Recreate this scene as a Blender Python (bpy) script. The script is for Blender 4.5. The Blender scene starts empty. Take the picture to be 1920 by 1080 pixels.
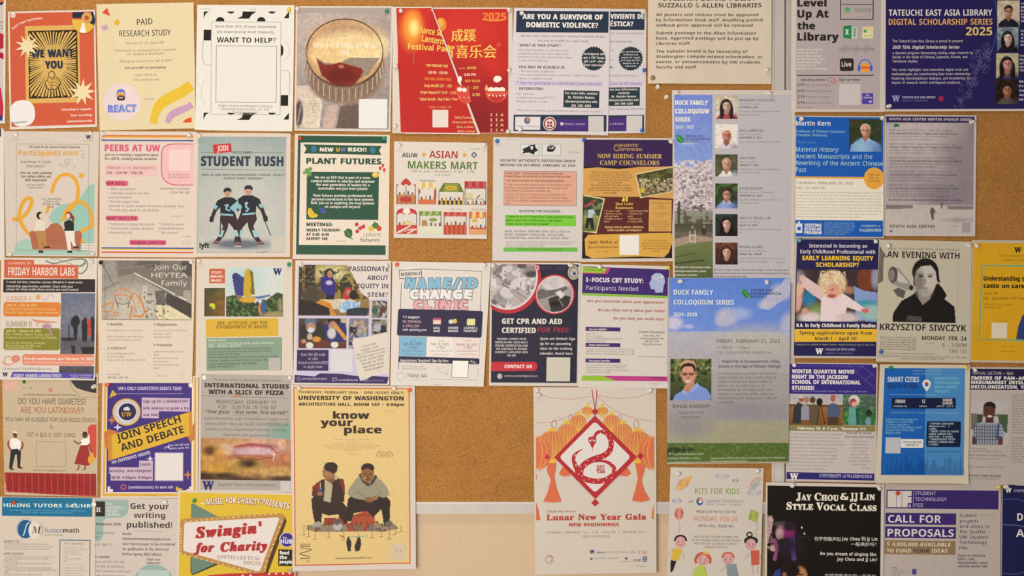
import bpy, os, math, random
import numpy as np
from mathutils.geometry import tessellate_polygon
from mathutils import Vector

sc = bpy.context.scene
COL = sc.collection
S = 0.00121          # metres of board per unit of the layout grid below
D = 3.3              # how far the camera stands from the board
ZC = 1.5             # height of the view centre above the floor

# ------------------------------------------------------------ camera, world, lights
cam_d = bpy.data.cameras.new('camera'); cam = bpy.data.objects.new('camera', cam_d); COL.objects.link(cam)
cam.location = (0, -D, ZC); cam.rotation_euler = (math.pi / 2, 0, 0)
cam_d.sensor_width = 36; cam_d.lens = 36 * D / (1920 * S); cam_d.clip_start = 0.05
sc.camera = cam
world = bpy.data.worlds.new('world'); sc.world = world; world.use_nodes = True
world.node_tree.nodes['Background'].inputs[0].default_value = (1.0, 0.86, 0.75, 1)
world.node_tree.nodes['Background'].inputs[1].default_value = 0.22

def lamp(name, loc, target, size, power, col):
    d = bpy.data.lights.new(name, 'AREA'); d.shape = 'RECTANGLE'; d.size, d.size_y = size; d.energy = power; d.color = col
    o = bpy.data.objects.new(name, d); COL.objects.link(o); o.location = loc
    o.rotation_euler = (Vector(target) - Vector(loc)).to_track_quat('-Z', 'Y').to_euler()
    return o
# a broad unseen light is added in front, left of centre; a smaller one hangs close to the board
lamp('front_fill', (-0.72, -2.85, 1.15), (-0.65, 0, 1.15), (1.5, 0.9), 71, (1.0, 0.865, 0.735))
lamp('ceiling_light', (-0.6, -1.1, 2.9), (-0.5, 0, 1.5), (1.8, 0.3), 11, (1.0, 0.84, 0.66))
vs = sc.view_settings; vs.view_transform = 'Standard'; vs.look = 'None'; vs.gamma = 1; vs.use_curve_mapping = False; vs.exposure = 0.0

# ------------------------------------------------------------ materials
def nodes_mat(name):
    m = bpy.data.materials.new(name); m.use_nodes = True
    return m, m.node_tree, m.node_tree.nodes['Principled BSDF']
def noise(nt, scale, detail=4, rough=.6, vec=None):
    n = nt.nodes.new('ShaderNodeTexNoise'); n.inputs['Scale'].default_value = scale; n.inputs['Detail'].default_value = detail
    n.inputs['Roughness'].default_value = rough
    if vec: nt.links.new(vec, n.inputs['Vector'])
    return n
def objco(nt):
    g = nt.nodes.new('ShaderNodeTexCoord'); return g.outputs['Object']
def ramp(nt, fac, stops):
    r = nt.nodes.new('ShaderNodeValToRGB'); nt.links.new(fac, r.inputs[0]); e = r.color_ramp.elements
    while len(e) < len(stops): e.new(.5)
    for k, (p, c) in enumerate(stops): e[k].position = p; e[k].color = (*c, 1)
    return r.outputs[0]
def bump(nt, h, strength, dist, bs):
    b = nt.nodes.new('ShaderNodeBump'); b.inputs['Strength'].default_value = strength; b.inputs['Distance'].default_value = dist
    nt.links.new(h, b.inputs['Height']); nt.links.new(b.outputs[0], bs.inputs['Normal'])
def ink_material(name, rough):
    m, nt, bs = nodes_mat(name)
    a = nt.nodes.new('ShaderNodeAttribute'); a.attribute_name = 'ink'
    mx = nt.nodes.new('ShaderNodeMix'); mx.data_type = 'RGBA'; mx.blend_type = 'MULTIPLY'; mx.inputs[0].default_value = 1
    n = noise(nt, 420, 3, .7, objco(nt))
    c = ramp(nt, n.outputs[0], [(.2, (.86, .86, .86)), (.8, (1.1, 1.1, 1.1))])
    nt.links.new(a.outputs['Color'], mx.inputs[6]); nt.links.new(c, mx.inputs[7])
    nt.links.new(mx.outputs[2], bs.inputs['Base Color'])
    bs.inputs['Roughness'].default_value = rough; bs.inputs['Specular IOR Level'].default_value = .18
    return m
M_INK = ink_material('printed_ink', .5)
M_PAPER = ink_material('paper', .6)

def cork_material():
    m, nt, bs = nodes_mat('cork'); v = objco(nt)
    v1 = nt.nodes.new('ShaderNodeTexVoronoi'); v1.inputs['Scale'].default_value = 800; nt.links.new(v, v1.inputs['Vector'])
    g1 = ramp(nt, v1.outputs['Color'], [(0, (.32, .14, .027)), (.45, (.43, .198, .044)), (1, (.55, .29, .08))])
    n2 = noise(nt, 480, 4, .75, v); g2 = ramp(nt, n2.outputs[0], [(.36, (.42, .36, .3)), (.5, (1, 1, 1)), (.75, (1.25, 1.25, 1.2))])
    mx = nt.nodes.new('ShaderNodeMix'); mx.data_type = 'RGBA'; mx.blend_type = 'MULTIPLY'; mx.inputs[0].default_value = .8
    nt.links.new(g1, mx.inputs[6]); nt.links.new(g2, mx.inputs[7])
    n3 = noise(nt, 9, 3, .6, v); g3 = ramp(nt, n3.outputs[0], [(.3, (.9, .9, .88)), (.7, (1.06, 1.06, 1.06))])
    my = nt.nodes.new('ShaderNodeMix'); my.data_type = 'RGBA'; my.blend_type = 'MULTIPLY'; my.inputs[0].default_value = 1
    nt.links.new(mx.outputs[2], my.inputs[6]); nt.links.new(g3, my.inputs[7])
    nt.links.new(my.outputs[2], bs.inputs['Base Color'])
    bs.inputs['Roughness'].default_value = .85; bump(nt, n2.outputs[0], .5, .0008, bs)
    return m
M_CORK = cork_material()
def plain(name, col, rough, metal=0., trans=0., nscale=60, namp=.08, bmp=.1, bd=.0004, alpha=None):
    m, nt, bs = nodes_mat(name); n = noise(nt, nscale, 4, .6, objco(nt))
    c = ramp(nt, n.outputs[0], [(.3, tuple(x * (1 - namp) for x in col)), (.7, tuple(min(1, x * (1 + namp)) for x in col))])
    nt.links.new(c, bs.inputs['Base Color'])
    bs.inputs['Roughness'].default_value = rough; bs.inputs['Metallic'].default_value = metal
    bs.inputs['Transmission Weight'].default_value = trans
    if bmp: bump(nt, n.outputs[0], bmp, bd, bs)
    return m
M_WALL = plain('painted_wall', (.66, .53, .38), .8, nscale=240, namp=.05, bmp=.5, bd=.001)
M_ALU = plain('brushed_aluminium', (.56, .55, .56), .5, metal=.2, nscale=30, namp=.05)
M_STEEL = plain('pin_steel', (.6, .6, .6), .3, metal=1, bmp=0)
PINCOL = dict(clear=(.95, .94, .92), white=(.85, .83, .78), blue=(.03, .16, .62), green=(.01, .40, .16), red=(.75, .07, .02),
              orange=(.85, .16, .06), yellow=(.85, .68, .05), teal=(.12, .55, .55), black=(.02, .02, .02), brass=(.30, .2, .10), lime=(.2, .75, .12))
M_PIN = {k: plain(k + '_plastic', c, .18, trans=.22 if k == 'clear' else .15 if k in ('green', 'red', 'teal') else 0., bmp=0, namp=.03) for k, c in PINCOL.items()}

# ------------------------------------------------------------ objects
def tag(o, label=None, cat=None, group=None, kind=None):
    if label: o['label'] = label
    if cat: o['category'] = cat
    if group: o['group'] = group
    if kind: o['kind'] = kind
def raw_mesh(name, v, f, mat, parent=None, ink=None, smooth=True, loc=None):
    """v: Nx3 array, f: Mx3 or Mx4 int array (or list of lists)"""
    me = bpy.data.meshes.new(name)
    if isinstance(f, np.ndarray):
        k = f.shape[1]; me.vertices.add(len(v)); me.vertices.foreach_set('co', np.asarray(v, 'f').ravel())
        me.loops.add(f.size); me.loops.foreach_set('vertex_index', f.astype('i').ravel())
        me.polygons.add(len(f)); me.polygons.foreach_set('loop_start', np.arange(0, f.size, k, dtype='i'))
        me.update(calc_edges=True)
    else:
        me.from_pydata([tuple(map(float, a)) for a in v], [], f); me.update()
    if smooth: me.polygons.foreach_set('use_smooth', np.ones(len(me.polygons), bool))
    if ink is not None:
        a = me.attributes.new('ink', 'FLOAT_COLOR', 'POINT'); c = np.ones((len(v), 4), 'f'); c[:, :3] = ink
        a.data.foreach_set('color', c.ravel())
    me.materials.append(mat)
    o = bpy.data.objects.new(name, me); COL.objects.link(o)
    if parent: o.parent = parent
    if loc is not None: o.location = loc
    return o
def empty(name, loc):
    o = bpy.data.objects.new(name, None); COL.objects.link(o); o.location = loc; o.empty_display_size = .02
    return o
def wx(px): return (px - 960) * S
def wz(py): return (540 - py) * S + ZC

# ------------------------------------------------------------ glyphs
FD = os.path.join(bpy.utils.resource_path('LOCAL'), 'datafiles', 'fonts')
def ldf(n):
    try: return bpy.data.fonts.load(os.path.join(FD, n))
    except Exception: return bpy.data.fonts[0] if len(bpy.data.fonts) else None
FT = {'inter': ldf('Inter.woff2'), 'math': ldf('NotoSansMath-Regular.woff2'), 'cjk': ldf('Noto Sans CJK Regular.woff2'),
      'emo': ldf('NotoEmoji-VariableFont_wght.woff2'), 'mono': ldf('DejaVuSansMono.woff2')}
def mathmap(up, lo, dg):
    def f(c):
        if 'A' <= c <= 'Z': return chr(up + ord(c) - 65)
        if 'a' <= c <= 'z': return chr(lo + ord(c) - 97)
        if '0' <= c <= '9' and dg: return chr(dg + ord(c) - 48)
        return c
    return f
SB = mathmap(0x1D5D4, 0x1D5EE, 0x1D7EC); SR = mathmap(0x1D5A0, 0x1D5BA, 0x1D7E2); SER = mathmap(0x1D400, 0x1D41A, 0x1D7CE)
# key: font, emboldening (of an em), slant, character map, tracking
STY = {'r': ('math', 0, 0, SR, .01), 'n': ('math', 0, 0, SR, -.02), 'b': ('math', 0, 0, SB, -.005), 'k': ('math', .022, 0, SB, .015),
       'o': ('math', .016, 0, SR, .03), 'i': ('math', 0, .22, SB, .01), 'm': ('mono', .012, 0, None, 0), 'N': ('math', 0, 0, SB, -.02),
       's': ('math', 0, 0, SER, 0), 'S': ('math', .022, 0, SER, .03), 'I': ('math', 0, .22, SER, .0),
       'c': ('math', .034, 0, mathmap(0x1D468, 0x1D482, 0x1D7CE), .05), 'z': ('cjk', .014, 0, None, 0), 'e': ('emo', 0, 0, None, 0), 'C': ('cjk', 0, 0, None, 0)}
_tc = bpy.data.curves.new('type', 'FONT'); _to = bpy.data.objects.new('type', _tc); COL.objects.link(_to)
_gc = {}; _raw = {}; _adv = {}; PITCH = 4.
def _tess_lines(items, fkey, res):
    """one evaluation for many strings, one per line; returns a list of (verts, tris)"""
    _tc.font = FT[fkey]; _tc.resolution_u = res; _tc.space_line = PITCH; _tc.body = '\n'.join(items)
    dg = bpy.context.evaluated_depsgraph_get(); ev = _to.evaluated_get(dg); me = ev.to_mesh(); me.calc_loop_triangles()
    v = np.empty(len(me.vertices) * 3, 'f'); me.vertices.foreach_get('co', v); v = v.reshape(-1, 3)[:, :2].astype(float)
    t = np.empty(len(me.loop_triangles) * 3, 'i'); me.loop_triangles.foreach_get('vertices', t); t = t.reshape(-1, 3); ev.to_mesh_clear()
    row = np.round((-v[:, 1] + .3) / PITCH).astype(int); tr = row[t[:, 0]]; out = []
    for k in range(len(items)):
        tt = t[tr == k]; u = np.unique(tt); mp = np.zeros(len(v) + 1, int); mp[u] = np.arange(len(u))
        out.append((v[u] + [0, k * PITCH], mp[tt] if len(tt) else np.zeros((0, 3), int)))
    return out
def warm(fkey, chars, res):
    need = [c for c in dict.fromkeys(chars) if (c, fkey, res) not in _raw and c != ' ']
    if need:
        for c, g in zip(need, _tess_lines(need, fkey, res)): _raw[(c, fkey, res)] = g
    need = [c for c in dict.fromkeys(chars) if (c, fkey) not in _adv and c != ' ']
    if need:
        g = _tess_lines([c + '|' for c in need] + ['|', 'H'], fkey, 1); b = g[-2][0][:, 0].max()
        for c, (v, t) in zip(need, g): _adv[(c, fkey)] = v[:, 0].max() - b
        _adv[('cap', fkey)] = g[-1][0][:, 1].max()
PUN = '!"#$%()*+,-./:;<=>?@[]_\'~' ; ASC = ''.join(chr(k) for k in range(33, 127))
def _load(sty, res, ch):
    fkey, em, sh, mp, tr = STY[sty]
    if (sty, res) not in _gc:
        _gc[(sty, res)] = 1
        if fkey == 'math': warm('math', [mp(c) for c in ASC if mp(c) != c] + ['H'], res); warm('inter', PUN, res); warm('mono', '&', res)
        elif fkey == 'mono': warm(fkey, ASC, res)
    c = mp(ch) if mp else ch
    fk = fkey
    if fkey == 'math' and c == ch: fk = 'cjk' if ord(ch) > 0x2e80 else 'mono' if ch == '&' else 'inter'
    if (c, fk, res) not in _raw: warm(fk, XTRA.get(fk, '') + c, res)
    return c, fk
XTRA = {'cjk': '成蹊宵喜乐会十五号你梦想歌声如和一般美妙吗？福田'}
def glyph(ch, sty, res):
    k = (ch, sty, res)
    if k in _gc: return _gc[k]
    fkey, em, sh, mp, tr = STY[sty]
    if ch == ' ': _gc[k] = (np.zeros((0, 2)), np.zeros((0, 3), int), .24 + tr); return _gc[k]
    c, fk = _load(sty, res, ch); v, t = _raw[(c, fk, res)]; adv = _adv[(c, fk)] + tr
    if fk in ('inter', 'mono') and fkey == 'math':
        q = _adv[('cap', 'math')] / _adv[('cap', fk)]; v = v * q; adv *= q
    if sh and len(v): v = v.copy(); v[:, 0] += v[:, 1] * sh
    _gc[k] = (v, t, adv); return _gc[k]
CAP = {}
def capheight(sty):
    if sty not in CAP:
        r = {'z': '田', 'C': '田', 'e': '⭐'}.get(sty, 'H'); v = glyph(r, sty, 1)[0]; CAP[sty] = v[:, 1].max() - max(0, v[:, 1].min()) if len(v) else .7
    return CAP[sty]
def line_geo(txt, sty, res, track=0):
    x = 0; V = []; T = []; n = 0
    for ch in txt:
        v, t, a = glyph(ch, sty, res)
        if len(v):
            V.append(v + [x, 0]); T.append(t + n); n += len(v)
        x += a + track
    if not V: return np.zeros((0, 2)), np.zeros((0, 3), int), 0, max(x, .1)
    V = np.vstack(V); return V, np.vstack(T), V[:, 0].min(), V[:, 0].max()

# ------------------------------------------------------------ posters
def lin(h):
    if not isinstance(h, str): return np.array(h, float)
    c = np.array([int(h[i:i + 2], 16) for i in (0, 2, 4)]) / 255.
    return np.where(c <= .04045, c / 12.92, ((c + .055) / 1.055) ** 2.4)
POSTERS = []
class Poster: pass
P = None
LS = 0.00005
def light_white(x, y):                       # the paper white this print was judged against (see the lamps)
    t = min(max((x - 900) / 950, 0), 1)
    return lin('e8dccf') * (1 - t) + lin('c4b7ab') * t
def poster(name, q, label, short, lvl=0, paper='f4efe8', seen=None, cat='flyer', wave=.0009, curl=(), crease=0, seed=None, straight=False, cols=18, rows=24, group='flyers on the bulletin boards'):
    """q: corners tl, tr, br, bl on the layout grid. curl: (corner index, metres, reach 0..1)"""
    global P
    P = Poster(); P.q = np.array(q, float); P.lvl = lvl; P.base = .0012 + .0024 * lvl; P.name = name; P.short = short
    c = P.q.mean(0); P.c = c; P.seen = lin(seen) if seen else light_white(*c)
    P.straight = straight; P.parts = {}; P.part = 'lettering'; P.prims = []; P.cols_ = []
    r = random.Random(seed if seed is not None else name + str(q)); ph = [r.uniform(0, 6.28) for _ in range(6)]; fx = [r.uniform(.5, 1.6) for _ in range(6)]
    u, v = np.meshgrid(np.linspace(0, 1, cols + 1), np.linspace(0, 1, rows + 1))
    z = sum(np.sin(fx[k] * 6.28 * (u * math.cos(k * 1.1) + v * math.sin(k * 1.1)) + ph[k]) for k in range(4)) / 4
    edge = np.minimum(1, 4 * np.sqrt(((u - .5) ** 2 + (v - .04) ** 2)) * 1.0)
    z = (z + 1) * .5 * wave * 2 * (0.35 + .65 * np.clip(v * 2, 0, 1))
    z = z * 1.25
    for _ in range(7 if crease else 0):
        a = r.uniform(0, 3.14); cx, cy = r.random(), r.random(); dd = np.abs((u - cx) * math.cos(a) + (v - cy) * math.sin(a)); al = np.abs(-(u - cx) * math.sin(a) + (v - cy) * math.cos(a))
        z = z + crease * r.choice((-.5, 1)) * np.exp(-(dd / .11) ** 2) * np.exp(-(al / .4) ** 2)
    if crease: z = z - min(0, z.min())
    cu = [(0, 0), (1, 0), (1, 1), (0, 1)]
    for (k, amt, reach) in curl:
        d = np.hypot((u - cu[k][0]), (v - cu[k][1]) * 1.25); z = z + amt * np.clip(1 - d / reach, 0, 1) ** 2
    P.Z = P.base + z; P.cols, P.rows = cols, rows
    P.ctr = c; P.f = (D - P.base) / D
    P.root = empty(name, (wx(c[0]) * P.f, -P.base, (wz(c[1]) - ZC) * P.f + ZC))
    tag(P.root, label, cat, group)
    U = u.ravel(); Vv = v.ravel(); q = P.q
    pts = ((1 - U) * (1 - Vv))[:, None] * q[0] + (U * (1 - Vv))[:, None] * q[1] + (U * Vv)[:, None] * q[2] + ((1 - U) * Vv)[:, None] * q[3]
    front = world3(pts, P.Z.ravel()); back = world3(pts, P.Z.ravel() - .00025)
    nx, ny = cols + 1, rows + 1; idx = np.arange(nx * ny).reshape(ny, nx)
    f = np.stack([idx[:-1, :-1], idx[1:, :-1], idx[1:, 1:], idx[:-1, 1:]], -1).reshape(-1, 4)
    N = nx * ny; fb = f[:, ::-1] + N
    ring = np.concatenate([idx[0, :-1], idx[:-1, -1], idx[-1, :0:-1], idx[:0:-1, 0]]); nr = np.roll(ring, -1)
    m = len(ring); r0 = 2 * N + np.arange(m); r1 = np.roll(r0, -1); side = np.stack([r0, r1, r1 + m, r0 + m], -1)
    base = np.minimum(lin(paper) * (.79, .85, .91), .86)
    P.paper = base
    raw_mesh('paper_sheet', np.vstack([front, back, front[ring], back[ring]]), np.vstack([f, fb, side]), M_PAPER, P.root, ink=base)
    POSTERS.append(P)
    return P
def world3(pts, z):
    """layout grid + height over the cork -> metres relative to the poster's base"""
    X = wx(pts[:, 0]) * P.f - P.root.location.x if hasattr(P, 'root') else wx(pts[:, 0]) * P.f
    Zz = (wz(pts[:, 1]) - ZC) * P.f + ZC - (P.root.location.z if hasattr(P, 'root') else 0)
    return np.stack([X, P.base - z, Zz], -1)
def zsample(P, pts):
    q = P.q; o = (q[0] + q[3]) / 2; 
    w = ((q[1] + q[2]) / 2 - o); hh = (q[3] + q[2]) / 2 - (q[0] + q[1]) / 2
    # Newton-free bilinear inverse: two fixed point passes
    u = (pts[:, 0] - o[0]) / w[0]; v = (pts[:, 1] - (q[0][1] + q[1][1]) / 2) / hh[1]
    for _ in range(3):
        L = q[0][0] * (1 - v) + q[3][0] * v; R_ = q[1][0] * (1 - v) + q[2][0] * v; u = (pts[:, 0] - L) / (R_ - L)
        T_ = q[0][1] * (1 - u) + q[1][1] * u; B_ = q[3][1] * (1 - u) + q[2][1] * u; v = (pts[:, 1] - T_) / (B_ - T_)
    inside = (u > -.01) & (u < 1.01) & (v > -.01) & (v < 1.01)
    u = np.clip(u, 0, .99999) * P.cols; v = np.clip(v, 0, .99999) * P.rows
    i = u.astype(int); j = v.astype(int); a = u - i; b = v - j; Z = P.Z
    return Z[j, i] * (1 - a) * (1 - b) + Z[j, i + 1] * a * (1 - b) + Z[j + 1, i] * (1 - a) * b + Z[j + 1, i + 1] * a * b, inside
def jac(c):
    if P.straight: return np.eye(2)
    q = P.q; v = (c[1] - q[0][1]) / (q[3][1] - q[0][1]); u = (c[0] - q[0][0]) / (q[1][0] - q[0][0])
    u = min(max(u, 0), 1); v = min(max(v, 0), 1)
    top = (q[1] - q[0]) / (q[1][0] - q[0][0]); bot = (q[2] - q[3]) / (q[2][0] - q[3][0])
    lf = (q[3] - q[0]) / (q[3][1] - q[0][1]); rt = (q[2] - q[1]) / (q[2][1] - q[1][1])
    a = top * (1 - v) + bot * v; b = lf * (1 - u) + rt * u
    return np.array([[1, b[0]], [a[1], 1]])
def subdiv(v, t, col, lim):
    for _ in range(6):
        e = np.concatenate([v[t[:, 0]] - v[t[:, 1]], v[t[:, 1]] - v[t[:, 2]], v[t[:, 2]] - v[t[:, 0]]])
        if not len(e) or np.abs(e).max() < lim: break
        n = len(t); ed = np.sort(np.concatenate([t[:, [0, 1]], t[:, [1, 2]], t[:, [2, 0]]]), 1)
        ue, inv = np.unique(ed, axis=0, return_inverse=True); inv = inv.ravel()
        m = (v[ue[:, 0]] + v[ue[:, 1]]) / 2; k = len(v); a, b, c = inv[:n] + k, inv[n:2 * n] + k, inv[2 * n:] + k
        if col.ndim == 2: col = np.vstack([col, (col[ue[:, 0]] + col[ue[:, 1]]) / 2])
        v = np.vstack([v, m])
        t = np.vstack([np.stack([t[:, 0], a, c], 1), np.stack([a, t[:, 1], b], 1), np.stack([c, b, t[:, 2]], 1), np.stack([a, b, c], 1)])
    return v, t, col
def alb(col):
    if isinstance(col, str) and col == 'paper': return P.paper
    return np.clip((lin(col) / P.seen) ** 1.05 * .78, .003, .92)
def put(v, t, col, c=None, rot=0, lim=11, force=None):
    """v in layout units; c is the pivot about which the sheet's own tilt (and rot degrees) is applied"""
    if not len(v): return
    if c is None: c = (v.min(0) + v.max(0)) / 2
    c = np.array(c, float); col = alb(col) if isinstance(col, str) else col
    d = v - c
    if rot:
        a = math.radians(rot); d = d @ np.array([[math.cos(a), -math.sin(a)], [math.sin(a), math.cos(a)]])
    v = c + d @ jac(c).T
    v, t, col = subdiv(v, t, col, lim)
    lo, hi = v.min(0) - .3, v.max(0) + .3; lay = 1
    for (l2, h2, k) in P.prims:
        if lo[0] < h2[0] and hi[0] > l2[0] and lo[1] < h2[1] and hi[1] > l2[1]: lay = max(lay, k + 1)
    if force: lay = force
    else: P.prims.append((lo, hi, lay)); P.cols_.append((lo, hi, lay, col if col.ndim == 1 else col.mean(0)))
    z, _ = zsample(P, v)
    # keep the winding facing the room
    a, b, cc = v[t[:, 0]], v[t[:, 1]], v[t[:, 2]]
    ar = (b[:, 0] - a[:, 0]) * (cc[:, 1] - a[:, 1]) - (b[:, 1] - a[:, 1]) * (cc[:, 0] - a[:, 0])
    t = np.where((ar > 0)[:, None], t[:, ::-1], t)
    t = t[np.abs(ar) > 1e-7]
    if not len(t): return
    w = world3(v, z + .00009 + LS * lay)
    if col.ndim == 1: col = np.tile(col, (len(v), 1))
    L = P.parts.setdefault(P.part, [[], [], [], 0, []]); L[0].append(w); L[1].append(t); L[2].append(col); L[4].append((lo, hi))
    return lay
TEXTY = ('body_text', 'lettering', 'caption', 'speaker_text')
def part(n): P.part = n
def done():
    """one mesh per part; pieces of a part that stand clear of one another become meshes of their own"""
    for n, (a, b, c, k, bb) in P.parts.items():
        if n in TEXTY: groups = [list(range(len(a)))]
        else:
            groups = []
            for i, (lo, hi) in enumerate(bb):
                hit = [g for g in groups if any(lo[0] < bb[j][1][0] and hi[0] > bb[j][0][0] and lo[1] < bb[j][1][1] and hi[1] > bb[j][0][1] for j in g)]
                m = [i] + [j for g in hit for j in g]; groups = [g for g in groups if g not in hit] + [m]
            if len(groups) > 60: groups = [list(range(len(a)))]
        for g in groups:
            g.sort(); off = 0; tt = []
            for j in g: tt.append(b[j] + off); off += len(a[j])
            o = raw_mesh(n, np.vstack([a[j] for j in g]), np.vstack(tt), M_INK, P.root, ink=np.vstack([c[j] for j in g]), smooth=True)
            if n in TEXTY: o['kind'] = 'stuff'
def ground(c):
    best = 0, P.paper
    for lo, hi, lay, col in P.cols_:
        if lay > best[0] and lo[0] < c[0] < hi[0] and lo[1] < c[1] < hi[1] and (hi[0] - lo[0]) * (hi[1] - lo[1]) > 150: best = lay, col
    return best[1]
# drawing calls, all in layout units
def T(x0, x1, y, h, txt, col='2a2622', f='b', al='c', dy=None, rot=0, tr=0):
    lines = txt.split('|'); dy = dy or h * 1.45; res = 1 if h < 7 else 2 if h < 16 else 3
    G = [line_geo(s, f, res, tr) for s in lines]; wmax = max(g[3] - g[2] for g in G); cap = capheight(f); gr = ground(np.array([(x0 + x1) / 2, y + (dy * (len(lines) - 1) + h) / 2])).sum()
    k = (x1 - x0) / wmax; ky = h / cap; mid = np.array([(x0 + x1) / 2, y + (dy * (len(lines) - 1) + h) / 2])
    for n, (v, t, a, b) in enumerate(G):
        if not len(v): continue
        kk = (x1 - x0) / (b - a) if al == 'j' else k; w = (b - a) * kk
        xs = x0 if al in 'lj' else x1 - w if al == 'r' else (x0 + x1 - w) / 2
        p = np.stack([xs + (v[:, 0] - a) * kk, y + n * dy + h - v[:, 1] * ky], 1)
        cc = alb(col)
        if h < 5.4:
            dk = gr > cc.sum(); cc = cc * (.5 if f in 'rn' else .72) if dk else np.minimum(cc * (1.35 if f in 'rn' else 1.15), .85)   # thin type needs stronger ink to read at all
        lay = put(p, t, cc, mid, rot, lim=16); em = STY[f][1]
        if em:
            for j, (ex, ey) in enumerate([(-em, -em * .6), (em, -em * .6), (-em, em * .6), (em, em * .6)] if em > .02 else [(em, 0)]):
                put(p + [ex * kk, -ey * ky], t, cc, mid, rot, lim=16, force=lay + .12 * (j + 1))
def poly(pts):
    t = tessellate_polygon([[Vector((a, b, 0)) for a, b in pts]]); return np.array(pts, float), np.array(t)
def G(pts, col, rot=0, c=None): v, t = poly(pts); put(v, t, col, c, rot)
def R(x0, y0, x1, y1, col, rot=0, rd=0):
    if rd:
        pts = []
        for cx, cy, a0 in ((x1 - rd, y0 + rd, -90), (x1 - rd, y1 - rd, 0), (x0 + rd, y1 - rd, 90), (x0 + rd, y0 + rd, 180)):
            for k in range(5): a = math.radians(a0 + 22.5 * k); pts.append((cx + rd * math.cos(a), cy + rd * math.sin(a)))
        return G(pts, col, rot)
    nx = max(1, int(abs(x1 - x0) / 9)); ny = max(1, int(abs(y1 - y0) / 9))
    u, w = np.meshgrid(np.linspace(x0, x1, nx + 1), np.linspace(y0, y1, ny + 1)); v = np.stack([u.ravel(), w.ravel()], 1)
    i = np.arange((nx + 1) * (ny + 1)).reshape(ny + 1, nx + 1); a, b, c_, d = i[:-1, :-1].ravel(), i[:-1, 1:].ravel(), i[1:, 1:].ravel(), i[1:, :-1].ravel()
    put(v, np.vstack([np.stack([a, b, c_], 1), np.stack([a, c_, d], 1)]), col, None, rot, lim=99)
def F(m, col, b=None):
    """a field that fills the whole sheet but for margins m = left, top, right, bottom (units), following its edges"""
    l, t_, r, b_ = m; q = P.q; nx, ny = P.cols, P.rows
    w = q[1][0] - q[0][0]; h = q[3][1] - q[0][1]
    U, V = np.meshgrid(np.linspace(l / w, 1 - r / w, nx + 1), np.linspace(t_ / h, 1 - b_ / h, ny + 1)); U = U.ravel(); V = V.ravel()
    pts = ((1 - U) * (1 - V))[:, None] * q[0] + (U * (1 - V))[:, None] * q[1] + (U * V)[:, None] * q[2] + ((1 - U) * V)[:, None] * q[3]
    i = np.arange((nx + 1) * (ny + 1)).reshape(ny + 1, nx + 1); a, bb, c_, d = i[:-1, :-1].ravel(), i[:-1, 1:].ravel(), i[1:, 1:].ravel(), i[1:, :-1].ravel()
    s = P.straight; P.straight = True
    put(pts, np.vstack([np.stack([a, bb, c_], 1), np.stack([a, c_, d], 1)]), col, None, 0, lim=99); P.straight = s
def E(cx, cy, rx, ry, col, rot=0, n=None, a0=0, a1=360):
    n = n or max(10, min(36, int(max(rx, ry) * 2))); full = a1 - a0 >= 360
    pts = [(cx + rx * math.cos(math.radians(a0 + (a1 - a0) * k / n)), cy + ry * math.sin(math.radians(a0 + (a1 - a0) * k / n))) for k in range(n + (0 if full else 1))]
    v = np.array([(cx, cy)] + pts); m = len(pts); t = np.array([(0, k + 1, (k + 1) % m + 1) for k in range(m if full else m - 1)])
    put(v, t, col, None, rot)
def O(cx, cy, rx, ry, w, col, a0=0, a1=360, rot=0):      # ring or arc
    n = max(12, int(max(rx, ry) * 1.6)); pts = [(cx + rx * math.cos(math.radians(a0 + (a1 - a0) * k / n)), cy + ry * math.sin(math.radians(a0 + (a1 - a0) * k / n))) for k in range(n + 1)]
    L(pts, w, col, rot)
def smooth(pts, n=5):                                      # Catmull-Rom through the points
    p = [np.array(a, float) for a in pts]; p = [2 * p[0] - p[1]] + p + [2 * p[-1] - p[-2]]; out = []
    for i in range(1, len(p) - 2):
        for k in range(n):
            t = k / n; out.append(.5 * ((2 * p[i]) + (p[i + 1] - p[i - 1]) * t + (2 * p[i - 1] - 5 * p[i] + 4 * p[i + 1] - p[i + 2]) * t * t + (3 * p[i] - p[i - 1] - 3 * p[i + 1] + p[i + 2]) * t ** 3))
    out.append(p[-2]); return out
def L(pts, w, col, rot=0, s=False):
    """stroke; w is one width or a list"""
    if s: 
        n0 = len(pts); pts = smooth(pts)
        if not np.isscalar(w): w = np.interp(np.linspace(0, 1, len(pts)), np.linspace(0, 1, n0), w)
    p = np.array(pts, float); d = np.gradient(p, axis=0); nrm = np.stack([-d[:, 1], d[:, 0]], 1); nrm /= np.maximum(np.hypot(*nrm.T), 1e-6)[:, None]
    ww = (np.ones(len(p)) * w)[:, None] / 2; v = np.vstack([p + nrm * ww, p - nrm * ww]); n = len(p); k = np.arange(n - 1)
    put(v, np.vstack([np.stack([k, k + 1, k + 1 + n], 1), np.stack([k, k + 1 + n, k + n], 1)]), col, None, rot)
def BX(x0, y0, x1, y1, w, col, rot=0):                     # outlined box
    o = [(x0, y0), (x1, y0), (x1, y1), (x0, y1)]; i = [(x0 + w, y0 + w), (x1 - w, y0 + w), (x1 - w, y1 - w), (x0 + w, y1 - w)]
    t = []
    for k in range(4): j = (k + 1) % 4; t += [(k, j, j + 4), (k, j + 4, k + 4)]
    put(np.array(o + i, float), np.array(t), col, None, rot)
def ST(cx, cy, r1, r2, n, col, rot=0):                     # star or burst
    G([(cx + (r1 if k % 2 == 0 else r2) * math.sin(math.pi * k / n + math.radians(rot)), cy - (r1 if k % 2 == 0 else r2) * math.cos(math.pi * k / n + math.radians(rot))) for k in range(2 * n)], col)
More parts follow.
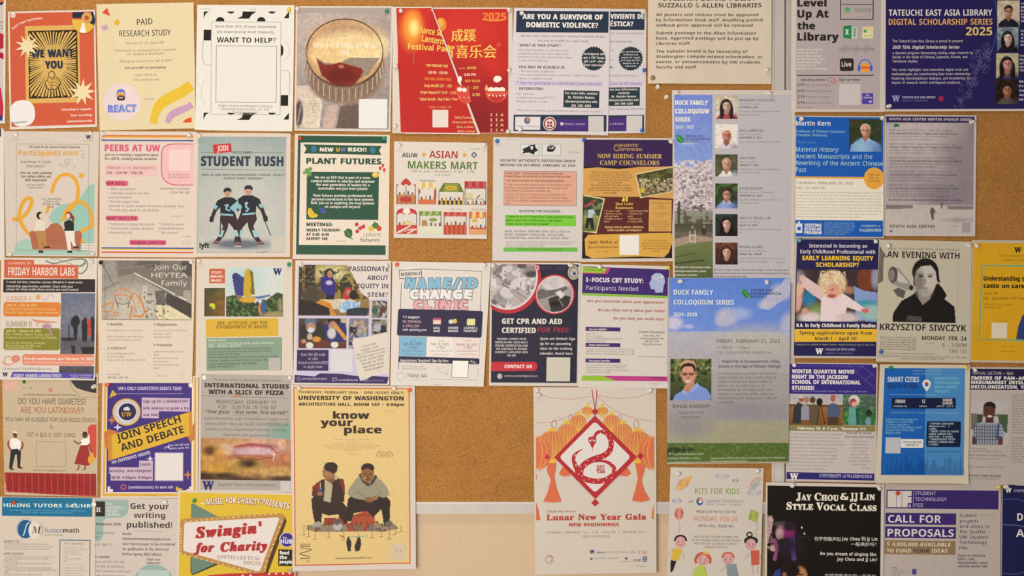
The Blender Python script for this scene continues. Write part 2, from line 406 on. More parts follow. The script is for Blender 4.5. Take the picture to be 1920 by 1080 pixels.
def vnoise(x, y, sc_, seed):
    r = np.random.RandomState(seed); t = r.rand(64, 64); x = x / sc_ + 7; y = y / sc_ + 3; i = np.floor(x).astype(int); j = np.floor(y).astype(int)
    a = x - i; b = y - j; a = a * a * (3 - 2 * a); b = b * b * (3 - 2 * b); g = lambda p, q_: t[q_ % 64, p % 64]
    return (g(i, j) * (1 - a) + g(i + 1, j) * a) * (1 - b) + (g(i, j + 1) * (1 - a) + g(i + 1, j + 1) * a) * b - .5
def I(x0, y0, x1, y1, ops, cell=1.1, mask=None, rot=0):
    """a printed picture: a fine grid of inked cells. ops: g top bottom | e cx cy rx ry col soft | p pts col | n amp scale | v y0 y1 col col (bands) | l pts w col"""
    nx = max(2, int((x1 - x0) / cell)); ny = max(2, int((y1 - y0) / cell)); X, Y = np.meshgrid(np.linspace(x0, x1, nx + 1), np.linspace(y0, y1, ny + 1))
    C = np.zeros(X.shape + (3,)); seed = int(x0 + y0)
    def mix(m, col): nonlocal C; C = C * (1 - m[..., None]) + alb(col) * m[..., None]
    for o in ops:
        k = o[0]; seed += 1
        if k == 'g': t = (Y - y0) / (y1 - y0); C = alb(o[1]) * (1 - t[..., None]) + alb(o[2]) * t[..., None]
        elif k == 'h': t = (X - x0) / (x1 - x0); C = alb(o[1]) * (1 - t[..., None]) + alb(o[2]) * t[..., None]
        elif k == 'e':
            soft = o[6] if len(o) > 6 else .12; r = np.hypot((X - o[1]) / o[3], (Y - o[2]) / o[4]); mix(np.clip((1 - r) / soft + .5, 0, 1), o[5])
        elif k == 'r': mix(((X >= o[1]) & (X <= o[3]) & (Y >= o[2]) & (Y <= o[4])).astype(float), o[5])
        elif k == 'v': t = np.clip((Y - o[1]) / (o[2] - o[1]), 0, 1); mm = (t > 0) & (t < 1); cc = alb(o[3]) * (1 - t[..., None]) + alb(o[4]) * t[..., None]; C = np.where(mm[..., None], cc, C)
        elif k == 'p':
            pts = o[1]; ins = np.zeros(X.shape, bool)
            for a in range(len(pts)):
                ax, ay = pts[a]; bx, by = pts[a - 1]
                if ay != by: ins ^= ((ay > Y) != (by > Y)) & (X < (bx - ax) * (Y - ay) / (by - ay) + ax)
            mix(ins.astype(float) * (o[3] if len(o) > 3 else 1), o[2])
        elif k == 'l':
            for (ax, ay), (bx, by) in zip(o[1][:-1], o[1][1:]):
                t = np.clip(((X - ax) * (bx - ax) + (Y - ay) * (by - ay)) / max((bx - ax) ** 2 + (by - ay) ** 2, 1e-6), 0, 1)
                mix(np.clip(o[2] / 2 - np.hypot(X - ax - t * (bx - ax), Y - ay - t * (by - ay)) + .5, 0, 1), o[3])
        elif k == 'n': C = C * (1 + o[1] * vnoise(X, Y, o[2], seed)[..., None])
        elif k == 's':    # spots of a colour: col, scale, threshold [, y range]
            m = (vnoise(X, Y, o[2], seed) + .4 * vnoise(X, Y, o[2] / 2.3, seed + 9)) > o[3]
            if len(o) > 4: m &= (Y > o[4]) & (Y < o[5])
            if len(o) > 6: m &= (X > o[6]) & (X < o[7])
            mix(m * .85, o[1])
    C = np.clip(C, .004, .92)
    i = np.arange((nx + 1) * (ny + 1)).reshape(ny + 1, nx + 1); a, b, c_, d = i[:-1, :-1].ravel(), i[:-1, 1:].ravel(), i[1:, 1:].ravel(), i[1:, :-1].ravel()
    v = np.stack([X.ravel(), Y.ravel()], 1); t = np.vstack([np.stack([a, b, c_], 1), np.stack([a, c_, d], 1)])
    if mask: 
        cm = v[t].mean(1); t = t[mask(cm[:, 0], cm[:, 1])]
        used = np.unique(t); mp = np.zeros(len(v), int); mp[used] = np.arange(len(used)); cen = (v.min(0) + v.max(0)) / 2
        put(v[used], mp[t], C.reshape(-1, 3)[used], cen, rot, lim=99); return
    put(v, t, C.reshape(-1, 3), None, rot, lim=99)
def PT(x0, y0, x1, y1, bg='8a8a80', skin='b98a6c', hair='2a1c16', cloth='4a4a55', long=0, glass=0, bald=0, hs=1, cx=.5, cy=.42, bg2=None, collar=None, beard=0, cell=.8):
    """a printed head and shoulders portrait"""
    w, h = x1 - x0, y1 - y0; X = x0 + cx * w; Y = y0 + cy * h; r = .19 * w * hs; ops = [('g', bg, bg2 or bg), ('s', bg2 or bg, w * .2, .05), ('n', .45, w * .12), ('n', .2, w * .05)]
    def mul(c, k): return ''.join('%02x' % int(min(255, 255 * (1.055 * max(v * k, 1e-4) ** (1 / 2.4) - .055))) for v in lin(c))
    dark, mid, lite = mul(skin, .3), mul(skin, .62), mul(skin, 1.35); B = y1 + 2
    if long: ops += [('e', X - r * .2, Y + r * .9, r * 1.5, r * 2.5, hair, .12), ('e', X + r * .5, Y + r * 1.2, r * 1.2, r * 2.2, hair, .15)]
    ops += [('p', [(X - w * .48, B), (X - w * .44, Y + r * 3.1), (X - w * .3, Y + r * 2.35), (X - r * .6, Y + r * 1.75), (X + r * .6, Y + r * 1.75), (X + w * .3, Y + r * 2.3), (X + w * .43, Y + r * 3.0), (X + w * .47, B)], cloth),
            ('e', X - w * .12, Y + r * 3.6, w * .16, h * .2, mul(cloth, 1.35), 1.4), ('e', X + w * .38, B, w * .16, h * .25, mul(cloth, .6), 1.)]
    if long: ops += [('e', X - r * 1.15, Y + r * 2, r * .5, r * 1.7, hair, .3), ('e', X + r * 1.2, Y + r * 1.9, r * .5, r * 1.7, hair, .3)]
    ops += [('p', [(X - r * .5, Y + r), (X + r * .5, Y + r), (X + r * .62, Y + r * 1.85), (X, Y + r * 2.5), (X - r * .62, Y + r * 1.85)], mid)]
    if collar: ops += [('p', [(X - r * .75, Y + r * 1.45), (X - r * .1, Y + r * 2.35), (X - r * .55, Y + r * 2.7), (X - r * 1.1, Y + r * 1.9)], collar), ('p', [(X + r * .75, Y + r * 1.45), (X + r * .1, Y + r * 2.35), (X + r * .55, Y + r * 2.7), (X + r * 1.1, Y + r * 1.9)], collar)]
    if not bald: ops += [('e', X, Y - r * .4, r * 1.12, r * 1.15, hair, .1)]
    else: ops += [('e', X, Y - r * .3, r * 1.03, r * 1.05, hair, .15)]
    ops += [('e', X, Y + r * .1, r * .9, r * 1.3, skin, .12), ('e', X + r * .5, Y + r * .35, r * .45, r * 1., mid, 1.1), ('e', X - r * .3, Y - r * .35, r * .5, r * .5, lite, 1.4), ('e', X - r * .4, Y + r * .45, r * .28, r * .28, lite, 1.4)]
    if not bald: ops += [('p', [(X - r * .98, Y + r * .1), (X - r * 1.05, Y - r * .7), (X - r * .5, Y - r * 1.4), (X + r * .3, Y - r * 1.5), (X + r * .9, Y - r * 1.1), (X + r * 1.02, Y - r * .1), (X + r * .75, Y - r * .5), (X + r * .35, Y - r * .85), (X - r * .35, Y - r * .7), (X - r * .75, Y - r * .45)], hair), ('e', X - r * .3, Y - r * 1.1, r * .5, r * .25, mul(hair, 2.6), 1.2)]
    if beard: ops += [('e', X, Y + r * .85, r * .65, r * .5, hair, .5)]
    for sx in (-1, 1): ops += [('e', X + sx * r * .37, Y + r * .0, r * .22, r * .12, dark, .8), ('l', [(X + sx * r * .18, Y - r * .24), (X + sx * r * .6, Y - r * .26)], max(.5, r * .09), mul(hair, 1.2) if not bald else mid)]
    ops += [('e', X + r * .1, Y + r * .42, r * .16, r * .26, mid, 1.2), ('e', X, Y + r * .8, r * .4, r * .15, mul(skin, .45), .7), ('e', X, Y + r * .77, r * .28, r * .06, 'e0d2c6', .8), ('e', X, Y + r * 1.28, r * .5, r * .14, mid, 1.2)]
    if glass: ops += [('l', [(X - r * .8, Y - r * .04), (X + r * .8, Y - r * .04)], .5, '2c2420'), ('l', [(X - r * .6, Y + r * .18), (X - r * .2, Y + r * .18)], .5, '2c2420'), ('l', [(X + r * .2, Y + r * .18), (X + r * .6, Y + r * .18)], .5, '2c2420')]
    ops += [('n', .14, 1.6)]
    I(x0, y0, x1, y1, ops, cell)
def SC(x0, x1, y, h, txt, col, f='S'):                     # small capitals: the first letter of each word full height
    x = 0; V = []; Tt = []; n = 0; first = True
    for ch in txt:
        v, t, a = glyph(ch.upper(), f, 3); k = 1 if first else .76
        if len(v): V.append(v * k + [x, 0]); Tt.append(t + n); n += len(v)
        x += a * k; first = ch == ' '
    V = np.vstack(V); a, b = V[:, 0].min(), V[:, 0].max(); ky = h / capheight(f); kx = (x1 - x0) / (b - a); em = STY[f][1]
    for j, (ex, ey) in enumerate([(0, 0), (em, em * .6), (-em, -em * .6), (em, -em * .6)]):
        p = np.stack([x0 + (V[:, 0] - a + ex) * kx, y + h - (V[:, 1] + ey) * ky], 1); lay = put(p, np.vstack(Tt), col, None, 0, lim=16, force=None if j == 0 else lay + .1)
        if j: lay -= .0
def W(x, y, h, col='2b2358'):                              # a slab serif letter W
    w = h * 1.32; s = h * .16
    T(x, x + w, y, h, 'W', col, 'S')
def bar(*a): R(*a)
# ------------------------------------------------------------ wall and boards
def box(name, x0, x1, d0, d1, z0, z1, mat, parent=None, bev=0, kind=None):
    """metres: x range, depth range (towards the room), z range"""
    v = [(x, -d, z) for x in (x0, x1) for d in (d0, d1) for z in (z0, z1)]
    px, py, pz = parent.location if parent else (0, 0, 0); v = [(a - px, b - py, c - pz) for a, b, c in v]
    f = [[0, 1, 3, 2], [4, 6, 7, 5], [0, 4, 5, 1], [2, 3, 7, 6], [0, 2, 6, 4], [1, 5, 7, 3]]
    o = raw_mesh(name, v, f, mat, parent, smooth=False)
    if bev: b = o.modifiers.new('bevel', 'BEVEL'); b.width = bev; b.segments = 2
    if kind: o['kind'] = kind
    return o
box('wall_back', -3.2, 3.2, -.15, -.014, 0, 3.1, M_WALL, kind='structure')
box('floor', -3.2, 3.2, -.15, 5.2, -.1, 0, plain('carpet', (.16, .13, .11), .95, nscale=90), kind='structure')
def rail(parent, horizontal, a0, a1, c0, c1, flip=False):
    """aluminium frame rail with a raised inner lip and fine grooves, between a0..a1 along, c0..c1 across (metres)"""
    w = c1 - c0; prof = [(0, -.013), (0, .0002)]
    n = 9
    prof = [(0, -.0135), (0, .0006)]
    for k in range(n):
        a = .05 + .72 * k / n; prof += [(a, .0006), (a + .03, .0002), (a + .05, .0002), (a + .065, .0006)]
    prof += [(.80, .0006), (.82, .0013), (.97, .0013), (1, .0009), (1, -.0135)]
    px, py, pz = parent.location; v = []
    for s in (a0, a1):
        for t, d in prof:
            c = c0 + (1 - t if flip else t) * w
            v.append((s - px, -d - py, c - pz) if horizontal else (c - px, -d - py, s - pz))
    m = len(prof); f = [[k, k + 1, k + 1 + m, k + m] for k in range(m - 1)] + [list(range(m))[::-1], list(range(m, 2 * m))]
    if flip ^ (not horizontal): f = [x[::-1] for x in f]
    return raw_mesh('frame_rail', v, f, M_ALU, parent, smooth=False)
def board(x0, x1, rl, rr, label):
    zb, zt = wz(963), wz(-330); zc0 = wz(941)
    r = empty('bulletin_board', ((x0 + x1) / 2, .0135, zb)); tag(r, label, 'bulletin board', 'framed cork boards')
    box('cork_panel', x0 + rl * .9, x1 - rr * .9, -.0135, 0, zc0 - .004, zt - .02, M_CORK, r)
    rail(r, True, x0, x1, zb, zc0); rail(r, True, x0, x1, zt - .027, zt, True)
    rail(r, False, zc0, zt - .027, x0, x0 + rl); rail(r, False, zc0, zt - .027, x1 - rr, x1, True)
    return r
board(wx(-420), wx(1471), .027, .029, 'large framed cork board covered in flyers, left of the metal seam')
board(wx(1473.5), wx(2400), .020, .027, 'framed cork board right of the metal seam, bare cork showing near its edge')
# ------------------------------------------------------------ top row
poster('poster', [(-168, -14), (11, -10), (10, 232), (-170, 228)], 'poster cut off by the left edge, white border, red and crimson shapes', 'cropped crimson poster at top left')
F((8, 8, 4, 6), 'cfc0b4'); part('illustration'); G([(-20, -4), (7, -4), (7, 6), (3, 10), (-20, 2)], '34305f'); R(-30, -5, 6, 4, 'd8703c')
T(-4, 6, 40, 4, 'ch|in|f', '4a4048', 'r', dy=6, al='r'); G([(-20, 56), (7, 64), (7, 90), (-10, 95)], 'b02a3c'); G([(-10, 95), (7, 100), (7, 111), (-8, 106)], 'a82038')
G([(-30, 160), (2, 165), (7, 200), (6, 220), (-30, 220)], 'c43048'); G([(-30, 216), (5, 216), (5, 226), (-30, 226)], '2d3c86'); done()

poster('poster', [(15, 22), (179, 18.5), (182, 238), (19, 243)], 'red and gold poster with pointing hand and sunburst, in the top left corner', 'red sunburst poster', curl=[(1, .004, .3)])
F((3, 3, 3, 5), 'cf5f40'); part('illustration')
R(48, 48, 150, 193, 'dcae60')
R(54, 57, 146, 184, '3a2c18'); E(100, 116, 25, 32, 'dcb266', n=30)
part('sunburst')
_r = random.Random(3)
for k in range(64):
    a = k / 64 * 6.283; b = a + .052 * _r.uniform(.7, 1.3); 
    def edge(t): 
        c, s_ = math.cos(t), math.sin(t); m = min(45 / max(abs(c), 1e-3), 62.5 / max(abs(s_), 1e-3)) * _r.uniform(.93, 1); return (100 + c * m, 120.5 + s_ * m)
    G([(100 + 18 * math.cos(a - .02), 118 + 22 * math.sin(a - .02)), edge(a), edge(b), (100 + 18 * math.cos(b + .03), 118 + 22 * math.sin(b + .03))], 'dcb266')
part('headline'); T(60.5, 139, 93.5, 14, 'WE WANT', '2c3446', 'k'); T(86, 118, 115, 13.5, 'YOU', '2c3446', 'k')
part('pointing_hand'); G([(87, 152), (90, 145), (92, 137), (98, 133), (103, 136), (106, 142), (112, 146), (113, 155), (110, 162), (104, 167), (97, 167), (90, 165)], 'd8ac60')
L([(91, 145), (90, 150), (86.5, 153), (86, 160), (89.5, 166), (95, 168.5), (98, 165), (101, 168.5), (107, 167), (109, 163), (113, 160), (113.5, 153), (111, 148), (105, 144.5)], 1.3, '2e2618', s=1); E(97.5, 140.5, 6.9, 7.2, '2e2618'); E(97.5, 140.5, 5.6, 5.9, 'd8ac60')
L([(90, 152), (94, 157), (97, 165)], 1, '2e2618', s=1); L([(99, 149), (105, 148), (111, 153)], 1, '2e2618', s=1); L([(99, 155), (105, 154), (112, 160)], 1, '2e2618', s=1); L([(99, 161), (104, 160), (109, 164)], 1, '2e2618', s=1); L([(98, 148), (97.5, 156), (99.5, 162)], 1, '2e2618', s=1)
part('starburst'); ST(52, 87, 24, 10, 9, 'e9d6a8', 12); ST(155, 173, 26, 11, 9, 'e9d6a8', 6)
part('disc'); E(158, 38, 21, 24, '232c44', n=30, a0=-40, a1=40) ; R(136, 23, 158, 34, '232c44')
E(158, 38, 22, 25, 'e0b448', a0=25, a1=185); E(158, 38, 21, 24, 'ece8da', a0=78, a1=112); E(164, 34.5, 10.5, 10.5, 'd2a060'); E(164, 34.5, 4.4, 4.4, 'c0552e')
part('caption'); L([(20, 58), (38, 45), (60, 37), (78, 35)], .01, 'f4ead8')
for k, (px_, py_, a_) in enumerate([(29, 50, 38), (43, 42, 22), (58, 37.5, 12), (72, 35, 4)]): T(px_ - 7, px_ + 7, py_ - 2.5, 4, ['No prior', 'exper', 'ience', 'needed'][k], 'f4ead8', 'b', rot=a_)
E(24.5, 29, 5, 4.6, 'f0e0d0'); T(21, 28, 27, 4, '@', 'cf5f40', 'b')
T(116, 172, 203, 4, 'Unleashed A Cappella', 'f6ecd8', 'b', al='r'); T(133, 173, 214, 4, 'Now recruiting!', 'f6ecd8', 'b', al='r'); T(126, 173, 225, 4, 'unleashed@uw.edu', 'f6ecd8', 'b', al='r')
part('badge'); R(19, 188, 66, 237, 'ece4de', 4, rd=20); T(23, 51, 227.5, 3.5, '@unleashedatuw', '4a4440', 'b', rot=5); done()

poster('poster', [(181, 8), (364, 5), (367, 241), (187, 245)], 'cream poster with yellow and lilac ribbons and round lilac badge', 'cream research poster', paper='f6e6bd', wave=.0016, crease=.004, cols=36, rows=48, seed=5)
part('headline'); T(257, 286, 35.5, 11, 'PAID', '2b2a2a', 'o', rot=2); T(225, 321, 57, 11, 'RESEARCH STUDY', '2b2a2a', 'o')
part('body_text'); T(237, 309, 78.5, 4.4, 'Are you 21-25 years old?', '9b958a', 'r'); T(217, 331, 92.5, 4.2, 'Interested in participating in research|on alcohol & attention?', 'a29a8d', 'r', dy=6.6)
T(225, 323, 112.5, 4.4, 'Willing to come to our lab at UW?', '9b958a', 'r'); T(235, 312, 125, 4.2, 'Earn up to $591 for participating!', '55504a', 'b'); T(254, 294, 138.5, 4, 'Learn more at', '9b958a', 'r'); T(250, 300, 147.5, 4, 'react.uw@uw.edu', 'b0ac9c', 'r')
T(270, 290, 184.5, 3.4, '10/5/24', 'a8a090', 'r')
part('ornament'); G([(201.5, 15), (207, 31), (191.5, 24)], 'd4532c'); E(220.5, 43, 5.3, 6, 'dcb33c'); G([(190, 49.5), (201, 46), (204.5, 54), (193.5, 59)], 'caa0b8')
part('badge'); E(229, 192, 35, 35.5, 'e6cfc8'); R(219.5, 167, 235.5, 189, '6a7bc8', rd=7.5); G([(222, 174), (233, 173), (234, 181), (221, 182)], 'e8b048'); G([(223, 178), (232, 178), (231, 182), (224, 182)], 'c8503c'); R(220.5, 181, 235, 188.5, '2a2028', rd=3); R(224, 183, 231.5, 185, 'e8d8c8')
T(203, 256, 197, 13.5, 'REACT', '6a78c0', 'k'); T(203.8, 255.2, 198.2, 11.2, 'REACT', '8a96d0', 'S')
part('ribbon'); L([(288, 231), (291, 214), (301, 196), (318, 184), (340, 174), (352, 166), (360, 161)], [14, 15, 19, 21, 21, 20, 20], 'e0bc38', s=1)
L([(314, 230), (322, 216), (337, 208), (352, 202), (361, 197)], [10, 13, 14, 12, 13], 'c79bb4', s=1); G([(343, 230), (348, 224), (360, 220), (360, 230)], 'd8562e'); done()

poster('poster', [(370, 9), (552, 10), (549, 247), (366, 244)], 'white poster with black retro pattern blocks and a thin framed empty panel', 'black and white food poster', paper='fbf8f2', seen='f0e7dc', curl=[(3, .006, .3), (2, .005, .3)])
part('pattern')
for y0, fl in ((21.5, 1), (211.5, 0)):
    for x0 in (382, 459):
        G([(x0 - 0, y0), (x0 + 10, y0), (x0 + 4, y0 + 4), (x0, y0 + 13)], '231f1e') if x0 == 382 else G([(x0 - 4, y0), (x0 + 22, y0), (x0 + 13, y0 + 6), (x0 + 8, y0 + 13.5), (x0 - 15, y0 + 13.5), (x0 - 5, y0 + 9)], '231f1e')
        E(x0 + 51, y0, 6.5, 4, '231f1e', a0=0, a1=180); 
        if fl: E(x0 + 31, y0 + 18.5, 8, 8, '231f1e', a0=180, a1=360)
    G([(542, y0), (542, y0 + 13), (532, y0 + 13)], '231f1e')
for xx, yy in ((382, 56), (526.5, 178.5)): R(xx, yy, xx + 14, yy + 20, '231f1e')
E(526.5, 95, 5, 11, '231f1e', a0=-90, a1=90); L([(381, 76), (381, 112), (386, 121), (395, 122)], .7, '8a837c', s=1); L([(526, 133), (537, 133), (543, 140), (543, 178)], .7, '8a837c', s=1)
O(388, 172, 10, 23, .6, 'b9b2aa', 90, 270); O(532, 95, 11, 17, .6, 'b9b2aa', -90, 90)
part('frame_line'); BX(396, 41, 526.5, 215, .7, '9a938b', rot=.3); BX(405, 86, 519, 192, .9, '8a837c', rot=.3)
part('headline'); T(407, 517, 70.5, 9.5, 'WANT TO HELP?', '262120', 'b')
part('body_text'); T(404, 518, 47.5, 4.6, 'More than 20% of your classmates|are experiencing Food Insecurity', '6e6862', 'r', dy=10.2); T(409, 512, 196.5, 4.3, 'https://www.washington.edu/any|hungryhusky/donate-to-any|hungry-husky/', 'a59e97', 'i', dy=6)
T(375, 395, 15.2, 2.4, 'SA 3/04/25', 'b9b2aa', 'r'); T(468, 480, 16.4, 2.2, '11/20/24', 'c0b9b0', 'r'); done()

poster('poster', [(555, 11.5), (737, 11.5), (732, 247), (552, 245)], 'photo poster of a ribbed glass dish of cream pudding and red fruit', 'dessert photo poster', paper='f0e8de')
part('photo'); F((3, 3, 3, 4), 'b0a098')
I(557, 25, 731, 241, [('g', 'b3a298', 'a3948f'), ('n', .22, 26), ('n', .15, 7), ('e', 600, 60, 60, 60, 'bfaea2', 1.2), ('p', [(557, 162), (580, 160), (604, 186), (600, 240), (557, 240)], 'd8c3ae'), ('p', [(558, 185), (606, 186), (601, 240), (556, 240)], 'e0cdb6'), ('e', 562, 213, 8, 25, '5a4a4c', .4), ('l', [(566, 196), (560, 230)], 3, 'a0908c'), ('p', [(640, 200), (672, 186), (676, 241), (632, 241)], '6e5a50'), ('p', [(612, 200), (636, 196), (628, 241), (606, 241)], 'c4aa9a'), ('n', .12, 3),
   ('e', 648, 130, 74, 62, '9a8270', .1), ('e', 648, 120, 74, 76, 'a68c76', .12), ('e', 646, 156, 66, 37, '8d7360', .2), ('e', 646, 99, 73, 64, '4a3830', .03), ('e', 646, 98, 71, 62, 'cba070', .04), ('e', 662, 84, 66, 38, 'f0d8a2', .35), ('e', 648, 62, 60, 22, 'c29a74', .8), ('e', 655, 92, 60, 32, 'ecd09a', .5), ('e', 615, 103, 34, 22, 'e6c48c', .5), ('p', [(592, 108), (610, 118), (634, 120), (655, 108), (712, 108), (690, 140), (660, 155), (620, 150), (600, 135)], '9a8878'), ('p', [(594, 112), (608, 121), (625, 121), (636, 117), (652, 121), (678, 128), (682, 134), (668, 156), (650, 163), (625, 158), (604, 142)], '8a2f22'), ('e', 640, 142, 30, 15, '6f2018', .9), ('e', 640, 125, 5, 3, 'c87858', .6), ('n', .3, 4), ('n', .12, 30)] )
part('ribs')
for k in range(34):
    a = math.radians(8 + k * 5); L([(646 + 72 * math.cos(a), 101 + 66 * math.sin(a)), (646 + 76 * math.cos(a) - 6 * math.cos(a) * abs(math.sin(a)), 118 + (66 + 5 * (k % 2)) * math.sin(a) + 2)], 1.5, 'c8b09a' if k % 2 else '7c6656')
O(646, 99, 72, 63, 1.6, '41322a', -170, 60)
part('headline'); T(587, 705, 81, 8, 'FIND YOUR TIME TO HEAL', 'f6ecd4', 's'); T(637, 654, 96, 7, 'MS', 'f6ecd4', 's')
part('caption'); T(559, 604, 188, 2.4, 'For Care and rest for you:|we offer a warm place|with a bowl of soup|and a story circle|to share and mend|at the center, Seattle|every Friday|evening, room four', '93826f', 'r', al='l', dy=4.2); T(573, 589, 229, 3, '01 4/24', '8a7a6a', 'r')
R(673, 186, 726, 240.5, 'e9e4dc'); done()

RED = 'c22a26'
poster('poster', [(760, 14), (961, 14), (961, 250), (760, 251)], 'red festival poster with a dumpling bowl, partly covered by its torn twin', 'lower red festival poster', paper='f0e6dc', rows=20)
F((5, 3, 8, 1), RED); part('photo'); I(810, 17, 953, 248, [('g', 'cc2b26', '9c2026'), ('e', 870, 60, 60, 40, 'd63a2c', 1.4), ('e', 880, 235, 60, 40, '8e1c24', 1.4), ('e', 925, 120, 26, 22, 'cf3428', 1.5), ('n', .1, 14)], 3)
E(827, 46, 10, 13, 'e88a34'); E(825, 44, 6, 9, 'f4b250')
part('headline'); T(846, 892, 56, 20, '成蹊', 'f3c860', 'z'); T(829, 930, 86, 21, '宵喜乐会', 'f3c860', 'z', al='l')
T(905, 949, 24, 14, '2025', 'ee7e3c', 'k'); O(927, 36, 18, 3, 1.6, 'f0a050', 0, 180); ST(935, 84, 8, 1.2, 9, 'e26a40')
part('body_text'); T(860, 893, 125, 4.8, '十五号 2025', 'f4c060', 'N', al='r'); T(866, 892, 137.5, 5, '- 6:30 PM', 'f6e0b8', 'N'); T(872, 900, 149.5, 4.8, 'NNY ROOM', 'f4a848', 'N'); T(876, 897, 162, 5, '2 - 2/9)', 'f4c060', 'N'); T(880, 900, 175, 5, '- 2/15)', 'f4c060', 'N')
T(919, 944, 213, 5, 'I I A|I I A|I I A|I I A', 'eecb8a', 'm', dy=9.5)
part('bowl')
def bowl(cx, cy, s):
    E(cx, cy, 27 * s, 27 * s, 'e0604c', a0=0, a1=180); E(cx, cy + 8 * s, 19 * s, 18 * s, 'c23430', a0=10, a1=170)
    for k in range(5): ST(cx + (-18 + 9 * k) * s, cy + 12 * s - abs(k - 2) * 1.0 * s, 3.2 * s, 1.4 * s, 5, 'f4e6d6')
    for k in (-1, 0, 1): E(cx + k * 13 * s, cy - 3 * s, 8 * s, 7 * s, 'f4ead8')
    R(cx - 27 * s, cy, cx + 27 * s, cy + 4.5 * s, 'd8503e'); E(cx - 24 * s, cy - 6 * s, 4 * s, 5 * s, 'f0c078'); ST(cx - 24 * s, cy - 12 * s, 4 * s, 2 * s, 5, 'f0b060')
bowl(931, 171, .78); E(933, 149, 8, 7, 'f6ecdc'); L([(924, 153), (934, 157), (944, 148), (950, 135), (952, 133)], [2, 5, 4, 2.5, 2], 'b82828', s=1); done()

poster('poster', [(736, 13), (810, 13), (901, 252), (736, 250)], 'torn red lantern festival poster, its right side ripped away on a slant, white paper showing', 'torn red lantern poster', lvl=1, paper='f2e8de', straight=True, curl=[(1, .005, .35)], wave=.0012, rows=30)
F((7, 2.2, 2.2, 2), RED); part('photo'); I(746, 17, 806, 130, [('g', 'd03028', 'c42a26'), ('e', 772, 56, 21, 34, 'ea7a30', .8), ('e', 774, 50, 15, 27, 'f4a23c', .8), ('e', 776, 52, 8, 13, 'fbe08a', 1.), ('n', .06, 10)], 1.6)
L([(775.5, 95), (775.5, 119)], 3, 'b06030'); T(765, 778, 17.5, 3.6, '* *', 'a83028', 'b')
part('headline'); T(788, 829, 53, 12, 'hance Sc', 'f4cc62', 'N', rot=-9); T(791, 832, 69, 12, 'Lantern', 'f4cc62', 'N', rot=-9); T(765, 846, 84, 11, 'Festival Part', 'f4cc62', 'N', rot=-4)
part('body_text'); T(799, 840, 121, 5, '15TH FEBRUARY 2025', 'f3c470', 'N', rot=-2); T(803, 839, 134, 5, '3:30 PM - 6:30 PM', 'f5d8a0', 'N', rot=-2); T(796, 846, 146, 5, 'OAK HALL DENNY 5026', 'ee8a3c', 'N', rot=-2); T(796, 847, 158.5, 5, 'Early Bird$5 (2/1 - 2/9)', 'f3c470', 'N', rot=-1); T(788, 855, 171, 5, 'Single Regular$7 (2/10 - 2/15)', 'f3c470', 'N', rot=-1); T(787, 858, 183.5, 5, 'Ticket Bundle : Buy 3 Get 1 Free', 'f3c470', 'N')
T(804, 846, 199, 4, 'Ticket in Main Yili', 'e09a5a', 'r'); T(853, 886, 218, 4.4, 'Eating Yuanxiao', 'eec080', 'n'); T(848, 890, 227, 4.2, 'Chinese Lantern Riddle', 'eec080', 'n'); T(856, 888, 236, 4.2, 'Shine a-bantu', 'eec080', 'n'); T(858, 890, 244, 4, 'Mahe manga', 'eec080', 'n')
R(811, 206, 840.5, 239, 'e6d8cc')
part('bowl'); bowl(872, 170, .5) if 0 else None
E(862, 149.5, 4, 7, 'f4ead8', rot=-12); G([(853, 165), (862, 160), (872, 162), (880, 168), (884, 192), (874, 195), (862, 190), (856, 178)], 'd8503e'); E(862, 168, 5, 4, 'f4ead8'); E(871, 169, 4.5, 4, 'f4ead8'); T(860, 880, 182, 4, '* * *', 'f4e0d0', 'b'); done()

